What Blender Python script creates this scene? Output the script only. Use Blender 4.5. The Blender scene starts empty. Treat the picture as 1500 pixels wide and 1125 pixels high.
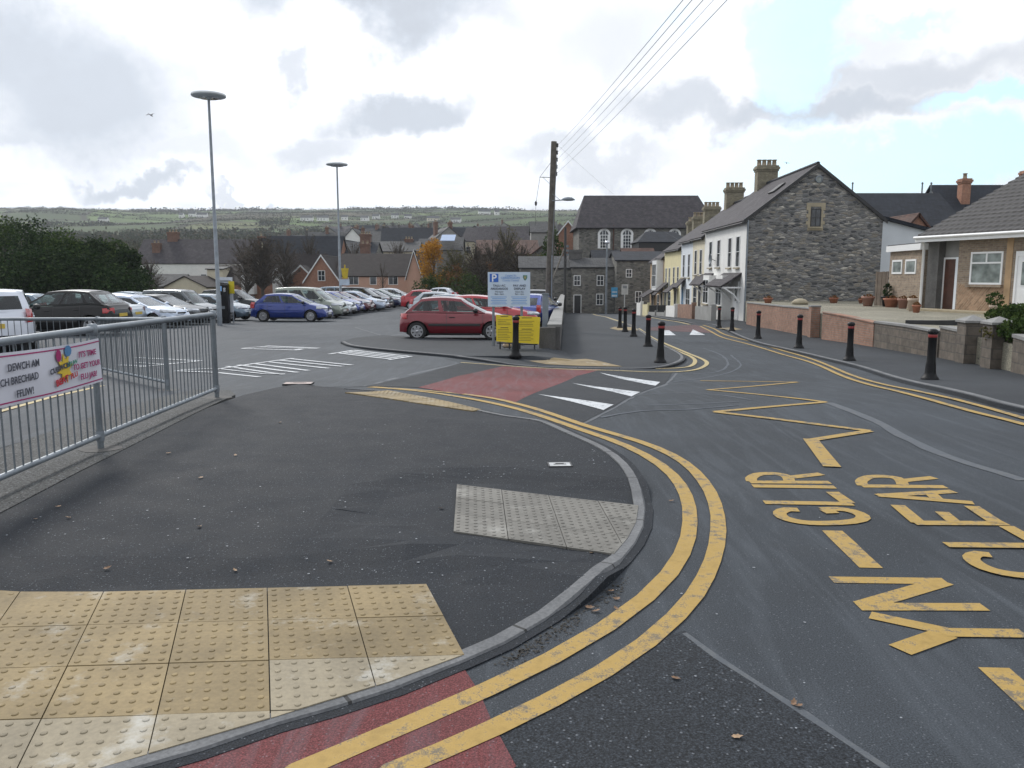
import bpy, bmesh, math, random
from mathutils import Vector, Matrix, noise as mnoise
R = math.radians
rnd = random.Random(7)
scene = bpy.context.scene
COL = scene.collection
# ---------------------------------------------------------------- camera
F_PX = 1167.0; CAM_H = 1.58; TH = math.atan((562.5 - 403) / F_PX)
cd = bpy.data.cameras.new('camera'); cam = bpy.data.objects.new('camera', cd); COL.objects.link(cam)
cd.sensor_width = 36.0; cd.lens = 36.0 * F_PX / 1500.0; cd.clip_start = 0.05; cd.clip_end = 6000
cam.location = (0, 0, CAM_H); cam.rotation_euler = (math.pi / 2 - TH, 0, 0)
scene.camera = cam
# ---------------------------------------------------------------- view, world, sun
scene.view_settings.view_transform = 'Standard'
try: scene.view_settings.look = 'None'
except Exception: pass
scene.view_settings.gamma = 1.0; scene.view_settings.exposure = 0.0; scene.view_settings.use_curve_mapping = False
SUN_EL, SUN_AZ = 38.0, -32.0            # azimuth from +Y towards +X
ct, st = math.cos(TH), math.sin(TH)
def ray(u, v):
    a = (u - 750) / F_PX; b = (562.5 - v) / F_PX
    return Vector((a, ct + b * st, -st + b * ct))

def N(nt, t, loc=None, **kw):
    n = nt.nodes.new(t)
    for k, v in kw.items():
        if k.startswith('i_'):
            n.inputs[k[2:].replace('_', ' ')].default_value = v
        else: setattr(n, k, v)
    return n
def L(nt, a, b): nt.links.new(a, b)
def ramp(nt, src, stops, interp='LINEAR'):
    r = nt.nodes.new('ShaderNodeValToRGB'); r.color_ramp.interpolation = interp
    while len(r.color_ramp.elements) < len(stops): r.color_ramp.elements.new(0.5)
    for e, (p, c) in zip(r.color_ramp.elements, stops):
        e.position = p
        if isinstance(c, (int, float)): c = (c, c, c)
        e.color = (*c, 1)
    nt.links.new(src, r.inputs[0]); return r
def mixc(nt, fac, a, b, mode='MIX'):
    m = nt.nodes.new('ShaderNodeMix'); m.data_type = 'RGBA'; m.blend_type = mode
    for s, x in ((m.inputs[0], fac), (m.inputs[6], a), (m.inputs[7], b)):
        if isinstance(x, (int, float)): s.default_value = x
        elif isinstance(x, tuple): s.default_value = (*x, 1) if len(x) == 3 else x
        else: nt.links.new(x, s)
    return m.outputs[2]
def mathn(nt, op, a, b=None, clamp=False):
    m = nt.nodes.new('ShaderNodeMath'); m.operation = op; m.use_clamp = clamp
    for s, x in ((m.inputs[0], a), (m.inputs[1], b)):
        if x is None: continue
        if isinstance(x, (int, float)): s.default_value = x
        else: nt.links.new(x, s)
    return m.outputs[0]

def build_world():
    w = bpy.data.worlds.new('World'); scene.world = w; w.use_nodes = True
    nt = w.node_tree; nt.nodes.clear()
    out = N(nt, 'ShaderNodeOutputWorld')
    sky = N(nt, 'ShaderNodeTexSky'); sky.sky_type = 'NISHITA'; sky.sun_disc = False
    sky.sun_elevation = R(SUN_EL); sky.sun_rotation = R(SUN_AZ); sky.air_density = 1.0; sky.dust_density = 2.5; sky.ozone_density = 1.5
    bg1 = N(nt, 'ShaderNodeBackground'); bg1.inputs['Strength'].default_value = 0.15
    L(nt, sky.outputs[0], bg1.inputs[0])
    tc = N(nt, 'ShaderNodeTexCoord')
    # cloud layer coordinates: direction projected on a plane overhead, so clouds crowd towards the horizon
    sep = N(nt, 'ShaderNodeSeparateXYZ'); L(nt, tc.outputs['Generated'], sep.inputs[0])
    zc = mathn(nt, 'ADD', mathn(nt, 'MAXIMUM', sep.outputs[2], 0.0), 0.16)
    cmb = N(nt, 'ShaderNodeCombineXYZ')
    L(nt, mathn(nt, 'DIVIDE', sep.outputs[0], zc), cmb.inputs[0]); L(nt, mathn(nt, 'DIVIDE', sep.outputs[1], zc), cmb.inputs[1])
    n1 = N(nt, 'ShaderNodeTexNoise'); n1.inputs['Scale'].default_value = 1.9; n1.inputs['Detail'].default_value = 8; n1.inputs['Roughness'].default_value = .58; n1.inputs['Distortion'].default_value = .25
    L(nt, cmb.outputs[0], n1.inputs['Vector'])
    nd = N(nt, 'ShaderNodeTexNoise'); nd.inputs['Scale'].default_value = 7.0; nd.inputs['Detail'].default_value = 7; nd.inputs['Roughness'].default_value = .6
    L(nt, tc.outputs['Generated'], nd.inputs['Vector'])
    dist = N(nt, 'ShaderNodeVectorMath'); dist.operation = 'SUBTRACT'; L(nt, nd.outputs['Color'], dist.inputs[0]); dist.inputs[1].default_value = (.5, .5, .5)
    dsc = N(nt, 'ShaderNodeVectorMath'); dsc.operation = 'SCALE'; L(nt, dist.outputs[0], dsc.inputs[0]); dsc.inputs['Scale'].default_value = .20
    dirv = N(nt, 'ShaderNodeVectorMath'); dirv.operation = 'ADD'; L(nt, tc.outputs['Generated'], dirv.inputs[0]); L(nt, dsc.outputs[0], dirv.inputs[1])
    def blob(u, v, ru, rv, soft=.5):
        c = ray(u, v).normalized()
        s = N(nt, 'ShaderNodeVectorMath'); s.operation = 'SUBTRACT'; L(nt, dirv.outputs[0], s.inputs[0]); s.inputs[1].default_value = c
        m = N(nt, 'ShaderNodeVectorMath'); m.operation = 'MULTIPLY'; L(nt, s.outputs[0], m.inputs[0]); m.inputs[1].default_value = (F_PX / ru, 1.5, F_PX / rv)
        l = N(nt, 'ShaderNodeVectorMath'); l.operation = 'LENGTH'; L(nt, m.outputs[0], l.inputs[0])
        mr = N(nt, 'ShaderNodeMapRange'); mr.interpolation_type = 'SMOOTHSTEP'
        mr.inputs[1].default_value = 1.15; mr.inputs[2].default_value = 1.15 - soft; L(nt, l.outputs['Value'], mr.inputs[0])
        return mr.outputs[0]
    def acc(lst):
        a = None
        for (b, k) in lst:
            x = mathn(nt, 'MULTIPLY', b, k)
            a = x if a is None else mathn(nt, 'MAXIMUM', a, x)
        return a
    grey = acc([(blob(100, 110, 150, 115, .8), .60), (blob(535, 0, 210, 60, .9), .72), (blob(600, 175, 105, 42, .7), .62), (blob(470, 205, 90, 30, .8), .35),
                (blob(205, 262, 70, 16, .8), .55), (blob(415, 112, 34, 26, .8), .4), (blob(360, 285, 60, 10), .3), (blob(250, 215, 130, 30, .9), .25),
                (blob(1180, 160, 250, 30, .9), .52), (blob(1010, 175, 150, 34, .9), .42), (blob(1330, 105, 190, 34, .9), .36), (blob(880, 60, 150, 90, .9), .22),
                (blob(860, 235, 140, 26, .9), .30), (blob(1240, 60, 110, 40, .9), .15), (blob(60, 190, 120, 25, .9), .45)])
    blue = acc([(blob(1165, 75, 60, 78, .45), .9), (blob(1175, 15, 70, 34, .6), .9), (blob(1300, 238, 220, 40, .55), .9), (blob(1000, 60, 40, 20, .9), .3), (blob(1470, 145, 75, 16, .8), .9), (blob(1350, 20, 60, 12, .9), .5), (blob(1190, 185, 40, 20, .8), .3),
                (blob(790, 160, 46, 14, .9), .35), (blob(1130, 215, 100, 24, .9), .4)])
    g2 = ramp(nt, n1.outputs[0], [(.54, 0.0), (.82, .36)])
    gr = mathn(nt, 'MAXIMUM', grey, mathn(nt, 'MULTIPLY', g2.outputs[0], .8))
    fine = ramp(nt, nd.outputs[0], [(.3, .0), (.7, .10)])
    gr = mathn(nt, 'ADD', gr, mathn(nt, 'SUBTRACT', fine.outputs[0], .05), True)
    ccol = ramp(nt, gr, [(0.0, (1.18, 1.22, 1.29)), (.10, (1.04, 1.07, 1.12)), (.30, (.85, .89, .96)), (.55, (.68, .735, .82)), (.8, (.57, .61, .68)), (1.0, (.48, .51, .56))])
    # cloud is brighter towards the hidden sun
    sd = Vector((math.sin(R(SUN_AZ)) * math.cos(R(SUN_EL)), math.cos(R(SUN_AZ)) * math.cos(R(SUN_EL)), math.sin(R(SUN_EL))))
    dp = N(nt, 'ShaderNodeVectorMath'); dp.operation = 'DOT_PRODUCT'; L(nt, tc.outputs['Generated'], dp.inputs[0]); dp.inputs[1].default_value = sd
    glow = ramp(nt, dp.outputs['Value'], [(0.0, .76), (.6, .97), (.93, 1.10), (1.0, 1.9)])
    cc = mixc(nt, 1.0, ccol.outputs[0], glow.outputs[0], 'MULTIPLY')
    bg2 = N(nt, 'ShaderNodeBackground'); L(nt, cc, bg2.inputs[0]); bg2.inputs['Strength'].default_value = 1.0
    mx = N(nt, 'ShaderNodeMixShader'); L(nt, blue, mx.inputs[0]); L(nt, bg2.outputs[0], mx.inputs[1])
    # thin bright veil keeps the gaps pale
    ad = N(nt, 'ShaderNodeBackground'); ad.inputs[0].default_value = (.26, .49, .60, 1); ad.inputs['Strength'].default_value = 1.0
    add = N(nt, 'ShaderNodeAddShader'); L(nt, bg1.outputs[0], add.inputs[0]); L(nt, ad.outputs[0], add.inputs[1])
    L(nt, add.outputs[0], mx.inputs[2])
    L(nt, mx.outputs[0], out.inputs[0])
build_world()
sl = bpy.data.lights.new('sun', 'SUN'); sl.energy = 2.2; sl.angle = R(11); sl.color = (1.0, .96, .90)
so = bpy.data.objects.new('sun', sl); COL.objects.link(so); so.location = (0, 0, 50)
so.rotation_euler = (R(90 - SUN_EL), 0, R(180 - SUN_AZ))   # lamp shines from azimuth SUN_AZ down

# ---------------------------------------------------------------- ground model
def lerpk(y, K):
    if y <= K[0][0]: return K[0][1]
    for (a, p), (b, q) in zip(K, K[1:]):
        if y <= b:
            t = (y - a) / (b - a); return p + (q - p) * t
    return K[-1][1]
KR = [(0, 0), (9.5, 0), (11, -.07), (12.5, -.2), (14, -.32), (16, -.44), (20, -.55), (24, -.64), (30, -.79), (44, -.98), (58, -1.45), (75, -2.15), (92, -2.75), (120, -3.0), (200, 1.5), (300, 8), (400, 14), (600, 29), (900, 62), (1400, 114), (1500, 116), (1900, 100), (3000, 60)]
KC = [(0, 0), (9.5, 0), (11, -.05), (12.5, -.15), (15, -.28), (20, -.42), (26, -.52), (44, -.88), (60, -.98), (80, -1.1), (92, -1.6), (120, -2.6), (200, 1.5), (300, 8), (400, 14), (600, 29), (900, 62), (1400, 114), (1500, 116), (1900, 100), (3000, 60)]
def sm(t): t = max(0, min(1, t)); return t * t * (3 - 2 * t)
def wall_x(y): return 1.15 + (y - 21.7) * .067
def G(x, y):
    c = lerpk(y, KC); r = lerpk(y, KR)
    if y < 120:
        # smooth the kinks
        c = (lerpk(y - .8, KC) + c + lerpk(y + .8, KC)) / 3; r = (lerpk(y - .8, KR) + r + lerpk(y + .8, KR)) / 3
    t = sm((x - wall_x(y) - .05) / .5 + .5) if y > 19 else sm((x + 2) / 4)
    z = c + (r - c) * t
    if y > 150:
        a = x / y
        z *= (1 + .02 * math.sin(a * 7 + 1) - .05 * sm((a + .2) / .35)) if y > 500 else 1
        z += (mnoise.noise((x / 170, y / 170, 0)) * 9) * sm((y - 350) / 500) * (0.35 + .65 * sm((1450 - y) / 500))
    return z
def hit(u, v, fn, dz=0.0):
    d = ray(u, v); lo, hi = .5, 400.0
    for i in range(50):
        m = (lo + hi) / 2
        if CAM_H + d.z * m > fn(d.x * m, d.y * m) + dz: lo = m
        else: hi = m
    return Vector((d.x * lo, d.y * lo, CAM_H + d.z * lo))
def gp(u, v, dz=0.0): return hit(u, v, G, dz)
def at(u, v, y):
    d = ray(u, v); return Vector((0, 0, CAM_H)) + d * (y / d.y)
# pavement height: full upstand except where the kerb is dropped at the tactile paving
DROPS = []
def seg_d(p, a, b):
    ax, ay = a; bx, by = b; px, py = p
    dx, dy = bx - ax, by - ay; l = dx * dx + dy * dy
    t = 0 if l == 0 else max(0, min(1, ((px - ax) * dx + (py - ay) * dy) / l))
    return math.hypot(px - ax - t * dx, py - ay - t * dy)
for a, b, r0, r1 in [((60, 985), (560, 945), .78, 1.25), ((700, 745), (925, 775), .62, 1.0), ((520, 566), (735, 603), .3, 1.2), ((790, 537), (900, 540), .3, 1.6), ((870, 461), (905, 472), .5, 2.5), ((1030, 476), (1060, 480), .8, 3.0)]:
    A = gp(*a); B = gp(*b); DROPS.append(((A.x, A.y), (B.x, B.y), r0, r1))
def P(x, y):
    h = .055 + .06 * sm((x - 5.2) / .3) * sm((y - 4) / 3)
    for a, b, r0, r1 in DROPS:
        d = seg_d((x, y), a, b); h = min(h, .007 + .048 * sm((d - r0) / (r1 - r0)))
    return G(x, y) + h
def pp(u, v): return hit(u, v, P)

# ---------------------------------------------------------------- object helpers
def tag(o, label=None, cat=None, group=None, kind=None):
    if label: o['label'] = label
    if cat: o['category'] = cat
    if group: o['group'] = group
    if kind: o['kind'] = kind
    return o
def empty(name, loc, rz=0.0, label=None, cat=None, group=None):
    o = bpy.data.objects.new(name, None); COL.objects.link(o); o.location = loc; o.rotation_euler = (0, 0, rz); o.empty_display_size = .3
    return tag(o, label, cat, group)
class MB:
    def __init__(s): s.v = []; s.f = []; s.m = []; s.sm = []; s.uv = {}
    def add(s, vs, fs, m=0, smooth=False):
        b = len(s.v); s.v += [tuple(v) for v in vs]
        for f in fs: s.f.append(tuple(b + i for i in f)); s.m.append(m); s.sm.append(smooth)
    def box(s, x0, x1, y0, y1, z0, z1, m=0):
        s.add([(x0, y0, z0), (x1, y0, z0), (x1, y1, z0), (x0, y1, z0), (x0, y0, z1), (x1, y0, z1), (x1, y1, z1), (x0, y1, z1)],
              [(0, 3, 2, 1), (4, 5, 6, 7), (0, 1, 5, 4), (1, 2, 6, 5), (2, 3, 7, 6), (3, 0, 4, 7)], m)
    def obox(s, c, ux, uy, uz, m=0):        # half-axes vectors
        c, ux, uy, uz = map(Vector, (c, ux, uy, uz)); vs = []
        for dz in (-1, 1):
            for dx, dy in ((-1, -1), (1, -1), (1, 1), (-1, 1)): vs.append(c + ux * dx + uy * dy + uz * dz)
        s.add(vs, [(0, 3, 2, 1), (4, 5, 6, 7), (0, 1, 5, 4), (1, 2, 6, 5), (2, 3, 7, 6), (3, 0, 4, 7)], m)
    def tube(s, pts, r, n=8, m=0, smooth=True, caps=True):
        pts = [Vector(p) for p in pts]; rs = r if isinstance(r, (list, tuple)) else [r] * len(pts); rings = []; ref = None
        for i, p in enumerate(pts):
            d = (pts[min(i + 1, len(pts) - 1)] - pts[max(i - 1, 0)]).normalized()
            if ref is None: ref = Vector((0, 0, 1)) if abs(d.z) < .9 else Vector((1, 0, 0))
            a = d.cross(ref).normalized(); b = d.cross(a).normalized(); ref = -b if False else ref
            rings.append([p + (a * math.cos(2 * math.pi * k / n) + b * math.sin(2 * math.pi * k / n)) * rs[i] for k in range(n)])
        vs = [v for r_ in rings for v in r_]; fs = []
        for i in range(len(pts) - 1):
            for k in range(n): fs.append((i * n + k, i * n + (k + 1) % n, (i + 1) * n + (k + 1) % n, (i + 1) * n + k))
        s.add(vs, fs, m, smooth)
        if caps:
            s.add(rings[0], [tuple(range(n))[::-1]], m); s.add(rings[-1], [tuple(range(n))], m)
    def lathe(s, prof, n=16, c=(0, 0, 0), m=0, axis='z', smooth=True):
        vs = []; fs = []; c = Vector(c)
        for (r, h) in prof:
            for k in range(n):
                a = 2 * math.pi * k / n
                if axis == 'z': vs.append(c + Vector((r * math.cos(a), r * math.sin(a), h)))
                elif axis == 'y': vs.append(c + Vector((r * math.cos(a), h, r * math.sin(a))))
                else: vs.append(c + Vector((h, r * math.cos(a), r * math.sin(a))))
        for i in range(len(prof) - 1):
            for k in range(n): fs.append((i * n + k, i * n + (k + 1) % n, (i + 1) * n + (k + 1) % n, (i + 1) * n + k))
        s.add(vs, fs, m, smooth)
    def prism(s, poly, z0, z1, m=0):        # polygon in xy
        n = len(poly); vs = [(x, y, z0) for x, y in poly] + [(x, y, z1) for x, y in poly]
        s.add(vs, [tuple(range(n))[::-1], tuple(range(n, 2 * n))] + [(i, (i + 1) % n, n + (i + 1) % n, n + i) for i in range(n)], m)
    def slab(s, quad, th, m=0):             # thick sheet from a polygon in 3D, thickness downwards along normal
        q = [Vector(p) for p in quad]; nrm = (q[1] - q[0]).cross(q[2] - q[0]).normalized()
        if nrm.z < 0: nrm = -nrm
        b = [p - nrm * th for p in q]; n = len(q)
        s.add(q + b, [tuple(range(n)), tuple(range(n, 2 * n))[::-1]] + [(i, n + i, n + (i + 1) % n, (i + 1) % n) for i in range(n)], m)
    def build(s, name, mats, parent=None, fix=True):
        me = bpy.data.meshes.new(name); me.from_pydata(s.v, [], s.f)
        if not isinstance(mats, (list, tuple)): mats = [mats]
        for m in mats: me.materials.append(m)
        me.polygons.foreach_set('material_index', s.m); me.polygons.foreach_set('use_smooth', s.sm); me.update()
        if fix:
            bm = bmesh.new(); bm.from_mesh(me); bmesh.ops.recalc_face_normals(bm, faces=bm.faces); bm.to_mesh(me); bm.free()
        o = bpy.data.objects.new(name, me); COL.objects.link(o)
        if parent: o.parent = parent
        return o
def copy_tree(o, parent=None, mats=None):
    c = o.copy(); COL.objects.link(c); c.parent = parent
    if mats and c.type == 'MESH':
        for sl_ in c.material_slots:
            if sl_.material and sl_.material.name in mats:
                nm = mats[sl_.material.name]; sl_.link = 'OBJECT'; sl_.material = nm
    for ch in list(o.children): copy_tree(ch, c, mats)
    return c

# ---------------------------------------------------------------- materials
def mat(name): 
    m = bpy.data.materials.new(name); m.use_nodes = True
    nt = m.node_tree; b = nt.nodes['Principled BSDF']; return m, nt, b
def coords(nt, kind='Object', scale=(1, 1, 1)):
    tc = N(nt, 'ShaderNodeTexCoord'); mp = N(nt, 'ShaderNodeMapping'); mp.inputs['Scale'].default_value = scale
    L(nt, tc.outputs[kind], mp.inputs[0]); return mp.outputs[0]
def noise_(nt, vec, scale, detail=5, rough=.55, dist=0.0):
    n = N(nt, 'ShaderNodeTexNoise'); n.inputs['Scale'].default_value = scale; n.inputs['Detail'].default_value = detail
    n.inputs['Roughness'].default_value = rough; n.inputs['Distortion'].default_value = dist; L(nt, vec, n.inputs['Vector']); return n.outputs[0]
def bump(nt, b, h, strength=.3, dist=.02):
    bp = N(nt, 'ShaderNodeBump'); bp.inputs['Strength'].default_value = strength; bp.inputs['Distance'].default_value = dist
    L(nt, h, bp.inputs['Height']); L(nt, bp.outputs[0], b.inputs['Normal']); return bp
def scl(c, k): return tuple(min(1, x * k) for x in c)
def simple(name, col, rough=.6, var=.15, nscale=3.0, metal=0.0, bmp=.0, spec=.5, coat=0.0, fine=0.0):
    m, nt, b = mat(name); v = coords(nt)
    n = noise_(nt, v, nscale, 6)
    c = ramp(nt, n, [(.3, scl(col, 1 - var)), (.7, scl(col, 1 + var))]).outputs[0]
    if fine:
        n2 = noise_(nt, v, nscale * 15, 3); c = mixc(nt, 1.0, c, ramp(nt, n2, [(.3, 1 - fine), (.7, 1.0)]).outputs[0], 'MULTIPLY')
    L(nt, c, b.inputs['Base Color']); b.inputs['Roughness'].default_value = rough; b.inputs['Metallic'].default_value = metal
    b.inputs['Specular IOR Level'].default_value = spec; b.inputs['Coat Weight'].default_value = coat
    if bmp: bump(nt, b, noise_(nt, v, nscale * 12, 4), bmp)
    return m
def asphalt(name, col, agg=.5, patch=.25, tracks=False, streak=0.0, scale=1.0):
    m, nt, b = mat(name); v = coords(nt)
    big = noise_(nt, v, .35, 5, .6, .4); mid = noise_(nt, v, 3.0, 6, .65); fine = noise_(nt, v, 160 * scale, 2, .7)
    vor = N(nt, 'ShaderNodeTexVoronoi'); vor.inputs['Scale'].default_value = 95 * scale; L(nt, v, vor.inputs['Vector'])
    c = ramp(nt, big, [(.28, scl(col, 1 - patch)), (.72, scl(col, 1 + patch))]).outputs[0]
    c = mixc(nt, 1.0, c, ramp(nt, mid, [(.25, .88), (.75, 1.12)]).outputs[0], 'MULTIPLY')
    c = mixc(nt, 1.0, c, ramp(nt, fine, [(.3, 1 - agg), (.55, 1.0), (.75, 1 + agg * 1.6)]).outputs[0], 'MULTIPLY')
    # pale stones showing in the surface
    sep = N(nt, 'ShaderNodeSeparateColor'); L(nt, vor.outputs['Color'], sep.inputs[0])
    stone = ramp(nt, sep.outputs[0], [(.90, 0.0), (.93, 1.0)], 'LINEAR').outputs[0]
    near = ramp(nt, vor.outputs['Distance'], [(.25, 1.0), (.4, 0.0)]).outputs[0]
    fac = mathn(nt, 'MULTIPLY', mathn(nt, 'MULTIPLY', stone, near), .5 * agg)
    c = mixc(nt, fac, c, (.24, .26, .29))
    # dark spots and spills
    sp = noise_(nt, v, 9.0, 3, .5); c = mixc(nt, mathn(nt, 'MULTIPLY', ramp(nt, sp, [(.70, 0.0), (.78, 1.0)]).outputs[0], .35), c, scl(col, .45))
    if streak:
        vs = coords(nt, 'Object', (2.2, .22, 1)); s2 = noise_(nt, vs, 2.4, 5, .6, 1.2)
        c = mixc(nt, mathn(nt, 'MULTIPLY', ramp(nt, s2, [(.48, 0.0), (.75, 1.0)]).outputs[0], streak), c, (.14, .16, .185))
    L(nt, c, b.inputs['Base Color'])
    rr = ramp(nt, mid, [(.3, .76), (.7, .86)]).outputs[0]; L(nt, rr, b.inputs['Roughness']); b.inputs['Specular IOR Level'].default_value = .25
    h = mathn(nt, 'ADD', fine, mathn(nt, 'MULTIPLY', vor.outputs['Distance'], -.6)); bump(nt, b, h, .45, .006)
    return m
def roadpaint(name, col, wear=.55, under=(.06, .07, .085)):
    m, nt, b = mat(name); v = coords(nt)
    a = noise_(nt, v, 14, 8, .7); big = noise_(nt, v, 1.7, 4, .6); f = noise_(nt, v, 140, 2, .6)
    t = mathn(nt, 'ADD', mathn(nt, 'MULTIPLY', a, .6), mathn(nt, 'ADD', mathn(nt, 'MULTIPLY', big, .3), mathn(nt, 'MULTIPLY', f, .25)))
    w = ramp(nt, t, [(wear, 0.0), (wear + .09, 1.0)]).outputs[0]
    c = ramp(nt, big, [(.3, scl(col, .82)), (.7, scl(col, 1.08))]).outputs[0]
    c = mixc(nt, 1.0, c, ramp(nt, a, [(.3, .72), (.7, 1.1)]).outputs[0], 'MULTIPLY')
    c = mixc(nt, mathn(nt, 'MULTIPLY', w, .8), c, under)
    L(nt, c, b.inputs['Base Color']); b.inputs['Roughness'].default_value = .7; b.inputs['Specular IOR Level'].default_value = .35; bump(nt, b, mathn(nt, 'ADD', f, a), .25, .005)
    return m
def stone_wall(name, cols, mortar, sx=2.2, sz=6.0, edge=.06, bmp=.6, wet=0.0):
    m, nt, b = mat(name); v0 = coords(nt)
    nz = N(nt, 'ShaderNodeTexNoise'); nz.inputs['Scale'].default_value = 1.6; nz.inputs['Detail'].default_value = 3; L(nt, v0, nz.inputs['Vector'])
    dv = N(nt, 'ShaderNodeVectorMath'); dv.operation = 'SCALE'; L(nt, nz.outputs['Color'], dv.inputs[0]); dv.inputs['Scale'].default_value = .16
    av = N(nt, 'ShaderNodeVectorMath'); av.operation = 'ADD'; L(nt, v0, av.inputs[0]); L(nt, dv.outputs[0], av.inputs[1])
    mp = N(nt, 'ShaderNodeMapping'); mp.inputs['Scale'].default_value = (sx, sx, sz); L(nt, av.outputs[0], mp.inputs[0])
    vo = N(nt, 'ShaderNodeTexVoronoi'); vo.inputs['Scale'].default_value = 1.0; vo.inputs['Randomness'].default_value = .85; L(nt, mp.outputs[0], vo.inputs['Vector'])
    ve = N(nt, 'ShaderNodeTexVoronoi'); ve.feature = 'DISTANCE_TO_EDGE'; ve.inputs['Scale'].default_value = 1.0; ve.inputs['Randomness'].default_value = .85; L(nt, mp.outputs[0], ve.inputs['Vector'])
    sep = N(nt, 'ShaderNodeSeparateColor'); L(nt, vo.outputs['Color'], sep.inputs[0])
    k = len(cols); c = ramp(nt, sep.outputs[0], [(i / k, cc) for i, cc in enumerate(cols)], 'CONSTANT').outputs[0]
    c = mixc(nt, 1.0, c, ramp(nt, sep.outputs[1], [(0, .65), (1, 1.3)]).outputs[0], 'MULTIPLY')
    f = noise_(nt, v0, 22, 6, .65); c = mixc(nt, 1.0, c, ramp(nt, f, [(.25, .62), (.75, 1.35)]).outputs[0], 'MULTIPLY')
    big = noise_(nt, v0, .5, 4, .6); c = mixc(nt, 1.0, c, ramp(nt, big, [(.3, .78), (.7, 1.18)]).outputs[0], 'MULTIPLY')
    e = ramp(nt, ve.outputs['Distance'], [(edge * .4, 1.0), (edge, 0.0)]).outputs[0]
    c = mixc(nt, e, c, mortar)
    L(nt, c, b.inputs['Base Color']); b.inputs['Roughness'].default_value = .88; b.inputs['Specular IOR Level'].default_value = .3
    h = mathn(nt, 'ADD', ramp(nt, ve.outputs['Distance'], [(0, 0.0), (edge * 2.2, 1.0)]).outputs[0], mathn(nt, 'MULTIPLY', f, .5)); bump(nt, b, h, bmp, .04)
    return m
def brickwork(name, c1, c2, mortar, plane='xz', w=.225, h=.075, mort=.01, angle=0.0, var=.3):
    m, nt, b = mat(name); tc = N(nt, 'ShaderNodeTexCoord'); sp = N(nt, 'ShaderNodeSeparateXYZ'); L(nt, tc.outputs['Object'], sp.inputs[0])
    cb = N(nt, 'ShaderNodeCombineXYZ')
    idx = {'x': 0, 'y': 1, 'z': 2}
    if plane == 's':
        L(nt, mathn(nt, 'ADD', sp.outputs[0], sp.outputs[1]), cb.inputs[0]); L(nt, sp.outputs[2], cb.inputs[1])
    else:
        L(nt, sp.outputs[idx[plane[0]]], cb.inputs[0]); L(nt, sp.outputs[idx[plane[1]]], cb.inputs[1])
    mp = N(nt, 'ShaderNodeMapping'); mp.inputs['Rotation'].default_value = (0, 0, angle); L(nt, cb.outputs[0], mp.inputs[0])
    br = N(nt, 'ShaderNodeTexBrick'); L(nt, mp.outputs[0], br.inputs['Vector'])
    br.inputs['Scale'].default_value = 1.0; br.inputs['Brick Width'].default_value = w; br.inputs['Row Height'].default_value = h
    br.inputs['Mortar Size'].default_value = mort; br.inputs['Mortar Smooth'].default_value = .2
    br.inputs['Color1'].default_value = (*c1, 1); br.inputs['Color2'].default_value = (*c2, 1); br.inputs['Mortar'].default_value = (*mortar, 1)
    v = tc.outputs['Object']; f = noise_(nt, v, 5, 6, .65)
    c = mixc(nt, 1.0, br.outputs['Color'], ramp(nt, f, [(.25, 1 - var), (.75, 1 + var)]).outputs[0], 'MULTIPLY')
    big = noise_(nt, v, .6, 3); c = mixc(nt, 1.0, c, ramp(nt, big, [(.3, .85), (.7, 1.12)]).outputs[0], 'MULTIPLY')
    L(nt, c, b.inputs['Base Color']); b.inputs['Roughness'].default_value = .85; b.inputs['Specular IOR Level'].default_value = .3
    bump(nt, b, mathn(nt, 'SUBTRACT', mathn(nt, 'MULTIPLY', f, .4), br.outputs['Fac']), .5, .012)
    return m
def paint(name, col, metal=.4, rough=.32, coat=.9):
    m, nt, b = mat(name); v = coords(nt)
    n = noise_(nt, v, 2.5, 4); c = ramp(nt, n, [(.3, scl(col, .9)), (.7, scl(col, 1.06))]).outputs[0]
    L(nt, c, b.inputs['Base Color']); b.inputs['Metallic'].default_value = metal; b.inputs['Roughness'].default_value = rough; b.inputs['Coat Weight'].default_value = coat if max(col) > .08 else .35; b.inputs['Specular IOR Level'].default_value = .5 if max(col) > .08 else .25; b.inputs['Coat Roughness'].default_value = .05
    return m
def glass_see(name, tint=(.42, .50, .48), refl=.03):
    m, nt, b = mat(name); nt.nodes.remove(b)
    out = nt.nodes['Material Output']; t = N(nt, 'ShaderNodeBsdfTransparent'); t.inputs[0].default_value = (*tint, 1)
    g = N(nt, 'ShaderNodeBsdfGlossy'); g.inputs['Roughness'].default_value = refl; g.inputs[0].default_value = (.95, .97, 1, 1)
    fr = N(nt, 'ShaderNodeFresnel'); fr.inputs[0].default_value = 1.55
    geo = N(nt, 'ShaderNodeNewGeometry'); fac = mathn(nt, 'MULTIPLY', fr.outputs[0], mathn(nt, 'SUBTRACT', 1.0, geo.outputs['Backfacing']))
    mx = N(nt, 'ShaderNodeMixShader'); L(nt, mathn(nt, 'MULTIPLY', fac, 1.1, True), mx.inputs[0]); L(nt, t.outputs[0], mx.inputs[1]); L(nt, g.outputs[0], mx.inputs[2]); L(nt, mx.outputs[0], out.inputs[0])
    return m
def win_glass(name, col=(.03, .036, .042)):
    m, nt, b = mat(name); v = coords(nt); n = noise_(nt, v, 1.3, 3)
    L(nt, ramp(nt, n, [(.35, scl(col, .5)), (.65, scl(col, 2.2))]).outputs[0], b.inputs['Base Color']); b.inputs['Roughness'].default_value = .06; b.inputs['Specular IOR Level'].default_value = .7
    bump(nt, b, noise_(nt, v, 2.0, 2), .05, .05)
    return m
M = {}
M['road'] = asphalt('road_asphalt', (.042, .0495, .059), .65, .28, streak=.22)
M['road_dark'] = asphalt('coarse_dark_asphalt', (.024, .0285, .035), .9, .2, scale=.75)
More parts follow.
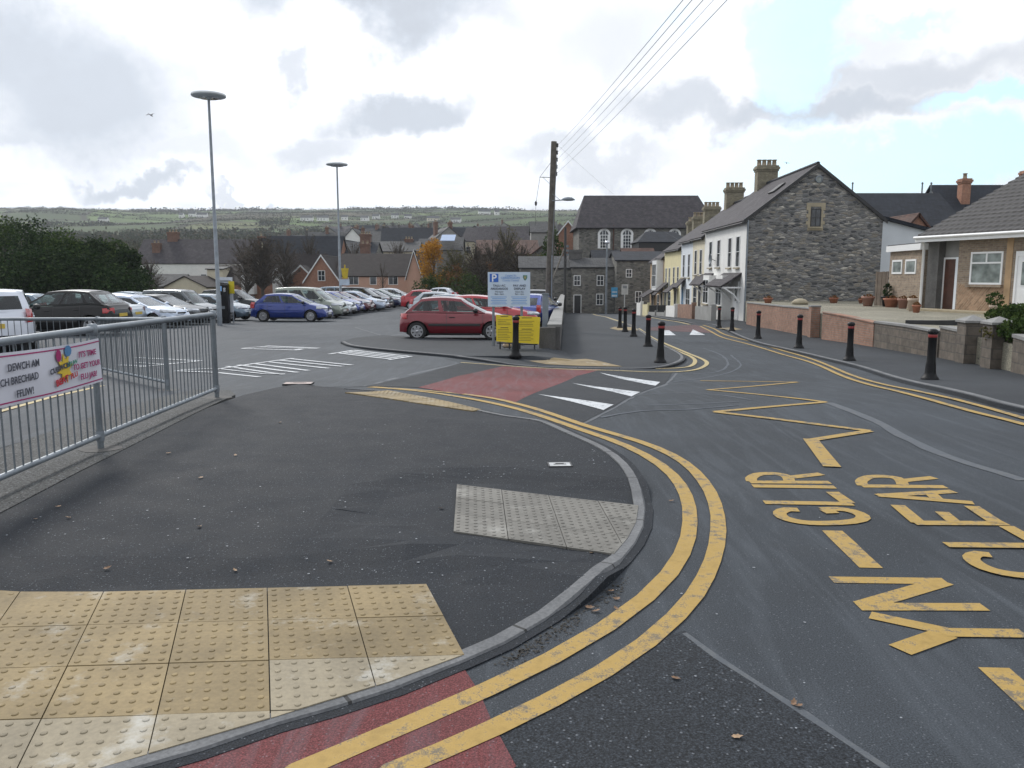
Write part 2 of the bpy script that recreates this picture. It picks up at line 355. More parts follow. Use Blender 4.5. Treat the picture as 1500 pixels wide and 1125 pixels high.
M['lot'] = asphalt('car_park_asphalt', (.060, .068, .078), .45, .18, streak=.25)
M['pave'] = asphalt('new_pavement_tarmac', (.0160, .0200, .0265), .8, .13)
M['pave2'] = asphalt('footway_tarmac', (.034, .039, .046), .5, .2)
M['verge'] = asphalt('old_gritty_tarmac', (.060, .063, .064), 1.0, .35, scale=.45)
M['red_f'] = asphalt('faded_red_surfacing', (.105, .062, .065), .6, .3)
M['red'] = asphalt('red_surfacing', (.14, .040, .042), .6, .3, streak=.3)
M['seam'] = roadpaint('worn_joint', (.125, .135, .145), .50)
M['yellow'] = roadpaint('yellow_road_paint', (.43, .285, .078), .575)
M['yellowp'] = roadpaint('pale_yellow_road_paint', (.50, .40, .19), .58)
M['white'] = roadpaint('white_road_paint', (.66, .69, .72), .56)
def kerb_mat():
    m, nt, b = mat('kerb_concrete'); v = coords(nt); uv = N(nt, 'ShaderNodeUVMap'); s = N(nt, 'ShaderNodeSeparateXYZ'); L(nt, uv.outputs[0], s.inputs[0])
    fr = mathn(nt, 'FRACT', mathn(nt, 'DIVIDE', s.outputs[0], .915)); j = mathn(nt, 'LESS_THAN', fr, .018)
    c = ramp(nt, noise_(nt, v, 3, 6, .65), [(.3, (.085, .09, .097)), (.7, (.16, .165, .172))]).outputs[0]
    c = mixc(nt, 1.0, c, ramp(nt, noise_(nt, v, 60, 3), [(.3, .75), (.7, 1.2)]).outputs[0], 'MULTIPLY')
    c = mixc(nt, j, c, (.03, .03, .03)); L(nt, c, b.inputs['Base Color']); b.inputs['Roughness'].default_value = .85
    bump(nt, b, noise_(nt, v, 50, 4), .3, .01); return m
M['kerb'] = kerb_mat()
def tactile(name, col, white):
    m, nt, b = mat(name); v = coords(nt)
    geo = N(nt, 'ShaderNodeNewGeometry')
    c = ramp(nt, noise_(nt, v, 2.2, 5, .6, .4), [(.3, scl(col, .72)), (.5, col), (.72, scl(col, 1.25))]).outputs[0]
    c = mixc(nt, 1.0, c, ramp(nt, geo.outputs['Random Per Island'], [(0, .86), (1, 1.12)]).outputs[0], 'MULTIPLY')
    c = mixc(nt, 1.0, c, ramp(nt, noise_(nt, v, 45, 4), [(.3, .86), (.7, 1.1)]).outputs[0], 'MULTIPLY')
    eff = ramp(nt, noise_(nt, v, 3.3, 6, .7), [(.56, 0.0), (.72, 1.0)]).outputs[0]
    c = mixc(nt, mathn(nt, 'MULTIPLY', eff, white), c, (.46, .46, .43))
    c = mixc(nt, mathn(nt, 'MULTIPLY', ramp(nt, noise_(nt, v, 12, 4), [(.66, 0.0), (.75, 1.0)]).outputs[0], .3), c, (.12, .10, .07))
    L(nt, c, b.inputs['Base Color']); b.inputs['Roughness'].default_value = .78; bump(nt, b, noise_(nt, v, 90, 3), .2, .004); return m
M['buff'] = tactile('buff_tactile_slab', (.215, .162, .080), .55)
M['buffw'] = tactile('whitened_tactile_slab', (.25, .215, .15), .8)
M['grey_t'] = tactile('grey_tactile_slab', (.145, .140, .126), .35)
M['grit'] = simple('joint_grit', (.06, .05, .04), .9)
M['galv'] = simple('galvanised_steel', (.22, .25, .28), .5, .22, 4, .35, fine=.15)
M['galv_d'] = simple('weathered_galvanised_steel', (.17, .195, .215), .55, .25, 3, .3, fine=.2)
M['black'] = simple('black_paint', (.006, .0065, .008), .5, .3, 4, spec=.25)
M['redband'] = simple('red_reflective_band', (.26, .03, .03), .4)
M['rubber'] = simple('tyre_rubber', (.018, .018, .019), .8, .2, 6)
M['rim'] = simple('alloy_rim', (.42, .43, .45), .3, .1, 6, .8)
M['dark'] = simple('dark_trim', (.02, .021, .023), .5, .2)
M['interior'] = simple('car_interior', (.035, .036, .04), .8)
M['cglass'] = glass_see('car_glass')
M['cglass_d'] = glass_see('tinted_car_glass', (.10, .12, .12))
M['lamp_c'] = simple('clear_lamp_lens', (.55, .58, .62), .12, .2, 9, .5, coat=1)
M['lamp_r'] = simple('red_lamp_lens', (.42, .02, .025), .15, .25, 9, coat=1)
M['plate_y'] = simple('yellow_number_plate', (.62, .45, .07), .4)
M['plate_w'] = simple('white_number_plate', (.62, .63, .62), .4)
M['chrome'] = simple('chrome_trim', (.6, .62, .65), .15, .05, 3, .9)
M['wood'] = simple('weathered_pole_wood', (.115, .105, .09), .85, .35, 6, bmp=.4, fine=.3)
M['concrete'] = simple('concrete', (.24, .24, .235), .88, .2, 2, bmp=.3, fine=.25)
M['cement'] = simple('rough_cement_render', (.125, .122, .118), .92, .25, 2, bmp=.5, fine=.3)
M['wrender'] = simple('white_render', (.72, .72, .70), .85, .06, 1.5, bmp=.15, fine=.08)
M['grender'] = simple('greyed_white_render', (.62, .66, .70), .8, .05, 1.0, bmp=.1)
M['cream'] = simple('cream_render', (.60, .55, .42), .85, .07, 1.5, bmp=.15)
M['ylw'] = simple('pale_yellow_render', (.62, .56, .34), .85, .07, 1.5)
M['buffr'] = simple('buff_render', (.40, .28, .17), .85, .1, 1.5, bmp=.2)
M['pinkr'] = simple('salmon_pink_render', (.52, .32, .24), .85, .08, 1.2)
M['greyr'] = simple('grey_render', (.26, .26, .25), .88, .15, 1.2)
M['upvc'] = simple('white_frame', (.75, .76, .76), .4, .04)
M['wglass'] = win_glass('window_glass')
M['wglass_l'] = win_glass('curtained_window_glass', (.14, .16, .155))
M['brown_door'] = simple('brown_wood_door', (.085, .032, .018), .5, .3, 5, fine=.3)
M['bluedoor'] = simple('blue_door', (.06, .16, .28), .5)
M['rubble'] = stone_wall('rubble_stone', [(.19, .192, .19), (.26, .255, .24), (.125, .13, .132), (.26, .24, .205), (.21, .215, .22), (.08, .084, .09), (.37, .355, .32)], (.19, .19, .188), 2.9, 8.5, .10, .8)
M['stone_far'] = stone_wall('grey_stone_far', [(.15, .148, .135), (.19, .183, .16), (.12, .12, .112), (.165, .16, .145)], (.165, .16, .148), 2.6, 6.0, .09, .35)
M['stone_block'] = brickwork('stone_block_wall', (.135, .115, .095), (.105, .092, .078), (.085, .078, .07), 's', .44, .215, .012, var=.4)
M['quoin'] = simple('dressed_stone', (.33, .29, .21), .85, .15, 3, bmp=.2)
M['brickw'] = brickwork('pink_garden_brick', (.30, .165, .115), (.25, .14, .10), (.22, .18, .15), 's', .225, .075, .012)
M['brickt'] = brickwork('tan_brick', (.30, .235, .17), (.21, .16, .12), (.27, .24, .20), 's', .225, .075, .010)
M['brickd'] = brickwork('slanted_tan_brick', (.38, .24, .155), (.20, .12, .075), (.30, .22, .15), 's', .45, .085, .028, R(-50))
M['brickr'] = brickwork('red_brick', (.36, .165, .10), (.29, .13, .08), (.28, .22, .18), 's', .225, .075, .01)
M['brickch'] = brickwork('chimney_red_brick', (.20, .10, .07), (.15, .08, .06), (.18, .15, .13), 's', .225, .075, .01)
M['brickc'] = brickwork('yellow_chimney_brick', (.27, .24, .165), (.19, .17, .12), (.17, .16, .13), 's', .225, .075, .012)
M['potc'] = simple('clay_chimney_pot', (.30, .25, .18), .8)
def slate(name, c, w=.30, h=.2, var=.35, stain=.3):
    m, nt, b = mat(name); tc = N(nt, 'ShaderNodeTexCoord'); sp = N(nt, 'ShaderNodeSeparateXYZ'); L(nt, tc.outputs['Object'], sp.inputs[0])
    cb = N(nt, 'ShaderNodeCombineXYZ'); L(nt, mathn(nt, 'ADD', sp.outputs[0], mathn(nt, 'MULTIPLY', sp.outputs[1], .45)), cb.inputs[0]); L(nt, mathn(nt, 'MULTIPLY', sp.outputs[2], 1.6), cb.inputs[1])
    br = N(nt, 'ShaderNodeTexBrick'); L(nt, cb.outputs[0], br.inputs['Vector']); br.inputs['Scale'].default_value = 1.0
    br.inputs['Brick Width'].default_value = w; br.inputs['Row Height'].default_value = h; br.inputs['Mortar Size'].default_value = .012
    br.inputs['Color1'].default_value = (*scl(c, 1.15), 1); br.inputs['Color2'].default_value = (*scl(c, .8), 1); br.inputs['Mortar'].default_value = (*scl(c, .35), 1)
    v = tc.outputs['Object']; cc = mixc(nt, 1.0, br.outputs['Color'], ramp(nt, noise_(nt, v, 1.4, 6, .65), [(.25, 1 - var), (.75, 1 + var)]).outputs[0], 'MULTIPLY')
    vs = coords(nt, 'Object', (1.2, 1.2, .12)); cc = mixc(nt, mathn(nt, 'MULTIPLY', ramp(nt, noise_(nt, vs, 1.6, 5), [(.5, 0.0), (.75, 1.0)]).outputs[0], stain), cc, (.12, .115, .11))
    L(nt, cc, b.inputs['Base Color']); b.inputs['Roughness'].default_value = .75; b.inputs['Specular IOR Level'].default_value = .25
    bump(nt, b, mathn(nt, 'SUBTRACT', mathn(nt, 'MULTIPLY', noise_(nt, v, 9, 3), .4), br.outputs['Fac']), .5, .02); return m
M['slate'] = slate('purple_grey_slate', (.050, .045, .052))
M['slate_c'] = slate('chapel_slate', (.046, .041, .047), .4, .25, .4, .3)
M['slate_b'] = slate('blue_black_slate', (.020, .024, .033), stain=.05)
M['slate_g'] = slate('grey_slate', (.058, .060, .064), stain=.3)
M['slate_br'] = slate('brown_tile', (.028, .022, .022), stain=.1)
M['rtile'] = slate('red_brown_roof_tile', (.085, .045, .035), stain=.2)
def tiles(name, c):
    m, nt, b = mat(name); tc = N(nt, 'ShaderNodeTexCoord'); sp = N(nt, 'ShaderNodeSeparateXYZ'); L(nt, tc.outputs['Object'], sp.inputs[0])
    zz = mathn(nt, 'FRACT', mathn(nt, 'DIVIDE', sp.outputs[2], .15)); xx = mathn(nt, 'FRACT', mathn(nt, 'DIVIDE', sp.outputs[0], .30))
    wv = mathn(nt, 'ABSOLUTE', mathn(nt, 'SUBTRACT', xx, .5))
    row = ramp(nt, zz, [(0, .25), (.16, 1.0), (1, .8)]).outputs[0]; col = ramp(nt, wv, [(0, 1.1), (.5, .65)]).outputs[0]
    v = tc.outputs['Object']; cc = ramp(nt, noise_(nt, v, 2, 6, .6), [(.3, scl(c, .7)), (.7, scl(c, 1.3))]).outputs[0]
    cc = mixc(nt, 1.0, cc, row, 'MULTIPLY'); cc = mixc(nt, 1.0, cc, col, 'MULTIPLY'); L(nt, cc, b.inputs['Base Color']); b.inputs['Roughness'].default_value = .7
    bump(nt, b, mathn(nt, 'ADD', mathn(nt, 'MULTIPLY', wv, -1.0), mathn(nt, 'MULTIPLY', zz, -.8)), .8, .05); return m
M['ctile'] = tiles('brown_concrete_tile', (.045, .042, .042))
def leafm(name, c1, c2, c3, tr=.25):
    m, nt, b = mat(name); geo = N(nt, 'ShaderNodeNewGeometry'); v = coords(nt)
    a = ramp(nt, geo.outputs['Random Per Island'], [(0, c1), (.55, c2), (1, c3)]).outputs[0]
    a = mixc(nt, 1.0, a, ramp(nt, noise_(nt, v, .35, 4, .6), [(.3, .6), (.7, 1.35)]).outputs[0], 'MULTIPLY')
    L(nt, a, b.inputs['Base Color']); b.inputs['Roughness'].default_value = .9; b.inputs['Specular IOR Level'].default_value = .04
    t = N(nt, 'ShaderNodeBsdfTranslucent'); L(nt, a, t.inputs[0]); mx = N(nt, 'ShaderNodeMixShader'); mx.inputs[0].default_value = tr
    L(nt, b.outputs[0], mx.inputs[1]); L(nt, t.outputs[0], mx.inputs[2]); L(nt, mx.outputs[0], nt.nodes['Material Output'].inputs[0]); return m
M['ever'] = leafm('dark_evergreen_leaf', (.015, .030, .012), (.026, .047, .018), (.048, .075, .026), .12)
M['ever2'] = leafm('mid_green_leaf', (.028, .050, .017), (.048, .078, .024), (.08, .115, .034), .15)
M['olive'] = leafm('olive_leaf', (.07, .07, .025), (.10, .095, .035), (.14, .12, .045))
M['orange'] = leafm('orange_autumn_leaf', (.30, .14, .02), (.42, .21, .03), (.52, .29, .05), .35)
M['rust'] = leafm('rusty_brown_leaf', (.12, .06, .03), (.17, .09, .04), (.24, .12, .05))
M['twig'] = leafm('bare_brown_twig', (.055, .045, .036), (.085, .068, .052), (.12, .095, .075), .05)
M['bark'] = simple('bark', (.07, .06, .05), .9, .3, 4, bmp=.4)
M['wood_far'] = leafm('distant_wood', (.030, .038, .020), (.048, .052, .028), (.085, .070, .042), .1)
# ---------------------------------------------------------------- ground sheets
from mathutils.geometry import tessellate_polygon
def smooth_line(pts, step=.25):
    """Catmull-Rom through 2D points, resampled"""
    p = [Vector((a[0], a[1])) for a in pts]; out = []
    for i in range(len(p) - 1):
        p0 = p[max(i - 1, 0)]; p1 = p[i]; p2 = p[i + 1]; p3 = p[min(i + 2, len(p) - 1)]
        n = max(1, int((p2 - p1).length / step))
        for k in range(n):
            t = k / n
            out.append(.5 * ((2 * p1) + (p2 - p0) * t + (2 * p0 - 5 * p1 + 4 * p2 - p3) * t * t + (3 * p1 - p0 - 3 * p2 + p3) * t ** 3))
    out.append(p[-1]); return out
def drape(name, poly, zf, dz, m, cell=.5, skirt=0.0, mats=None, parent=None, fx=None):
    bm = bmesh.new(); vs = [bm.verts.new((p[0], p[1], 0)) for p in poly]
    for t in tessellate_polygon([[Vector((p[0], p[1], 0)) for p in poly]]):
        try: bm.faces.new([vs[i] for i in t])
        except ValueError: pass
    xs = [p[0] for p in poly]; ys = [p[1] for p in poly]
    def cut(lo, hi, ax):
        c = math.ceil(lo / cell) * cell
        while c < hi:
            if ax == 0: co, no = (c, 0, 0), (1, 0, 0)
            else: co, no = (0, c, 0), (0, 1, 0)
            if c - lo > 1e-3 and hi - c > 1e-3:
                bmesh.ops.bisect_plane(bm, geom=bm.verts[:] + bm.edges[:] + bm.faces[:], dist=1e-5, plane_co=co, plane_no=no)
            c += cell
    cut(min(ys), max(ys), 1); cut(min(xs), max(xs), 0)
    bmesh.ops.remove_doubles(bm, verts=bm.verts, dist=1e-4)
    for v in bm.verts: v.co.z = zf(v.co.x, v.co.y) + dz
    bmesh.ops.recalc_face_normals(bm, faces=bm.faces)
    if sum(f.normal.z for f in bm.faces) < 0: bmesh.ops.reverse_faces(bm, faces=bm.faces)
    if skirt:
        be = [e for e in bm.edges if e.is_boundary]; r = bmesh.ops.extrude_edge_only(bm, edges=be)
        for v in [g for g in r['geom'] if isinstance(g, bmesh.types.BMVert)]: v.co.z -= skirt
    me = bpy.data.meshes.new(name); bm.to_mesh(me); bm.free()
    me.materials.append(m); o = bpy.data.objects.new(name, me); COL.objects.link(o)
    if parent: o.parent = parent
    return o
def struct(o): o['kind'] = 'structure'; return o
def grid_sheet(name, xs, ys, fn, m, dz=0.0):
    vs = [(x, y, fn(x, y) + dz) for y in ys for x in xs]; nx = len(xs)
    fs = [(j * nx + i, j * nx + i + 1, (j + 1) * nx + i + 1, (j + 1) * nx + i) for j in range(len(ys) - 1) for i in range(nx - 1)]
    me = bpy.data.meshes.new(name); me.from_pydata(vs, [], fs); me.materials.append(m); me.polygons.foreach_set('use_smooth', [True] * len(fs))
    o = bpy.data.objects.new(name, me); COL.objects.link(o); return o
def frange(a, b, s):
    r = []; 
    while a < b - 1e-6: r.append(a); a += s
    r.append(b); return r
def mat_hill():
    m, nt, b = mat('field_patchwork'); v = coords(nt, 'Object', (1, 1, 0))
    dn = N(nt, 'ShaderNodeTexNoise'); dn.inputs['Scale'].default_value = .006; dn.inputs['Detail'].default_value = 4; L(nt, v, dn.inputs['Vector'])
    sc = N(nt, 'ShaderNodeVectorMath'); sc.operation = 'SCALE'; sc.inputs['Scale'].default_value = 70; L(nt, dn.outputs['Color'], sc.inputs[0])
    ad = N(nt, 'ShaderNodeVectorMath'); ad.operation = 'ADD'; L(nt, v, ad.inputs[0]); L(nt, sc.outputs[0], ad.inputs[1])
    vo = N(nt, 'ShaderNodeTexVoronoi'); vo.inputs['Scale'].default_value = .0085; L(nt, ad.outputs[0], vo.inputs['Vector'])
    ve = N(nt, 'ShaderNodeTexVoronoi'); ve.feature = 'DISTANCE_TO_EDGE'; ve.inputs['Scale'].default_value = .0085; L(nt, ad.outputs[0], ve.inputs['Vector'])
    s = N(nt, 'ShaderNodeSeparateColor'); L(nt, vo.outputs['Color'], s.inputs[0])
    c = ramp(nt, s.outputs[0], [(0, (.05, .07, .028)), (.2, (.085, .125, .040)), (.38, (.065, .058, .034)), (.52, (.12, .165, .05)), (.7, (.06, .085, .032)), (.85, (.10, .11, .05))], 'CONSTANT').outputs[0]
    c = mixc(nt, 1.0, c, ramp(nt, noise_(nt, v, .02, 6, .6), [(.3, .7), (.7, 1.3)]).outputs[0], 'MULTIPLY')
    c = mixc(nt, ramp(nt, ve.outputs['Distance'], [(.02, 1.0), (.05, 0.0)]).outputs[0], c, (.035, .036, .022))
    L(nt, c, b.inputs['Base Color']); b.inputs['Roughness'].default_value = .95; b.inputs['Specular IOR Level'].default_value = .1; return m
# land: one sheet to the horizon (2 cm under the made surfaces near by)
M['hill'] = mat_hill()
ys = frange(-30, 0, 3) + frange(.5, 100, .5)[0:] + frange(102, 400, 8) + frange(415, 1600, 22) + frange(1650, 3000, 90)
xs = frange(-2400, -600, 90) + frange(-570, -120, 22) + frange(-110, -66, 5) + frange(-65, -4, 1.5) + frange(-3.5, 8, .25) + frange(9, 66, 1.5) + frange(70, 120, 5) + frange(140, 600, 22) + frange(660, 2400, 90)
struct(grid_sheet('ground', xs, ys, lambda x, y: G(x, y) - (.30 if y < 100 else 0), M['hill']))
ysr = frange(-10, 100, .5)
struct(grid_sheet('road', frange(-66, -4, 2) + frange(-3.5, 8, .25) + frange(8.5, 40, .75), ysr, G, M['road']))
def px_line(pts, fn=G): return [(q.x, q.y) for q in (hit(u, v, fn) for u, v in pts)]
def strip(name, line, w, zf, dz, m, obj=None, ends=None, jit=0.0):
    """ribbon along a 2D polyline, accumulated into an MB"""
    mb = obj or MB(); n = len(line); Ls = []
    for i, p in enumerate(line):
        p = Vector(p); a = Vector(line[max(i - 1, 0)]); c = Vector(line[min(i + 1, n - 1)]); d = (c - a).normalized(); nn = Vector((-d.y, d.x))
        k = 1.0
        if 0 < i < n - 1:
            d1 = (p - a).normalized(); cs = max(.35, abs(nn.dot(Vector((-d1.y, d1.x))))); k = 1 / cs
        Ls.append((p + nn * w / 2 * k * (1 + rnd.uniform(-jit, jit)), p - nn * w / 2 * k * (1 + rnd.uniform(-jit, jit))))
    vs = []; 
    for a, c in Ls: vs += [(a.x, a.y, zf(a.x, a.y) + dz), (c.x, c.y, zf(c.x, c.y) + dz)]
    mb.add(vs, [(2 * i, 2 * i + 1, 2 * i + 3, 2 * i + 2) for i in range(n - 1)])
    return mb
def dense(pts, step=.3):
    out = []
    for a, b in zip(pts, pts[1:]):
        a = Vector(a); b = Vector(b); n = max(1, int((b - a).length / step))
        for k in range(n): out.append(a.lerp(b, k / n))
    out.append(Vector(pts[-1])); return [(p.x, p.y) for p in out]
def upfix(o):
    me = o.data; bm = bmesh.new(); bm.from_mesh(me)
    for f in bm.faces:
        if f.normal.z < 0: f.normal_flip()
    bm.to_mesh(me); bm.free(); return o
# ---- kerb lines (pixel traced on the ground, real metres afterwards)
near_k = [(205, 1125), (300, 1098), (411, 1060), (500, 1035), (590, 1006), (669, 974), (690, 966), (753, 938), (820, 899), (867, 868), (900, 840), (926, 813), (944, 790), (955, 766), (957, 740), (950, 716), (929, 683), (897, 659), (848, 637), (792, 614), (727, 600), (665, 587), (610, 576), (560, 569), (512, 566)]
nk = px_line(near_k, lambda x, y: G(x, y) + .04)
nk = [(-5.5, .35), (-3.4, 1.15), (-1.9, 1.82)] + nk
near_line = smooth_line(nk, .22)
near_poly = [(p.x, p.y) for p in near_line] + px_line([(440, 566), (356, 585)]) 
vb = px_line([(345, 585), (300, 606), (210, 653), (110, 705), (0, 765)])
near_poly += vb[1:] + [(-4.9, 3.2), (-5.6, .5)]
isl_k = [(499, 503), (510, 508), (536, 512), (585, 517), (640, 522), (720, 532), (790, 538), (860, 540), (930, 541), (972, 540), (994, 535), (1004, 528), (998, 520), (975, 508), (957, 498), (940, 486), (918, 475), (903, 470), (885, 464), (868, 460.5)]
il = smooth_line(px_line(isl_k), .3)
isl_poly = [(p.x, p.y) for p in il]
fy = 92.0
isl_poly += [(7.0, fy), (wall_x(fy) + .2, fy)] + [(wall_x(y) + .2, y) for y in (75, 60, 44, 30, 22.2)] + px_line([(770, 503), (700, 501), (620, 497), (560, 493), (520, 497)])
rt_k = [(935, 461), (960, 465), (1003, 472.5), (1040, 475), (1057, 481), (1073, 490), (1109, 504), (1155, 515), (1200, 526), (1274, 546), (1400, 580), (1500, 606)]
rk = px_line(rt_k)
rl = smooth_line([(9.6, 88.0)] + rk + [(6.3, 8.5), (5.9, 5), (5.7, -4)], .35)
rt_poly = [(p.x, p.y) for p in rl] + [(12, -4), (13, 15), (18, 15), (20, 40), (18, 90), (9.8, 90)]
def kerb(line, side, name, zt):
    """upstand + 125 mm top, along polyline; side=+1: pavement on the left of travel"""
    mb = MB(); n = len(line); uvl = []; s = 0; rows = []
    for i, p in enumerate(line):
        a = line[max(i - 1, 0)]; c = line[min(i + 1, n - 1)]; d = (Vector(c) - Vector(a)).normalized(); nn = Vector((-d.y, d.x)) * side
        p = Vector(p)
        if i: s += (p - Vector(line[i - 1])).length
        o = p; t0 = p + nn * .058; t1 = p + nn * .125
        rows.append([(o.x, o.y, G(o.x, o.y) - .08), (o.x + nn.x * .034, o.y + nn.y * .034, zt(o.x, o.y) - .022), (t0.x, t0.y, zt(o.x, o.y) + .009), (t1.x, t1.y, zt(t1.x, t1.y) + .011), (t1.x, t1.y, zt(t1.x, t1.y) - .05)]); uvl.append(s)
    vs = [v for r_ in rows for v in r_]; k = 5
    fs = [(i * k + j, (i + 1) * k + j, (i + 1) * k + j + 1, i * k + j + 1) for i in range(n - 1) for j in range(k - 1)]
    mb.add(vs, fs, 0, False); o = mb.build(name, M['kerb']); me = o.data; uv = me.uv_layers.new(name='UVMap')
    for poly in me.polygons:
        for li in poly.loop_indices: uv.data[li].uv = (uvl[me.loops[li].vertex_index // k], 0)
    return struct(o)
kerb(near_line, +1, 'kerb', P); kerb(il, +1, 'kerb', P); kerb(rl, +1, 'kerb', P)
struct(drape('pavement', near_poly, P, 0, M['pave'], .3, .2))
struct(drape('pavement', isl_poly, P, 0, M['pave2'], .5, .2))
struct(drape('pavement', rt_poly, P, 0, M['pave2'], .75, .2))
# gritty verge under the guard rail and the lot surface
vb2 = [(-4.95, 1.0)] + [(x - .75, y) for x, y in reversed(vb)][0:4] + px_line([(268, 590), (300, 576), (345, 579)])
verge_poly = [(-4.85, 3.2)] + [vb[4], vb[3], vb[2], vb[1], vb[0]] + px_line([(338, 578), (285, 577)]) + [(-4.55, 8.8), (-4.5, 6.0), (-5.4, 3.2)]
struct(drape('verge', verge_poly, P, .006, M['verge'], .3, .15))
lot_poly = [(-5.2, -5)] + [(-5.0, 3), (-4.6, 8.8)] + px_line([(285, 580), (356, 585), (440, 567), (512, 567), (535, 566), (675, 532), (640, 523), (536, 513), (499, 504), (520, 496), (560, 492), (700, 500)]) + [(wall_x(22) - .1, 22)] + [(wall_x(y) - .1, y) for y in (30, 44, 60, 80)] + [(4, 92), (-62, 92), (-62, -5)]
struct(drape('car_park', lot_poly, G, .004, M['lot'], 1.0))
# darker coarse patch at bottom right, red surfacing
patch = px_line([(720, 1058), (795, 1025), (880, 985), (965, 935), (1003, 925), (1050, 962), (1110, 1000), (1180, 1045), (1240, 1085), (1300, 1125)]) + [(1.4, 2.0), (1.8, .6), (1.5, -.5), (-.8, -.5), (-.6, 1.2)] + px_line([(755, 1124)])
patch = patch[:-1] + px_line([(757, 1124)])
struct(drape('road_patch', patch, G, .003, M['road_dark'], .5))
redn = px_line([(682, 984), (703, 1017), (720, 1057), (756, 1124)]) + [(-.3, 1.9), (-1.0, 1.0), (-2.6, .2), (-4.5, -.6), (-4.9, .4), (-3.35, 1.05), (-1.9, 1.75)] + px_line([(205, 1127), (300, 1100), (411, 1062), (500, 1037), (590, 1008), (668, 978)])
struct(drape('red_surfacing', redn, G, .0045, M['red'], .4))
struct(drape('red_surfacing', px_line([(612, 568), (672, 551), (736, 537), (880, 541.5), (845, 551), (800, 570), (755, 590), (700, 582)]), G, .007, M['red'], .5))
struct(drape('red_surfacing', px_line([(945, 484), (955, 479), (1018, 476), (1030, 479), (1045, 488), (1000, 486)]), G, .007, M['red_f'], .5))
dk = px_line([(535, 566), (675, 532), (736, 537), (672, 551), (612, 568)])
struct(drape('road_patch', dk, G, .006, M['road_dark'], .5))
struct(drape('road_patch', px_line([(755, 590), (800, 570), (845, 551), (880, 541.5), (985, 544), (975, 562), (937, 576), (900, 596), (850, 622)]), G, .006, M['road_dark'], .5))
# ---- painted lines
def relax(l):
    for k in range(3): l = [l[0]] + [(l[i - 1][0] * .25 + l[i][0] * .5 + l[i + 1][0] * .25, l[i - 1][1] * .25 + l[i][1] * .5 + l[i + 1][1] * .25) for i in range(1, len(l) - 1)] + [l[-1]]
    return l
def lines(name, lst, m, dz=.012, zf=G, jit=.035):
    mb = MB()
    for i, (pts, w) in enumerate(lst): strip('', pts, w, zf, dz + i * .0006, m, mb, jit=jit)
    return upfix(struct(mb.build(name, m, fix=False)))
def pl(pts, smooth=True):
    q = px_line(pts); return [(p.x, p.y) for p in smooth_line(q, .25)] if smooth else dense(q)
A = relax(pl([(540, 567.5), (610, 572.5), (680, 583), (750, 597), (806, 614), (848, 629.5), (913, 650), (950, 666), (978, 685), (1000, 712), (1011, 741), (1015, 765), (1012, 792), (990, 836), (960, 876), (901, 924), (795, 977), (711, 1016), (605, 1059), (500, 1104), (440, 1130)])) + [(-.95, 1.85), (-1.6, 1.35), (-2.8, .75), (-4.6, .1)]
B = relax(pl([(545, 567), (680, 577.5), (754, 591), (815, 609), (857, 625), (937, 646), (988, 667), (1020, 690), (1043, 722), (1054, 757), (1052, 802), (1036, 846), (1002, 900), (964, 944), (880, 993), (795, 1037), (711, 1077), (626, 1112), (580, 1130)])) + [(-.6, 1.88), (-1.2, 1.3), (-2.4, .6), (-4.4, -.15)]
lines('yellow_line', [(A, .095), (B, .095)], M['yellow'], .0065)
lines('yellow_line', [(pl([(675, 531.5), (750, 537), (820, 541), (890, 543), (960, 545.5), (1007, 544), (1030, 538), (1033, 529), (1003, 516), (974, 503.5), (951, 492), (936, 481.5)]), .10),
                      (pl([(960, 540.8), (1005, 538.5), (1018, 531), (1012, 523), (988, 513), (963, 501), (944, 490), (928, 481)]), .10)], M['yellowp'])
lines('yellow_line', [(pl([(1025.5, 478), (1039, 484.6), (1057, 494), (1098, 505), (1143, 518.6), (1200, 536), (1342, 581), (1500, 623)]) + [(5.6, 8), (5.3, 5)], .10),
                      (pl([(1030, 476.5), (1046, 482), (1061, 490), (1098, 500), (1143, 513), (1200, 530.5), (1340, 573), (1500, 614)]) + [(5.85, 8), (5.55, 5)], .10)], M['yellow'])
lines('kerb_edge_line', [(pl([(930, 479.5), (905, 470), (885, 464), (868, 460)]), .16), (pl([(1010, 475.5), (975, 469), (940, 463.5)]), .16)], M['yellowp'])
lines('yellow_line', [(px_line([(-60, 622), (0, 604), (75, 583), (150, 566)]), .09)], M['yellowp'], .013)
zig = px_line([(1026, 558), (1168, 560), (1037, 571.5), (1209, 589.5), (1047, 604), (1274, 632), (1186, 646)])
lines('yellow_zigzag', [(dense(zig[i:i + 2]), .10) for i in range(6)] + [(dense(px_line([(1187, 644), (1219, 685)])), .14)], M['yellow'], .006)
def C(x, y): return (1080 + x / 3.571, 670 + y / 3.571)
W = .088
def bez(pts, n=6):
    q = px_line([C(*p) for p in pts]); return [(p.x, p.y) for p in smooth_line(q, .04)]
def ln(*pts): return dense(px_line([C(*p) for p in pts]), .2)
gl = [(ln((65, 130), (485, 132)), W * .95), (bez([(78, 128), (72, 110), (110, 90), (185, 86), (240, 94), (265, 108), (272, 126)]), W), (ln((262, 108), (440, 88)), W),
      (ln((80, 152), (512, 158)), W), (ln((140, 238), (603, 246)), W), (ln((582, 243), (497, 184)), W * 1.1),
      (bez([(320, 278), (262, 276), (222, 292), (240, 318), (330, 342), (430, 348), (560, 344), (645, 330), (655, 308), (600, 285), (530, 274), (440, 276)]), W), (ln((462, 276), (500, 297)), W * 1.1)]
lines('road_lettering', gl, M['yellow'], .003)
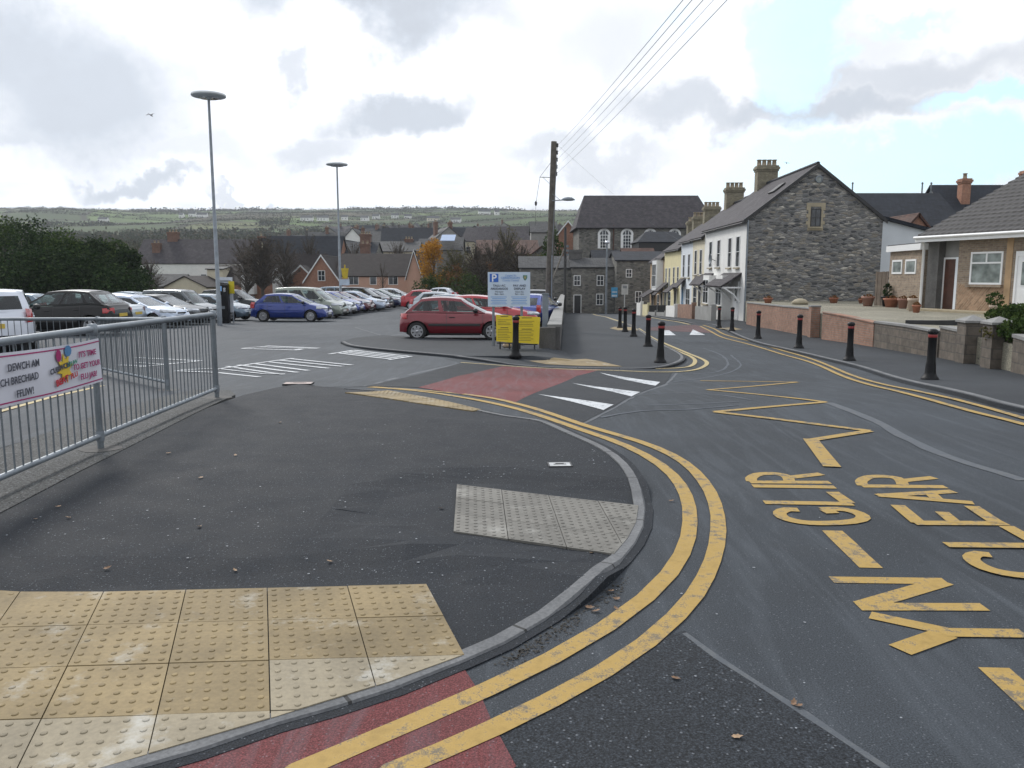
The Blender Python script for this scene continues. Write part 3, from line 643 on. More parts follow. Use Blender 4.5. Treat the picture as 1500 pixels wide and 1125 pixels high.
lines('road_lettering', [(ln((492, 642), (1090, 650)), W), (ln((1085, 652), (650, 778)), W * 1.15), (ln((632, 784), (1295, 786)), W),
                         (ln((695, 829), (1100, 915)), W), (ln((850, 1012), (1090, 925)), W * 1.2), (ln((1060, 920), (1500, 926)), W)], M['yellow'], .003)
lines('road_lettering', [(ln((650, 151), (1090, 155)), W), (bez([(660, 150), (648, 126), (690, 104), (770, 101), (835, 110), (856, 126), (866, 146)]), W), (ln((850, 126), (1030, 107)), W),
                         (ln((735, 203), (1132, 180)), W), (ln((735, 200), (1235, 241)), W), (ln((1010, 190), (1050, 226)), W),
                         (ln((925, 347), (1408, 349)), W), (ln((838, 254), (950, 347)), W * 1.1), (ln((1070, 290), (1140, 347)), W), (ln((1225, 260), (1360, 349)), W * 1.1),
                         (ln((1090, 463), (1640, 469)), W), (ln((1405, 366), (1590, 468)), W * 1.1),
                         (bez([(1325, 518), (1262, 512), (1222, 530), (1262, 570), (1340, 600), (1440, 620), (1560, 628), (1760, 618), (1830, 575), (1760, 540)]), W)], M['yellow'], .003)
lines('yellow_dash', [(ln((497, 385), (700, 580)), .125), (px_line([(1455, 979), (1520, 1037), (1560, 1075)]), .125)], M['yellow'], .003)
lines('worn_joint', [(pl([(975, 563), (937, 576), (900, 596), (848, 622)]), .09), (pl([(991, 547), (975, 563)]), .05), (pl([(1003, 928), (1050, 963), (1110, 1002), (1180, 1047), (1240, 1087), (1300, 1127)]), .03),
                     (pl([(1212, 590), (1270, 612), (1320, 638), (1385, 668), (1500, 704)]), .11), (pl([(535, 566), (600, 549), (675, 532.5)]), .08), (pl([(560, 493.5), (600, 489), (640, 491), (700, 496)]), .09)], M['seam'], .002, jit=.35)
M['scuff'] = roadpaint('tyre_scuff', (.085, .10, .12), .44, (.052, .063, .078))
lines('tyre_marks', [(pl([(937, 578), (1000, 576), (1060, 579), (1100, 586)]), .06), (pl([(950, 594), (1010, 592), (1090, 588)]), .05), (pl([(985, 560), (1060, 548), (1085, 535), (1070, 520)]), .05), (pl([(1000, 549), (1050, 545), (1066, 533), (1056, 520), (1030, 510)]), .06), (pl([(880, 612), (940, 602), (1010, 600), (1080, 594)]), .05)], M['scuff'], .002, jit=.5)
# give-way triangles and chevrons
def tris(name, polys, m, dz=.012, cell=.5, grp=None):
    for p in polys: struct(drape(name, px_line(p), G, dz, m, cell))
tris('ramp_marking', [[(878, 546.5), (967, 560.5), (960, 566)], [(838, 562), (938, 575.5), (925, 582)], [(788, 578.5), (899, 594), (884, 602)]], M['white'])
tris('ramp_marking', [[(971, 484.5), (980, 484), (990, 491.5), (973, 491.5)], [(1015, 483), (1033, 491), (1010, 491)]], M['white'])
K2 = lambda x, y: (200 + x / 4.6875, 480 + y / 4.6875)
Q2 = lambda x, y: (300 + x / 4.412, 300 + y / 4.412)
def kl(f, *p): return dense(px_line([f(*q) for q in p]), .4)
lines('parking_hatching', [(kl(K2, (560, 312), (845, 342)), .10), (kl(K2, (620, 268), (1010, 325)), .10), (kl(K2, (700, 259), (1105, 311)), .12), (kl(K2, (800, 249), (1180, 298)), .12),
    (kl(K2, (900, 238), (1320, 283)), .12), (kl(K2, (990, 228), (1415, 270)), .12), (kl(K2, (1060, 217), (1480, 261)), .12), (kl(K2, (540, 292), (800, 252), (1075, 214)), .10), (kl(K2, (560, 285), (880, 322), (1020, 322)), .08),
    (kl(K2, (0, 210), (440, 232)), .14), (kl(K2, (440, 232), (0, 277)), .14), (kl(K2, (0, 244), (210, 258)), .12), (kl(K2, (270, 302), (540, 313)), .14), (kl(K2, (300, 296), (540, 285)), .10), (kl(K2, (-120, 262), (60, 268)), .14)], M['white'])
lines('parking_hatching', [(kl(Q2, (240, 930), (420, 915)), .12), (kl(Q2, (400, 914), (740, 929)), .16), (kl(Q2, (330, 921), (720, 932)), .12), (kl(Q2, (240, 931), (600, 942)), .14), (kl(Q2, (590, 942), (625, 934)), .2)], M['white'])
lines('parking_hatching', [(kl(Q2, (805, 967), (960, 942)), .12), (kl(Q2, (960, 942), (1335, 983)), .14), (kl(Q2, (930, 949), (1290, 988)), .13), (kl(Q2, (900, 955), (1250, 994)), .13), (kl(Q2, (860, 960), (1210, 1001)), .13), (kl(Q2, (1335, 983), (1190, 1005)), .10)], M['white'])
lines('bay_line', [(dense(px_line([(232, 488), (300, 481), (420, 476)])), .1), (dense(px_line([(360, 484), (430, 478)])), .08), (dense(px_line([(505, 469), (560, 462)])), .1), (dense(px_line([(520, 480), (566, 494)])), .08)], M['seam'])

# ---- tactile paving with real blisters
def tactile_area(name, origin, ux, uy, nx, ny, s, clip, mats, label, pick, nb=6, skip=()):
    """slabs of size s on lattice origin+i*ux+j*uy, clipped by kerb polygon test"""
    mb = MB(); ux = Vector(ux).normalized(); uy = Vector(uy).normalized(); g = .0024
    for j in range(ny):
        for i in range(nx):
            if (i, j) in skip: continue
            o = Vector(origin) + ux * s * i + uy * s * j
            quad = [o + ux * g + uy * g, o + ux * (s - g) + uy * g, o + ux * (s - g) + uy * (s - g), o + ux * g + uy * (s - g)]
            poly = clip_poly(quad, clip)
            if len(poly) < 3: continue
            mi = pick(i, j); zj = rnd.uniform(0, .003)
            top = [(p[0], p[1], P(p[0], p[1]) + .012 + zj) for p in poly]; bot = [(a, b_, c - .03) for a, b_, c in top]; n = len(poly)
            mb.add(top + bot, [tuple(range(n))] + [(k, n + k, n + (k + 1) % n, (k + 1) % n) for k in range(n)], mi)
            for a in range(nb):
                for b_ in range(nb):
                    c = o + ux * s * (a + .5) / nb + uy * s * (b_ + .5) / nb
                    if not inside(c, poly, .014): continue
                    z = P(c.x, c.y) + .012 + zj; n_ = 8; vs = []
                    for r_, h in ((.0135, -.001), (.0115, .003), (.0075, .0042)):
                        for k in range(n_): t = 2 * math.pi * k / n_; vs.append((c.x + r_ * math.cos(t), c.y + r_ * math.sin(t), z + h))
                    fs = [(q * n_ + k, q * n_ + (k + 1) % n_, (q + 1) * n_ + (k + 1) % n_, (q + 1) * n_ + k) for q in (0, 1) for k in range(n_)] + [tuple(range(2 * n_, 3 * n_))]
                    mb.add(vs, fs, mi)
    o = mb.build(name, mats); return struct(o)
def clip_poly(poly, cl):
    """Sutherland-Hodgman against half planes cl = [(point, inward normal)]"""
    out = [Vector((p[0], p[1])) for p in poly]
    for c, n in cl:
        c = Vector(c); n = Vector(n); new = []
        for i in range(len(out)):
            a = out[i]; b = out[(i + 1) % len(out)]; da = (a - c).dot(n); db = (b - c).dot(n)
            if da >= 0: new.append(a)
            if (da >= 0) != (db >= 0): new.append(a + (b - a) * (da / (da - db)))
        out = new
        if not out: return []
    return out
def inside(p, poly, mrg):
    n = len(poly); area = sum(poly[i].x * poly[(i + 1) % n].y - poly[(i + 1) % n].x * poly[i].y for i in range(n)); sg = 1 if area > 0 else -1
    for i in range(n):
        a = poly[i]; b = poly[(i + 1) % n]; d = (b - a)
        if d.length < 1e-6: continue
        if sg * (d.x * (p.y - a.y) - d.y * (p.x - a.x)) / d.length < mrg: return False
    return True
def halfplanes(line, off):
    out = []
    for a, b in zip(line, line[1:]):
        a = Vector(a); b = Vector(b); d = (b - a).normalized(); n = Vector((-d.y, d.x)); out.append((a + n * off, n))
    return out
cr = [(225, 1118), (411, 1060), (545, 1020), (669, 974)]
hp = halfplanes(px_line(cr, P), .035); a0 = pp(625, 859); a1 = pp(30, 870); d = (Vector((a1.x, a1.y)) - Vector((a0.x, a0.y))).normalized()
dn = Vector((d.y * -1, d.x)); dn = -dn if dn.y > 0 else dn
s_ = (Vector((a1.x, a1.y)) - Vector((a0.x, a0.y))).length / 5
e = pp(669, 965); sh = Vector((1, 0))
tactile_area('tactile_paving', (a0.x, a0.y), (d.x, d.y), (.30, -.954), 9, 5, s_, hp, [M['buff'], M['buffw']], '', lambda i, j: 1 if (j >= 3 or (j == 2 and i <= 1)) else (0 if (i, j) != (1, 0) else 0))
hp2 = halfplanes(px_line([(926, 813), (944, 790), (955, 766), (957, 740), (954, 728)], lambda x, y: G(x, y) + .02), .10)
b0 = pp(669, 712); b1 = pp(893, 738); b2 = pp(664, 781); uu = Vector((b1.x - b0.x, b1.y - b0.y)); vv_ = Vector((b2.x - b0.x, b2.y - b0.y)); sg_ = uu.length / 3
vn = Vector((b2.x - b0.x, b2.y - b0.y)); sg_ = vn.length / 3
tactile_area('tactile_paving', (b0.x, b0.y), tuple(uu), tuple(vn), 5, 3, sg_, hp2, [M['grey_t']], '', lambda i, j: 0, 6)
c0 = pp(505, 576); c1 = pp(690, 603); uu = Vector((c1.x - c0.x, c1.y - c0.y)); vn = Vector((-uu.y, uu.x)).normalized()
hpk = halfplanes(px_line([(790, 614), (727, 600), (665, 587), (610, 576), (540, 567.5)], P), .14)
tactile_area('tactile_paving', (c0.x, c0.y), tuple(uu), tuple(vn), int(uu.length / .4) + 1, 4, .4, hpk, [M['buff']], '', lambda i, j: 0, 5)
q = px_line([(779, 527.5), (800, 523.5), (858, 526), (908, 535), (800, 533.5)], P)
struct(drape('tactile_paving', px_line([(775, 529), (800, 524.5), (858, 526), (912, 537.3), (850, 536.2), (800, 534)], P), P, .009, M['buff'], .5))
struct(drape('tactile_paving', px_line([(893, 481), (900, 479), (930, 479.5), (938, 484), (905, 484)], P), P, .009, M['buff'], .5))
struct(drape('tactile_paving', px_line([(1052, 481), (1075, 479.5), (1088, 482.5), (1070, 484.5)], P), P, .009, M['buff'], .5))
# ---------------------------------------------------------------- text
def text_mesh(s, size, m, parent, name='lettering', loc=(0, 0, 0), rot=(math.pi / 2, 0, 0), align='LEFT', ext=.0015, bold=0.0, sx=1.0):
    cu = bpy.data.curves.new('t', 'FONT'); cu.body = s; cu.size = size; cu.align_x = align; cu.extrude = ext; cu.offset = bold; cu.resolution_u = 3
    t = bpy.data.objects.new('t', cu); COL.objects.link(t); dg = bpy.context.evaluated_depsgraph_get(); me = bpy.data.meshes.new_from_object(t.evaluated_get(dg))
    bpy.data.objects.remove(t); me.name = name; me.materials.clear(); me.materials.append(m)
    o = bpy.data.objects.new(name, me); COL.objects.link(o); o.parent = parent; o.location = loc; o.rotation_euler = rot; o.scale = (sx, 1, 1); return o
# ---------------------------------------------------------------- guard rails
def rail_run(name, pts, label, bar=.105, h=1.06, heavy=.045, mt='galv', zf=P, closed=None):
    base = Vector((pts[0][0], pts[0][1], 0)); root = empty(name, base, 0, label, 'railing')
    q = [Vector((x, y, zf(x, y))) for x, y in pts]; up = Vector((0, 0, 1))
    top = MB(); bot = MB()
    top.tube([p + up * h - base for p in q], .030, 10); 
    for p in q: top.lathe([(.0, .05), (.036, .045), (.044, .0), (.036, -.05), (.03, -.055)], 10, p + up * h - base)
    top.build('top_rail', M[mt], root)
    bot.tube([p + up * .12 - base for p in q], .024, 8)
    for p in q: bot.lathe([(.034, .045), (.038, 0), (.034, -.045)], 10, p + up * .12 - base)
    bot.build('bottom_rail', M[mt], root)
    for p in q:
        po = MB(); po.tube([p - base + up * -.02, p - base + up * (h + .0)], .027, 10); o = po.build('post', M['galv_d'], root)
        pf = MB(); pf.prism([(p.x - base.x + math.cos(a) * .16 * (1 + .25 * rnd.random()), p.y - base.y + math.sin(a) * .13 * (1 + .3 * rnd.random())) for a in [k * math.pi / 5 for k in range(10)]], p.z - .05, p.z + .010); pf.build('concrete_footing', M['cement'], o)
    for a, b in zip(q, q[1:]):
        n = int((b - a).length / bar); pb = MB()
        for k in range(1, n):
            c = a.lerp(b, k / n); pb.tube([c + up * .125 - base, c + up * (h - .01) - base], .0068, 5, caps=False)
        pb.build('bars', M['galv_d'], root)
    return root
g1 = pp(318, 583); g2 = pp(148, 658); dd = (g2 - g1)
rail_run('guard_rail', [(g1.x, g1.y), (g2.x, g2.y), (g2.x + dd.x * .97, g2.y + dd.y * .97)], 'galvanised steel guard rail with close vertical bars and a white banner tied to it')
h1 = hit(246, 572, G); h2 = hit(149, 549, G); h3 = hit(-90, 553, G)
rail_run('guard_rail', [(h1.x, h1.y), (h2.x, h2.y), (h3.x, h3.y)], 'galvanised guard rail with a corner post in front of the white estate car', zf=G, h=1.04)
# banner
def banner():
    d = -dd.normalized(); d = Vector((d.x, d.y, 0)).normalized()           # reading direction: away from camera
    ang = math.atan2(d.y, d.x); Lb = 2.55; hh = .375; side = Vector((d.y, -d.x, 0))
    e = Vector((g2.x, g2.y, P(g2.x, g2.y) + .985 - hh)) + d * (.0) + side * .05
    o0 = e - d * Lb; root = empty('banner', o0, ang, 'white flu jab banner with pink border lines tied along the guard rail', 'banner')
    mcl = simple('banner_cloth', (.62, .63, .70), .6, .05, 2); pink = simple('magenta_print', (.36, .02, .14), .6); navy = simple('grey_print', (.07, .075, .10), .6); redp = simple('red_print', (.50, .03, .05), .6)
    mb = MB(); nx, nz = 60, 8
    def wv(x, z): return .012 * math.sin(x * 5.2) * math.sin(z * 9 + x * 2) + .010 * math.exp(-((x - (Lb - 1.03)) / .02) ** 2)
    for s in (0, 1):
        vs = [(Lb * i / nx, wv(Lb * i / nx, hh * j / nz) * .6 + .003 * s, hh * j / nz + .012 * math.sin(Lb * i / nx * 2.4)) for j in range(nz + 1) for i in range(nx + 1)]
        mb.add(vs, [(j * (nx + 1) + i, j * (nx + 1) + i + 1, (j + 1) * (nx + 1) + i + 1, (j + 1) * (nx + 1) + i) for j in range(nz) for i in range(nx)], 0, True)
    mb.build('sheet', mcl, root, fix=False)
    Y = -.016
    for z in (.018, hh - .030):
        b = MB(); n = 60
        vs = []
        for i in range(n + 1):
            x = Lb * i / n; zz = z + .012 * math.sin(x * 2.4); vs += [(x, wv(x, z) * .6 - .003, zz), (x, wv(x, z) * .6 - .003, zz + .010)]
        b.add(vs, [(2 * i, 2 * i + 2, 2 * i + 3, 2 * i + 1) for i in range(n)]); b.build('border_line', pink, root, fix=False)
    def tx(s, x, z, sz, m, sx=1.0): text_mesh(s, sz, m, root, 'lettering', (x, Y, z), (math.pi / 2, 0, 0), 'CENTER', .0008, .0012, sx)
    tx("DEWCH AM", Lb - 1.18, .245, .074, navy, 1.0); tx("EICH BRECHIAD", Lb - 1.27, .150, .074, navy, 1.0); tx("FFLIW!", Lb - 1.19, .050, .074, navy, 1.0)
    tx("IT'S TIME", Lb - .25, .245, .066, pink, 1.15); tx("TO GET YOUR", Lb - .27, .150, .066, pink, 1.05); tx("FLU JAB!", Lb - .25, .060, .066, pink, 1.15)
    yel = simple('yellow_print', (.72, .52, .05), .6); blu = simple('blue_print', (.08, .22, .42), .6); grn = simple('green_print', (.08, .30, .22), .6)
    cx, cz = Lb - .61, .20
    st_ = MB(); n = 16; pts = [(cx + math.cos(2 * math.pi * k / n + .2) * (.13 if k % 2 == 0 else .065) * .95, -.012, cz - .02 + math.sin(2 * math.pi * k / n + .2) * (.125 if k % 2 == 0 else .07)) for k in range(n)]
    st_.add(pts + [(p[0], -.009, p[2]) for p in pts], [tuple(range(n)), tuple(range(n, 2 * n))[::-1]]); st_.build('starburst', yel, root, fix=False)
    for (px_, pz, r1, r2, mm) in ((cx - .09, cz + .09, .04, .05, pink), (cx + .055, cz + .115, .055, .045, blu)):
        b = MB(); n = 10; pts = [(px_ + math.cos(2 * math.pi * k / n) * r1, -.0135, pz + math.sin(2 * math.pi * k / n) * r2) for k in range(n)]
        b.add(pts, [tuple(range(n))]); b.build('paint_splash', mm, root, fix=False)
    text_mesh('CURWCH', .058, navy, root, 'lettering', (cx - .235, -.018, cz - .045), (math.pi / 2, -.12, 0), 'LEFT', .0008, .002, 1.15)
    text_mesh('FFLIW', .050, grn, root, 'lettering', (cx + .03, -.018, cz - .015), (math.pi / 2, -.12, 0), 'LEFT', .0008, .0015, 1.15)
    text_mesh('BEAT', .068, redp, root, 'lettering', (cx - .16, -.018, cz - .145), (math.pi / 2, -.14, 0), 'LEFT', .0008, .003, 1.2)
    text_mesh('FLU', .058, redp, root, 'lettering', (cx + .06, -.018, cz - .115), (math.pi / 2, -.14, 0), 'LEFT', .0008, .002, 1.2)
banner()
# ---------------------------------------------------------------- bollards
def bollard():
    r = empty('bollard', (0, 0, 0)); b = MB()
    b.lathe([(.0, -.02), (.165, -.02), (.165, .03), (.15, .06), (.115, .10), (.10, .16), (.092, .30), (.088, .34), (.082, .36), (.078, .78), (.082, .79), (.082, .90)], 20); b.build('post', M['black'], r)
    k = MB(); k.lathe([(.0825, .825), (.084, .828), (.084, .875), (.0825, .88)], 20); k.build('reflective_band', M['redband'], r)
    c = MB(); c.lathe([(.082, .90), (.098, .905), (.100, .93), (.088, .96), (.05, .985), (0, .99)], 20); c.build('cap', M['black'], r)
    return r
bl0 = bollard(); first = True
bol = [(1362, 556, 'black bollard nearest on the right pavement, before the dark stone wall', 1.03, .0), (1244, 528, 'black bollard before the brick garden wall, just left of its join with dark stone', 1.02, .0),
       (1170, 510, 'black bollard in front of the dark gap beside the brick gate pillar', 1.0, .0), (1110, 496, 'black bollard before the left end of the pink garden wall', 1.0, .0),
       (1072, 485, 'right one of the two small bollards by the white house corner', .98, .0), (1053, 480, 'left one of the two small bollards by the white house corner', 1.0, .0),
       (967, 531, 'largest black bollard of the kerbside row, at the rounded pavement corner', 1.04, .012), (949, 507.5, 'second nearest bollard of the kerbside row left of the road', 1.0, .0),
       (928, 493, 'middle bollard of the kerbside row of five left of the road', 1.0, .0), (915.5, 486, 'fourth bollard of the kerbside row, close beside the farthest', 1.0, .0),
       (908, 480.5, 'farthest bollard of the kerbside row left of the road', .98, .0), (755, 522, 'black bollard standing in front of the two yellow signs', 1.0, .01)]
VT = {1362: 481, 1244: 471, 1170: 460, 1110: 454.5, 1072: 449.5, 1053: 448, 967: 470, 949: 460.5, 928: 452, 915.5: 449, 908: 449, 755: 462}
for u, v, lab, sc, lean in bol:
    o = bl0 if first else copy_tree(bl0); first = False; p = pp(u, v); sc = (at(u, VT[u], p.y).z - p.z) / .985; o.location = (p.x, p.y, p.z - .01); o.scale = (.9, .9, sc); o.rotation_euler = (lean, lean * .8, rnd.random() * 3)
    tag(o, lab, 'bollard', 'black bollards with red bands')
# ---------------------------------------------------------------- parking signs
def sign_board():
    y0 = 22.6; p = at(716, 505, y0); z0 = G(p.x, p.y)
    tl = at(714.5, 398.5, y0); br = at(776.5, 449, y0); w = br.x - tl.x; hh = tl.z - br.z
    root = empty('parking_sign', (tl.x, y0, P(tl.x, y0)), .0, 'large pale parking charges board with a blue P square on two posts', 'sign')
    zb = br.z - root.location.z; base = MB(); base.box(0, w, -.012, .012, zb, zb + hh)
    blue = simple('sign_blue', (.03, .13, .50), .4); face = simple('sign_face', (.50, .60, .72), .45, .04); bt = simple('sign_blue_text', (.13, .30, .62), .5); dkt = simple('sign_dark_text', (.05, .06, .10), .5); gold = simple('crest_green', (.10, .22, .16), .5, .3, 20); gr = simple('crest_gold', (.38, .30, .12), .5)
    base.build('board', face, root)
    for x in (.06 * w / .06 * .13, w * .80):
        b = MB(); b.tube([(x, .045, -.05), (x, .045, zb + hh - .05)], .038, 10); b.build('post', M['galv'], root)
    sq = MB(); sq.box(w * .045, w * .25, -.018, -.012, zb + hh * .71, zb + hh * .95); sq.build('blue_square', blue, root)
    text_mesh('P', hh * .30, simple('sign_white', (.8, .82, .85), .5), root, 'letter_p', (w * .148, -.022, zb + hh * .728), align='CENTER', bold=.005)
    def t(s, x, z, sz, m, sx=1.0, bold=.0): text_mesh(s, sz * hh, m, root, 'lettering', (w * x, -.0165, zb + hh * z), align='CENTER', ext=.002, sx=sx, bold=bold)
    t('Cyngor Sir', .54, .88, .075, bt); t('CEREDIGION', .53, .805, .085, bt, 1.1, .001); t('County Council', .54, .735, .075, bt)
    t('TALU AC', .27, .58, .085, dkt, 1.05, .0015); t('ARDDANGOS', .27, .49, .085, dkt, .95, .0015); t('PAY AND', .75, .58, .085, dkt, 1.05, .0015); t('DISPLAY', .75, .49, .085, dkt, 1.05, .0015)
    for xx, a in ((.27, ['Pob dydd', '8am - 6pm']), (.75, ['Every day', '8am - 6pm'])):
        t(a[0], xx, .41, .062, dkt); t(a[1], xx, .345, .062, dkt)
    ln_ = MB()
    for xx in (.27, .75):
        for k in range(5):
            ww = .2 - .03 * (k % 2); z = zb + hh * (.27 - .05 * k); ln_.box(w * (xx - ww), w * (xx + ww * .9), -.0155, -.012, z, z + hh * .018)
    ln_.build('small_print', bt, root)
    cr_ = MB(); n = 12; cx, cz, rr = w * .88, zb + hh * .835, hh * .075
    pts = [(cx + rr * x, -.016, cz + rr * z) for x, z in ((-.8, 1), (.8, 1), (.85, .1), (.5, -.7), (0, -1.1), (-.5, -.7), (-.85, .1))]
    cr_.add(pts, [tuple(range(7))]); cr_.build('crest_shield', gold, root, fix=False)
    c2 = MB(); c2.add([(cx + rr * x, -.0175, cz + rr * z) for x, z in ((-.35, .5), (.35, .5), (.2, -.3), (0, -.6), (-.2, -.3))], [tuple(range(5))]); c2.build('crest_emblem', gr, root, fix=False)
sign_board()
def yellow_signs():
    yel = simple('yellow_notice', (.66, .50, .015), .5, .06); blk = simple('notice_print', (.10, .09, .03), .6); wd = M['dark']
    y0 = 21.3
    for (u0, u1, v0, v1, lab, skew, off) in ((727, 751.5, 461, 501, 'narrower yellow notice left of the bollard under the parking board', .02, .0), (756, 788.5, 463, 503, 'wider yellow notice right of the bollard under the parking board', -.04, -.05)):
        a = at(u0, v0, y0 + off); b = at(u1, v1, y0 + off); z0 = P(a.x, y0); root = empty('notice_board', (a.x, y0 + off, z0), -.03, lab, 'sign')
        w = b.x - a.x; t = a.z - z0; bz = b.z - z0
        m_ = MB(); q = [(0, 0, bz + .02), (w * 1.03, 0, bz - .02), (w + skew * -1.2, .06, t - .03), (0 - abs(skew) * .6, .06, t)]
        m_.add(q + [(x, y + .015, z) for x, y, z in q], [(0, 1, 2, 3), (7, 6, 5, 4), (0, 4, 5, 1), (1, 5, 6, 2), (2, 6, 7, 3), (3, 7, 4, 0)]); m_.build('panel', yel, root)
        pr = MB(); rows = 15
        for k in range(rows):
            f = .06 + .88 * k / rows; z = t - (t - bz) * f; yy = .06 * (1 - f) - .004
            if k in (1, 6): continue
            ww = rnd.uniform(.55, .9) if k not in (0, 7) else .5; x0 = w * (.5 - ww / 2) if k in (0, 7) else w * .08
            pr.box(x0, x0 + w * ww * .92, yy - .001, yy, z - .014, z - (.004 if k not in (0, 7) else -.004))
        pr.build('print', blk, root)
        for x in (.1, w - .1):
            lg = MB(); lg.box(x - .02, x + .02, .02, .06, -.02, bz + .1); lg.build('leg', wd, root)
        fr = MB(); fr.box(0.02, w - .02, .0, .03, bz - .045, bz - .01); fr.build('frame', wd, root)
yellow_signs()
def bag():
    p = pp(743, 509); root = empty('sandbag', p, 0, 'small pale sack lying at the foot of the yellow notices', 'sandbag'); b = MB()
    b.lathe([(0, 0), (.11, .01), (.13, .06), (.09, .13), (.03, .17), (.05, .20)], 10); b.build('sack', simple('sack_cloth', (.42, .33, .25), .9, .2, 10), root)
bag()
# ---------------------------------------------------------------- lamp columns
M['headg'] = simple('pale_lamp_head', (.58, .61, .63), .5, .1, 3, .2)
def disc_lamp(u, y, vtop, rad, lab):
    t = at(u, vtop, y); z0 = G(t.x, y); H = t.z - z0
    root = empty('lamp_column', (t.x, y, z0), 0, lab, 'street lamp', 'tall disc headed car park lamps')
    c = MB(); c.tube([(0, 0, -.05), (0, 0, 1.4), (0, 0, 1.42), (0, 0, H * .5), (0, 0, H * .502), (0, 0, H - .1)], [.115, .115, .095, .085, .07, .055], 12); c.build('column', M['galv'], root)
    h = MB(); h.lathe([(0, -.12), (.09, -.12), (.12, -.02), (rad * .6, -.06), (rad * .97, .0), (rad, .03), (rad * .985, .10), (rad * .55, .17), (.15, .21), (0, .21)], 28, (0, 0, H)); h.build('lamp_head', M['headg'], root)
    g = MB(); g.lathe([(.14, -.035), (rad * .58, -.075), (rad * .58, -.055)], 24, (0, 0, H)); g.build('lens', M['lamp_c'], root)
    return root
disc_lamp(305.5, 37.0, 141.5, .75, 'tall grey lamp column with a wide disc head, beside the ticket machine')
disc_lamp(493.5, 58.0, 242.0, .76, 'farther slimmer lamp column with disc head carrying a small yellow sign')
def tariff_on_lamp():
    y = 57.7; a = at(499.5, 393, y); b = at(511, 408, y); r = empty('direction_sign', (a.x, y, b.z), 0, 'yellow tapered sign fixed to the farther lamp column', 'sign')
    w = b.x - a.x; h = a.z - b.z; m_ = MB(); m_.add([(w * .2, 0, 0), (w * .8, 0, 0), (w, 0, h), (0, 0, h), (w * .2, .04, 0), (w * .8, .04, 0), (w, .04, h), (0, .04, h)], [(0, 1, 2, 3), (7, 6, 5, 4), (0, 4, 5, 1), (1, 5, 6, 2), (2, 6, 7, 3), (3, 7, 4, 0)]); m_.build('panel', simple('dull_yellow', (.48, .36, .02), .5), r)
    k = MB(); k.box(w * .42, w * .58, .0, .04, h, h * 1.35); k.build('bracket', simple('dull_yellow2', (.48, .36, .02), .5), r)
    a = at(497, 409, y); b = at(512, 418, y); r = empty('notice_plate', (a.x, y, b.z), 0, 'small pale blue plate below the yellow sign on the farther lamp column', 'sign')
    m_ = MB(); m_.box(0, b.x - a.x, 0, .03, 0, a.z - b.z); m_.build('plate', simple('pale_plate', (.40, .47, .55), .5), r)
tariff_on_lamp()
def meter():
    p = G; q = hit(329, 473.5, G); y = q.y
    root = empty('ticket_machine', (q.x, y, q.z), .1, 'black pay and display ticket machine with a small blue panel', 'ticket machine')
    s = y / F_PX; w = 15 * s; h = 60 * s
    b = MB(); b.box(-w / 2, w / 2, -.2, .22, 0, h * .92); b.add([(-w / 2, -.2, h * .92), (w / 2, -.2, h * .92), (w / 2, .22, h * .92), (-w / 2, .22, h * .92), (-w / 2, -.05, h), (w / 2 * .2, -.05, h * .985), (w / 2, .22, h * .94), (-w / 2, .22, h)], [(0, 1, 5, 4), (1, 2, 6, 5), (2, 3, 7, 6), (3, 0, 4, 7), (4, 5, 6, 7)]); b.build('cabinet', M['black'], root)
    c = MB(); c.box(-w * .36, -w * .02, -.212, -.2, h * .78, h * .90); c.build('panel', simple('blue_lit_panel', (.20, .42, .75), .4), root)
    c = MB(); c.box(w * .12, w * .34, -.215, -.2, h * .76, h * .86); c.build('coin_plate', M['chrome'], root)
    c = MB(); c.box(-w * .2, w * .2, -.215, -.2, h * .35, h * .42); c.build('ticket_tray', M['galv_d'], root)
    yb = y + .35; a = at(316.5, 406, yb); b2 = at(343, 470, yb); r2 = empty('tariff_board', (a.x, yb, G(a.x, yb)), 0, 'white tariff board with two posts behind the ticket machine', 'sign')
    zt = a.z - G(a.x, yb); W_ = b2.x - a.x; m_ = MB(); m_.box(0, W_, 0, .03, zt - 1.75, zt); m_.build('board', simple('board_white', (.52, .56, .62), .5), r2)
    for x in (.05, W_ - .05): k = MB(); k.tube([(x, .06, -.05), (x, .06, zt - .05)], .035, 8); k.build('post', M['galv'], r2)
    t = MB(); t.box(W_ * .1, W_ * .9, -.004, 0, zt - .22, zt - .16); t.box(W_ * .1, W_ * .8, -.004, 0, zt - .32, zt - .28); t.build('print', M['galv_d'], r2)
    a = at(334.5, 412, yb - .08); b3 = at(343.5, 430, yb - .08); r3 = empty('notice_plate', (a.x, yb - .08, b3.z), 0, 'small yellow notice fixed on the tariff board at the ticket machine', 'sign')
    m_ = MB(); m_.box(0, b3.x - a.x, 0, .02, 0, a.z - b3.z); m_.build('plate', simple('notice_yellow', (.60, .50, .02), .5), r3)
meter()
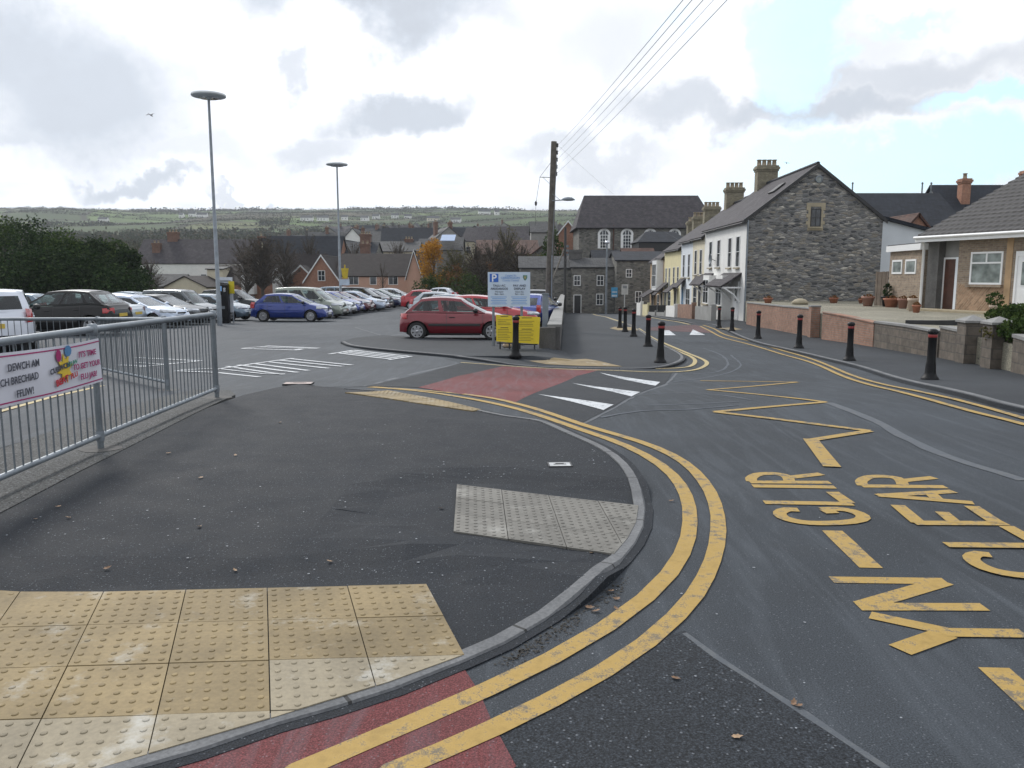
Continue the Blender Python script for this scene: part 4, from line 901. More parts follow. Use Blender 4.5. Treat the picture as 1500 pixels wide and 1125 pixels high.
def utility_pole():
    y = 34.5; b = hit(802.5, 472, lambda x, yy: G(x, yy)); bx = at(802.5, 470, y); t = at(811.5, 207.5, y + .3); z0 = G(bx.x, y) - .1
    root = empty('utility_pole', (bx.x, y, z0), 0, 'weathered wooden utility pole with a lamp arm beside the low wall', 'utility pole')
    T = t - Vector((bx.x, y, z0)); m_ = MB(); m_.tube([(0, 0, 0), tuple(T * .5), tuple(T)], [.165, .145, .12], 12); m_.build('pole', M['wood'], root)
    k = MB(); u_ = T.normalized()
    for s, n in ((-.18, 5),):
        pass
    rk = at(816.5, 212, y + .3) - Vector((bx.x, y, z0)); rb = at(814.8, 256, y + .3) - Vector((bx.x, y, z0))
    k.tube([tuple(rk), tuple(rb)], .012, 6)
    for i in range(5):
        c = rk.lerp(rb, i / 4 * .95 + .02); k.lathe([(.0, -.09), (.035, -.08), (.05, -.03), (.03, -.01), (.05, .03), (.035, .08), (0, .09)], 8, c)
        k.tube([tuple(c), tuple(c - Vector((.16, 0, 0)))], .01, 5)
    k.build('insulator_rack', M['dark'], root)
    # lamp arm
    a0 = at(809, 294, y) - Vector((bx.x, y, z0)); a1 = at(824, 293, y - .2) - Vector((bx.x, y, z0))
    am = MB(); am.tube([tuple(a0), tuple(a1)], .022, 8); am.tube([tuple(a0 + Vector((0, 0, .28))), tuple(a0.lerp(a1, .8))], .010, 6); arm = am.build('lamp_arm', M['galv'], root)
    hd = MB(); c = at(833, 293, y - .2) - Vector((bx.x, y, z0)); n = 10
    prof = [(-.30, .03), (-.22, .09), (-.05, .13), (.12, .12), (.26, .03)]
    vs = []; 
    for (x, r) in prof:
        for k2 in range(n): a = 2 * math.pi * k2 / n; vs.append((c.x + x, c.y + r * 1.1 * math.cos(a), c.z + (r * math.sin(a) if math.sin(a) > 0 else r * .3 * math.sin(a))))
    hd.add(vs, [(i * n + k2, i * n + (k2 + 1) % n, (i + 1) * n + (k2 + 1) % n, (i + 1) * n + k2) for i in range(4) for k2 in range(n)], 0, True); hd.build('lamp_head', M['galv'], root)
    # left bracket and stay
    l0 = at(806, 260, y) - Vector((bx.x, y, z0)); l1 = at(790.5, 259.5, y) - Vector((bx.x, y, z0)); br = MB(); br.tube([tuple(l0), tuple(l1)], .014, 6); br.tube([tuple(at(806, 270, y) - Vector((bx.x, y, z0))), tuple(l0.lerp(l1, .7))], .008, 5); br.build('bracket', M['galv_d'], root)
    cond = MB(); cond.tube([(.14, -.13, 0), (.155, -.125, 3.2)], .03, 8); cond.tube([(.155, -.125, 3.2), (.17 + T.x * .7, -.11, 7.2)], .012, 6); cond.build('conduit', M['galv'], root)
    st_ = MB(); s0 = at(811, 245, y); s1 = at(784.5, 300, y); q = at(786, 392, y); st_.tube([tuple(at(808.5, 236, y)), tuple(at(791, 259, y)), tuple(at(785, 298, y)), tuple(at(784, 330, y + 3))], .008, 5); st_.lathe([(0, -.12), (.05, -.05), (.05, .05), (0, .12)], 8, at(785, 298, y))
    tag(st_.build('stay_wire', M['dark']), 'thin stay wire with a small weight left of the utility pole', 'wire')
    # overhead wires, sagging, from the rack to a pole behind the camera on the right
    lab = ['leftmost of the overhead wires rising to the top of the photo', 'second overhead wire from the left', 'third overhead wire from the left', 'faint fourth overhead wire just left of the separate right one', 'rightmost overhead wire, set apart from the other four']
    for i, (ut, fade) in enumerate([(993, 0), (1006, 0), (1022, 0), (1037, 0), (1056.5, 0)]):
        c = rk.lerp(rb, i / 4 * .95 + .02) + Vector((bx.x, y, z0)); mid = at(ut, 0, 9.0); dirv = mid - c
        e = c + dirv * 1.28; m_ = MB(); pts = []
        for k2 in range(25):
            t_ = k2 / 24; q = c.lerp(e, t_); q.z -= .10 * math.sin(math.pi * t_); pts.append(tuple(q))
        m_.tube(pts, .0042 if i != 3 else .0026, 5); tag(m_.build('overhead_wire', M['galv_d']), lab[i], 'wire', 'overhead wires')
    # service line to the houses
    m_ = MB(); c = rk + Vector((bx.x, y, z0)); e = Vector((13.4, 58, 3.4)); pts = [tuple(c.lerp(e, k2 / 16) - Vector((0, 0, .5 * math.sin(math.pi * k2 / 16)))) for k2 in range(17)]; m_.tube(pts, .004, 4); tag(m_.build('overhead_wire', M['galv_d']), 'thin service wire from the utility pole to the terrace', 'wire')
utility_pole()
def far_pole():
    y = 78.0; a = at(828.3, 333, y); x = a.x; z0 = G(x + .6, y); r = empty('utility_pole', (x, y, z0), 0, 'dark farther pole before the grey stone house at the street end', 'utility pole')
    m_ = MB(); m_.tube([(0, 0, 0), (0, 0, a.z - z0)], [.16, .12], 8); m_.build('pole', simple('dark_pole', (.05, .05, .05), .8), r)
    k = MB(); 
    for dz in (1.9, 2.3, 2.7): k.box(-.05, .35, -.1, .1, a.z - z0 - dz, a.z - z0 - dz + .2)
    k.build('fittings', M['galv_d'], r)
    s = MB(); s.tube([tuple(at(826, 366, y)), tuple(at(804, 424, y - 4))], .09, 6); tag(s.build('stay_post', M['wood']), 'slanting grey stay post between the two utility poles', 'post')
    y = 84.0; a = at(889.3, 356, y); z0 = G(a.x, y); r = empty('lamp_column', (a.x, y, z0), 0, 'slim grey street lamp in front of the stone house at the road end', 'street lamp')
    m_ = MB(); m_.tube([(0, 0, 0), (0, 0, 1.2), (0, 0, a.z - z0)], [.13, .13, .075], 8); m_.build('column', M['galv'], r)
    h = MB(); h.lathe([(0, -.1), (.2, -.08), (.27, .05), (.16, .22), (0, .25)], 10, (0, -.15, a.z - z0)); h.build('lamp_head', M['lamp_c'], r)
    y = 78.0; a = at(910.5, 416.5, y); b = at(920, 431.5, y); z0 = G(a.x, y)
    r = empty('street_sign', ((a.x + b.x) / 2, y, z0), 0, 'pale rectangular road sign on a white pole at the street end', 'sign'); w = b.x - a.x
    m_ = MB(); m_.box(-w / 2, w / 2, -.03, 0, b.z - z0, a.z - z0); m_.build('plate', simple('sign_pale', (.48, .48, .46), .5), r)
    k = MB(); k.box(-w * .3, w * .3, -.036, -.03, b.z - z0 + .6, a.z - z0 - .12); k.build('print', simple('sign_grey_print', (.20, .21, .22), .6), r)
    m_ = MB(); m_.tube([(0, .04, 0), (0, .04, a.z - z0)], .05, 8); m_.build('post', simple('pole_pale', (.45, .46, .46), .5), r)
    y = 85.5; a = at(895.5, 421, y); b = at(904.5, 435.5, y); z0 = G(a.x, y); r = empty('street_sign', ((a.x + b.x) / 2, y, z0), 0, 'blue and white information sign before the stone house', 'sign'); w = b.x - a.x
    m_ = MB(); m_.box(-w / 2, w / 2, -.03, 0, b.z - z0, a.z - z0); m_.build('plate', simple('sign_blue2', (.05, .27, .48), .5), r)
    k = MB(); k.box(-w * .4, w * .4, -.036, -.03, b.z - z0 + .08, b.z - z0 + .26); k.box(-w * .4, w * .4, -.036, -.03, b.z - z0 + .5, b.z - z0 + .62); k.build('print', simple('sign_pale2', (.5, .55, .6), .5), r)
    m_ = MB(); m_.tube([(0, .04, 0), (0, .04, a.z - z0)], .05, 8); m_.build('post', M['dark'], r)
far_pole()
# low retaining wall from the island to the street end, with its squat near end, and a grey pole by it
def low_wall():
    r = empty('low_wall', (wall_x(21.7), 21.7, G(2, 22)), 0, 'low concrete boundary wall running back between car park and street', 'wall'); o = Vector(r.location)
    mb = MB(); ys_ = [22.0, 24, 27, 31, 36, 42, 50, 58, 66, 75, 86]
    tops = [at(812, 479, 22.0).z, None]
    def top(y): t = (y - 22) / 53; v = lerpk(y, [(22, 479), (27, 466), (36, 452), (50, 441), (66, 435.5), (75, 433.5), (86, 432)]); return at(818, v, y).z
    vs = []; 
    for y in ys_:
        x = wall_x(y); z = top(y)
        for dx, zz in ((-.16, min(G(x - 2, y), G(x + 2, y)) - .2), (-.16, z), (.16, z), (.16, min(G(x - 2, y), G(x + 2, y)) - .2)): vs.append((x + dx - o.x, y - o.y, zz - o.z))
    fs = [(i * 4 + j, (i + 1) * 4 + j, (i + 1) * 4 + j + 1, i * 4 + j + 1) for i in range(len(ys_) - 1) for j in range(3)] + [(0, 1, 2, 3), (len(ys_) * 4 - 4, len(ys_) * 4 - 1, len(ys_) * 4 - 2, len(ys_) * 4 - 3)]
    mb.add(vs, fs); mb.build('wall', M['cement'], r)
    cp = MB(); vs = []
    for y in ys_:
        x = wall_x(y); z = top(y)
        for dx, zz in ((-.20, z + .002), (-.20, z + .07), (.20, z + .07), (.20, z + .002)): vs.append((x + dx - o.x, y - o.y, zz - o.z))
    cp.add(vs, [(i * 4 + j, (i + 1) * 4 + j, (i + 1) * 4 + (j + 1) % 4, i * 4 + (j + 1) % 4) for i in range(len(ys_) - 1) for j in range(4)] + [(0, 1, 2, 3), (len(ys_) * 4 - 4, len(ys_) * 4 - 1, len(ys_) * 4 - 2, len(ys_) * 4 - 3)]); cp.build('coping', M['concrete'], r)
    a = at(790, 479.5, 21.75); b = at(813.5, 512, 21.75); e = MB(); e.box(a.x - o.x, b.x - o.x, 0.0, .24, b.z - o.z - .15, a.z - o.z); e.build('end_pier', M['cement'], r)
    a = at(799, 432, 24.5); bb = at(803, 476, 24.5); z0 = G(a.x, 24.5); p = empty('marker_post', (a.x, 24.5, z0), 0, 'short thick pale grey post just behind the wall end', 'post')
    m_ = MB(); m_.box(-.09, .09, -.06, .06, 0, a.z - z0); m_.build('post', M['galv'], p); k = MB(); k.box(-.11, .11, -.08, .08, a.z - z0, a.z - z0 + .05); k.build('cap', M['galv_d'], p)
low_wall()
# covers, leaves, litter
def covers():
    for u, v, w, d_, lab, mm in ((820, 681, .17, .13, 'small pale metal cover set in the near pavement', 'galv'), (437, 561.5, .42, .22, 'reddish pale access cover by the car park mouth', 'quoin')):
        p = pp(u, v); r = empty('access_cover', p, .05, lab, 'access cover'); m_ = MB(); m_.box(-w / 2, w / 2, -d_ / 2, d_ / 2, -.02, .006); m_.build('lid', simple('cover_pale', (.40, .41, .42) if mm == 'galv' else (.33, .25, .23), .5, .2, 20), r)
        f = MB(); t = .012
        f.box(-w / 2 - t, w / 2 + t, -d_ / 2 - t, -d_ / 2, -.02, .008); f.box(-w / 2 - t, w / 2 + t, d_ / 2, d_ / 2 + t, -.02, .008); f.box(-w / 2 - t, -w / 2, -d_ / 2, d_ / 2, -.02, .008); f.box(w / 2, w / 2 + t, -d_ / 2, d_ / 2, -.02, .008); f.build('frame', M['dark'], r)
        k = MB(); k.box(-w * .3, w * .3, -.006, .006, .006, .009); k.box(-w * .2, w * .2, .02, .028, .006, .009); k.build('key_slot', M['dark'], r)
covers()
def leaf_mesh(s, curl, mt):
    m_ = MB(); n = 10; out = [(0, -1), (.28, -.7), (.55, -.55), (.4, -.1), (.62, .25), (.3, .4), (.0, 1.0), (-.3, .45), (-.6, .2), (-.42, -.15), (-.5, -.6), (-.2, -.7)]
    vs = [(0, 0, s * .04)] + [(x * s, y * s, s * (curl * (x * x + y * y * .6)) + .002) for x, y in out]; k = len(out)
    m_.add(vs, [(0, i + 1, (i + 1) % k + 1) for i in range(k)]); return m_
lm = [simple('dry_leaf_brown', (.15, .085, .045), .7, .3, 30), simple('dry_leaf_tan', (.30, .20, .12), .7, .3, 30)]
leaves = [(85, 744, 1), (52, 762, 1), (101, 760, 1), (158, 834, 0), (344, 837, 1), (483, 824, 1), (292, 773, 1), (864, 892, 0), (895, 868, 0), (903, 879, 0), (873, 897, 0), (867, 812, 1), (853, 757, 0), (990, 996, 0), (1170, 1037, 0), (1163, 1032, 0), (345, 668, 1), (247, 665, 1), (294, 701, 1), (410, 620, 1), (984, 735, 0), (1080, 1082, 1), (646, 746, 0), (902, 893, 0)]
lp = None
for i, (u, v, k) in enumerate(leaves):
    onp = u < 940 and not (855 < u < 910 and v > 860)
    p = pp(u, v) if onp else gp(u, v)
    o = leaf_mesh(rnd.uniform(.017, .027), rnd.uniform(.2, .6), None).build('fallen_leaf', lm[k], fix=False)
    o.location = p + Vector((0, 0, .007)); o.rotation_euler = (rnd.uniform(-.3, .3), rnd.uniform(-.3, .3), rnd.random() * 6); tag(o, 'curled dry brown autumn leaf lying flat on the dark tarmac', 'leaf', 'fallen leaves')
sp = MB()
for i in range(210):
    c = rnd.choice([(545, 635, 40, 12), (700, 690, 60, 14), (860, 668, 30, 8), (90, 765, 60, 14), (500, 760, 260, 60), (350, 800, 300, 45), (650, 660, 200, 50), (300, 720, 120, 50), (800, 840, 60, 30), (1100, 900, 160, 90), (560, 850, 120, 14)])
    u = rnd.gauss(c[0], c[2]); v = rnd.gauss(c[1], c[3])
    if v < 600 or v > 1100 or (u < 640 and v > 855) or (u < 345 and v < 585 + (345 - u) * .56): continue
    p = pp(u, v) if u < 930 and v < 850 else gp(u, v); s = rnd.uniform(.0025, .008); n = 5; z = p.z + .006
    if inside(Vector((p.x, p.y)), [Vector((-.5, 4.4)), Vector((1, 4.2)), Vector((1, 6)), Vector((-.5, 6))], 0): continue
    sp.add([(p.x + s * rnd.uniform(.5, 1.6) * math.cos(2 * math.pi * k / n), p.y + s * rnd.uniform(.6, 1.3) * math.sin(2 * math.pi * k / n), z) for k in range(n)], [tuple(range(n))])
for i in range(420):
    t = rnd.random(); u = 740 + 175 * t + rnd.gauss(0, 9); v = 962 - 100 * t - 20 * t * t + rnd.gauss(0, 5) + 10; p = gp(u, v); s = rnd.uniform(.002, .007)
    gr_ = MB() if i == 0 else gr_; gr_.add([(p.x + s * rnd.uniform(.5, 1.6) * math.cos(2 * math.pi * k / 5), p.y + s * rnd.uniform(.6, 1.3) * math.sin(2 * math.pi * k / 5), p.z + .004) for k in range(5)], [tuple(range(5))])
o = gr_.build('gutter_grit', simple('gutter_grit', (.03, .026, .02), .95, .4, 60)); upfix(o); tag(o, 'dark gritty debris lying along the gutter below the near kerb', 'grit', None, 'stuff')
o = sp.build('litter_specks', simple('pale_specks', (.26, .28, .31), .8, .3, 60)); upfix(o); tag(o, 'pale gritty specks scattered over the near tarmac', 'specks', None, 'stuff')
# ---------------------------------------------------------------- cars
M['carpaint'] = paint('car_paint_template', (.4, .4, .4))
def prof(x, K): return lerpk(x, K)
def sprof(x, K, d=.07): return (lerpk(x - d, K) + 2 * lerpk(x, K) + lerpk(x + d, K)) / 4
CARS = {
 'small_hatch': dict(L=3.77, W=1.64, H=1.42, wr=.295, fa=1.16, ra=-1.29, deck=[(-1.885, .55), (-1.86, .80), (-1.74, .90), (-1.2, .91), (.3, .88), (1.0, .88), (1.35, .80), (1.65, .69), (1.82, .56), (1.885, .42)], cowl=1.05, rf=.16, rr=-1.20, rb=-1.76, win=[(.80, -.02), (-.13, -.80)], doors=[.86, -.32], spokes=7, plate='y'),
 'hatch': dict(L=4.03, W=1.70, H=1.49, wr=.305, fa=1.22, ra=-1.29, deck=[(-2.015, .55), (-1.98, .86), (-1.85, .96), (-1.2, .98), (.3, .93), (1.15, .92), (1.5, .84), (1.8, .72), (1.95, .58), (2.015, .44)], cowl=1.28, rf=.22, rr=-1.25, rb=-1.86, win=[(.82, .10), (.02, -.66)], doors=[.92, -.12, -1.05], spokes=9),
 'family_hatch': dict(L=4.28, W=1.79, H=1.45, wr=.315, fa=1.31, ra=-1.30, deck=[(-2.14, .55), (-2.10, .85), (-1.95, .96), (-1.2, .97), (.3, .93), (1.05, .91), (1.5, .83), (1.9, .72), (2.08, .58), (2.14, .44)], cowl=1.18, rf=.12, rr=-1.30, rb=-1.95, win=[(.82, .08), (.01, -.72)], doors=[.88, -.14, -1.08], spokes=5),
 'crossover': dict(L=4.12, W=1.78, H=1.57, wr=.34, fa=1.25, ra=-1.35, deck=[(-2.06, .60), (-2.03, .92), (-1.90, 1.06), (-1.2, 1.08), (.3, 1.00), (1.05, .98), (1.5, .93), (1.85, .84), (2.01, .66), (2.06, .46)], cowl=1.18, rf=.20, rr=-1.30, rb=-1.88, win=[(.82, .08), (.01, -.52), (-.60, -.80)], doors=[.9, -.1, -1.02], spokes=5),
 'van_car': dict(L=4.14, W=1.75, H=1.80, wr=.31, fa=1.27, ra=-1.42, deck=[(-2.07, .50), (-2.05, .95), (-2.0, 1.04), (-.5, 1.04), (.9, 1.02), (1.3, 1.00), (1.6, .92), (1.92, .78), (2.04, .6), (2.07, .44)], cowl=1.35, rf=.48, rr=-1.92, rb=-2.02, win=[(.84, .33), (.26, -.28), (-.36, -.90)], doors=[.95, -.05, -1.0], spokes=7),
 'estate': dict(L=4.47, W=1.75, H=1.50, wr=.31, fa=1.35, ra=-1.27, deck=[(-2.235, .52), (-2.21, .86), (-2.16, .97), (-1.2, .97), (.3, .93), (1.1, .91), (1.5, .84), (1.95, .74), (2.17, .60), (2.235, .44)], cowl=1.25, rf=.30, rr=-1.85, rb=-2.14, win=[(.82, .18), (.12, -.38), (-.46, -.88)], doors=[.95, -.1, -1.05], spokes=7),
 'saloon': dict(L=4.55, W=1.78, H=1.44, wr=.32, fa=1.38, ra=-1.34, deck=[(-2.275, .58), (-2.24, .90), (-2.1, .99), (-1.5, 1.0), (-1.2, .97), (.3, .92), (1.05, .90), (1.5, .82), (2.0, .71), (2.21, .58), (2.275, .44)], cowl=1.15, rf=.15, rr=-.95, rb=-1.70, win=[(.80, .04), (-.03, -.70)], doors=[.86, -.14, -1.1], spokes=5),
 'suv': dict(L=4.55, W=1.84, H=1.68, wr=.35, fa=1.38, ra=-1.32, deck=[(-2.275, .62), (-2.25, .95), (-2.15, 1.10), (-1.2, 1.10), (.3, 1.05), (1.1, 1.03), (1.6, .97), (2.05, .86), (2.22, .7), (2.275, .5)], cowl=1.22, rf=.35, rr=-1.80, rb=-2.15, win=[(.82, .16), (.09, -.40), (-.48, -.86)], doors=[.95, -.1, -1.05], spokes=5),
}
def make_car(kind):
    c = CARS[kind]; Lh = c['L'] / 2; Wh = c['W'] / 2; wr = c['wr']; Ra = wr + .055; root = empty('parked_car', (0, 0, 0))
    xs = set([-Lh, Lh]); x = -Lh
    for k in range(0, 61): xs.add(-Lh + 2 * Lh * k / 60)
    for e in (-Lh, Lh):
        for d_ in (.015, .04, .08, .13, .19, .26): xs.add(e - math.copysign(d_, e))
    for a in (c['fa'], c['ra']):
        for k in range(0, 13): xs.add(a + Ra * math.cos(math.pi * k / 12))
    xs = sorted(xs); q = [xs[0]]
    for v in xs[1:]:
        if v - q[-1] > .012: q.append(v)
    xs = q; xs[-1] = Lh
    rows = [(0, .92), (.10, .965), (.28, .99), (.48, 1.0), (.64, .995), (.70, .978), (.86, .955), (.95, .925), (1, .875)]
    tops = [(.72, .018), (.48, .032), (.24, .04), (0, .043)]
    def wplan(x):
        e = max(0, (abs(x) - (Lh - .55)) / .55); return Wh * (1 - .03 * (abs(x) / Lh) ** 2 - .20 * e ** 2.6)
    def zb(x):
        s = .21 + .06 * sm((abs(x) - (Lh - .5)) / .5)
        for a in (c['fa'], c['ra']):
            if abs(x - a) < Ra: s = max(s, wr + math.sqrt(max(0, Ra * Ra - (x - a) ** 2)))
        return s
    def ring(x):
        w = wplan(x); z1 = sprof(x, c['deck']); z0 = zb(x); r = []
        for t, f in rows: r.append(Vector((x, w * f, z0 + (z1 - z0) * t if t * (z1 - .21) + .21 < 0 else max(z0, .21 + (z1 - .21) * t))))
        for f, dz in tops: r.append(Vector((x, w * f, z1 + dz * (1 if abs(x) < Lh - .2 else .5))))
        return r
    rings = [ring(x) for x in xs]; nr = len(rings[0]); body = MB(); vs = []
    for r in rings: vs += r + [Vector((p.x, -p.y, p.z)) for p in r[:-1]][::-1]
    n = 2 * nr - 1
    fs = [(i * n + k, (i + 1) * n + k, (i + 1) * n + k + 1, i * n + k + 1) for i in range(len(xs) - 1) for k in range(n - 1)]
    body.add(vs, fs, 0, True)
    for i in (0, len(xs) - 1): body.add([vs[i * n + k] for k in range(n)], [tuple(range(n))], 0)
    # greenhouse
    ts = [0, .10, .28, .48, .66, .80, .90, .96, 1.0]
    side = [.93]; 
    for a, b_ in c['win']: side += [a, (a * 2 + b_) / 3, (a + b_ * 2) / 3, b_]
    side += [-.93]; pts = [(1, 0), (1, .3), (1, .58), (1, .82), (.985, .94)] + [(s, 1.0) for s in side] + [(-.985, .94), (-1, .82), (-1, .55), (-1, .28), (-1, 0)]
    def gh(px, py, t):
        te = t ** .92
        xf = c['cowl'] + (c['rf'] - c['cowl']) * te; xr = c['rb'] + (c['rr'] - c['rb']) * t ** 1.15
        X = xr + (xf - xr) * (px + 1) / 2
        if px > .97: X -= .16 * py * py * (1 - .4 * t)
        if px < -.97: X += .08 * py * py
        w = (Wh * .91) * (1 - .17 * t ** 1.4) * (1 - .03 * abs(px) ** 3)
        zb0 = sprof(X, c['deck']) - .015 + .02; xm = (c['rf'] + c['rr']) / 2; hl = (c['rf'] - c['rr']) / 2
        zt = c['H'] - .055 * min(1.5, ((X - xm) / hl) ** 2) - .03
        zz = zb0 + (zt - zb0) * (t if t < .9 else .9 + .1 * math.sin((t - .9) / .1 * math.pi / 2))
        if t > .9: w *= 1 - .06 * ((t - .9) / .1) ** 2
        return Vector((X, w * py, zz))
    m = len(pts); win = {'windscreen': MB(), 'rear_window': MB()}; sw = []
    for sgn in (1, -1):
        for (a, b_) in c['win']: sw.append(MB())
    for sgn in (1, -1):
        for j in range(len(ts) - 1):
            for i in range(m - 1):
                quad = [gh(pts[i][0], pts[i][1], ts[j]), gh(pts[i + 1][0], pts[i + 1][1], ts[j]), gh(pts[i + 1][0], pts[i + 1][1], ts[j + 1]), gh(pts[i][0], pts[i][1], ts[j + 1])]
                quad = [Vector((p.x, p.y * sgn, p.z)) for p in quad]; tgt = body; (ax, ay), (bx_, by) = pts[i], pts[i + 1]; tj = ts[j]
                if sgn < 0: quad = quad[::-1]
                if i < 3 and .0 <= tj < .90: tgt = win['windscreen']
                elif i >= m - 4 and .10 <= tj < .80: tgt = win['rear_window']
                elif 5 <= i < m - 6 and .0 < tj < .80:
                    for wi, (a, b_) in enumerate(c['win']):
                        if ax <= a + 1e-6 and bx_ >= b_ - 1e-6: tgt = sw[(0 if sgn > 0 else 1) * len(c['win']) + wi]
                if quad[0].y == 0 and quad[1].y == 0: continue
                tgt.add(quad, [(0, 1, 2, 3)], 0, True)
    # roof cap
    roofs = [gh(px, py, 1.0) for px, py in pts]; xsr = sorted(set(round(p.x, 3) for p in roofs))
    k = 4; grid = []
    for p in roofs:
        row = []
        for q_ in range(-k, k + 1):
            f = q_ / k; row.append(Vector((p.x, p.y * f, p.z + .028 * (1 - f * f) * (1 if abs(p.y) > .01 else 0))))
        grid.append(row)
    gi = [i for i, p in enumerate(pts) if abs(p[1]) > .01]
    for a, b_ in zip(gi, gi[1:]):
        for q_ in range(2 * k): body.add([grid[a][q_], grid[a][q_ + 1], grid[b_][q_ + 1], grid[b_][q_]], [(0, 1, 2, 3)], 0, True)
    f0 = grid[gi[0]]; body.add([gh(1, 0, 1)] + f0, [tuple([0] + list(range(1, 2 * k + 2)))], 0); f1 = grid[gi[-1]]; body.add([gh(-1, 0, 1)] + f1, [tuple([0] + list(range(1, 2 * k + 2)))], 0)
    def fin(mb, nm, mt, parent=root, weld=True, ang=32):
        o = mb.build(nm, mt, parent, fix=False); me = o.data
        bm = bmesh.new(); bm.from_mesh(me)
        if weld: bmesh.ops.remove_doubles(bm, verts=bm.verts, dist=.0015)
        bmesh.ops.recalc_face_normals(bm, faces=bm.faces); bm.to_mesh(me); bm.free()
        for p in me.polygons: p.use_smooth = True
        me.set_sharp_from_angle(angle=R(ang)); return o
    bo = fin(body, 'body', M['carpaint']); fin(win['windscreen'], 'windscreen', M['cglass']); fin(win['rear_window'], 'rear_window', M['cglass'])
    # rubber window surrounds come from a slightly inset dark pillar strip
    for w_ in sw: fin(w_, 'side_window', M['cglass'])
    # patches lifted off the body shell for lamps and trims
    def patch(nm, cond, mt, off=.008, pr=root, mirror=True):
        for sgn in ((1, -1) if mirror else (1,)):
            mb = MB()
            for i in range(len(xs) - 1):
                for k_ in range(nr - 1):
                    qd = [rings[i][k_], rings[i + 1][k_], rings[i + 1][k_ + 1], rings[i][k_ + 1]]; cen = sum(qd, Vector()) / 4
                    if not cond(cen.x, cen.y, cen.z): continue
                    nn = (qd[1] - qd[0]).cross(qd[3] - qd[0]); nn = nn.normalized() if nn.length > 1e-9 else Vector((0, 1, 0))
                    if nn.y < 0 and abs(nn.y) > .01: nn = -nn
                    if nn.z < 0 and abs(nn.y) <= .01: nn = -nn
                    qq = [p + nn * off for p in qd]; mb.add([Vector((p.x, p.y * sgn, p.z)) for p in qq], [(0, 1, 2, 3)], 0, True)
            if mb.f: fin(mb, nm, mt, pr)
    zf = c['deck'][-3][1]; hood = c['deck'][-4][1]
    hl = MB()
    for s in (1, -1):
        mb = MB(); xx = Lh - .20; w = wplan(Lh - .12); z = zf - .06 + .04
        # wrap-around lens: lofted wedge following the corner
        P_ = []
        for t in range(7):
            f = t / 6; X = Lh + .006 - .012 - .46 * f ** 1.7; Y = (Wh * .42 + (wplan(X) * .988 + .012 - Wh * .42) * min(1, f * 1.35) ** .8)
            zt = z + .07 + .06 * f; zb_ = z - .06 + .05 * f * f; P_.append([(X - .015, Y * s, zb_), (X, Y * s, (zb_ + zt) / 2), (X - .02 - .06 * (1 - f), (Y - .012) * s, zt)])
        vs = [p for r in P_ for p in r]; mb.add(vs, [(i * 3 + j, (i + 1) * 3 + j, (i + 1) * 3 + j + 1, i * 3 + j + 1) for i in range(6) for j in range(2)], 0, True)
        fin(mb, 'headlight', M['lamp_c'])
    rdz = c['deck'][1][1]; hatchlike = kind != 'saloon'
    for s in (1, -1):
        LS = .80 if kind in ('estate', 'hatch', 'van_car') else .60; mb = MB(); P_ = []; z0 = rdz - .16 if kind != 'small_hatch' else rdz - .12; z1 = z0 + (.20 if kind not in ('van_car', 'estate', 'hatch') else .34)
        for t in range(6):
            f = t / 5; X = -Lh - .004 + .012 + .26 * f ** 1.8 + (.0); Y = Wh * LS + (wplan(X) * .985 + .014 - Wh * LS) * min(1, f * 1.4) ** .8
            up = .10 if z1 - z0 > .3 else .03
            P_.append([(X, Y * s, z0 + .02 * f), (X - .006, Y * s, (z0 + z1) / 2), (X + up * .6, (Y - .02) * s, z1 - .02 * f)])
        vs = [p for r in P_ for p in r]; mb.add(vs, [(i * 3 + j, (i + 1) * 3 + j, (i + 1) * 3 + j + 1, i * 3 + j + 1) for i in range(5) for j in range(2)], 0, True)
        fin(mb, 'tail_light', M['lamp_r'])
    g = MB(); g.box(Lh - .03, Lh + .006, -Wh * .42, Wh * .42, .27, .36); g.box(Lh - .03, Lh + .004, -Wh * .30, Wh * .30, zf - .13 + .02, zf - .06 + .02); g.build('grille', M['dark'], root)
    g = MB(); g.box(Lh - .02, Lh + .014, -.26, .26, .385, .495); g.build('number_plate', M['plate_w'], root)
    zp = .62 if kind not in ('saloon',) else .72; zp = rdz - .22
    g = MB(); g.box(-Lh - .016, -Lh + .04, -.26, .26, zp - .055, zp + .055); g.build('number_plate', M['plate_y'], root)
    g = MB(); g.box(-Lh - .02, -Lh + .05, -Wh * .62, Wh * .62, .30, .42); g.build('rear_bumper_trim', M['dark'], root)
    # seams, sill, side moulding
    sm_ = MB()
    for xd in c['doors']:
        for s in (1, -1):
            r = ring(xd); p = [(q_.x, (q_.y + .0035) * s, q_.z) for q_ in r if q_.z > .23][:8]; a0 = p[0]
            for a, b_ in zip(p, p[1:]): sm_.add([(a[0] - .006, a[1], a[2]), (a[0] + .006, a[1], a[2]), (b_[0] + .006, b_[1], b_[2]), (b_[0] - .006, b_[1], b_[2])], [(0, 1, 2, 3)])
    sm_.build('door_seams', M['dark'], root)
    for s in (1, -1):
        md = MB(); si = MB(); P_ = []
        for k_ in range(25):
            X = c['ra'] + Ra + .03 + (c['fa'] - c['ra'] - 2 * Ra - .06) * k_ / 24; P_.append((X, (wplan(X) * .998 + .006) * s))
        zz = .21 + .255 * 1.0
        vs = []
        for X, Y in P_: vs += [(X, Y, zz), (X, Y + .012 * s, zz + .02), (X, Y + .010 * s, zz + .07), (X, Y, zz + .085)]
        md.add(vs, [(i * 4 + j, (i + 1) * 4 + j, (i + 1) * 4 + j + 1, i * 4 + j + 1) for i in range(24) for j in range(3)])
        vs = []
        for X, Y in P_: vs += [(X, Y * .955, .17), (X, Y * .975, .215), (X, Y * .985, .24)]
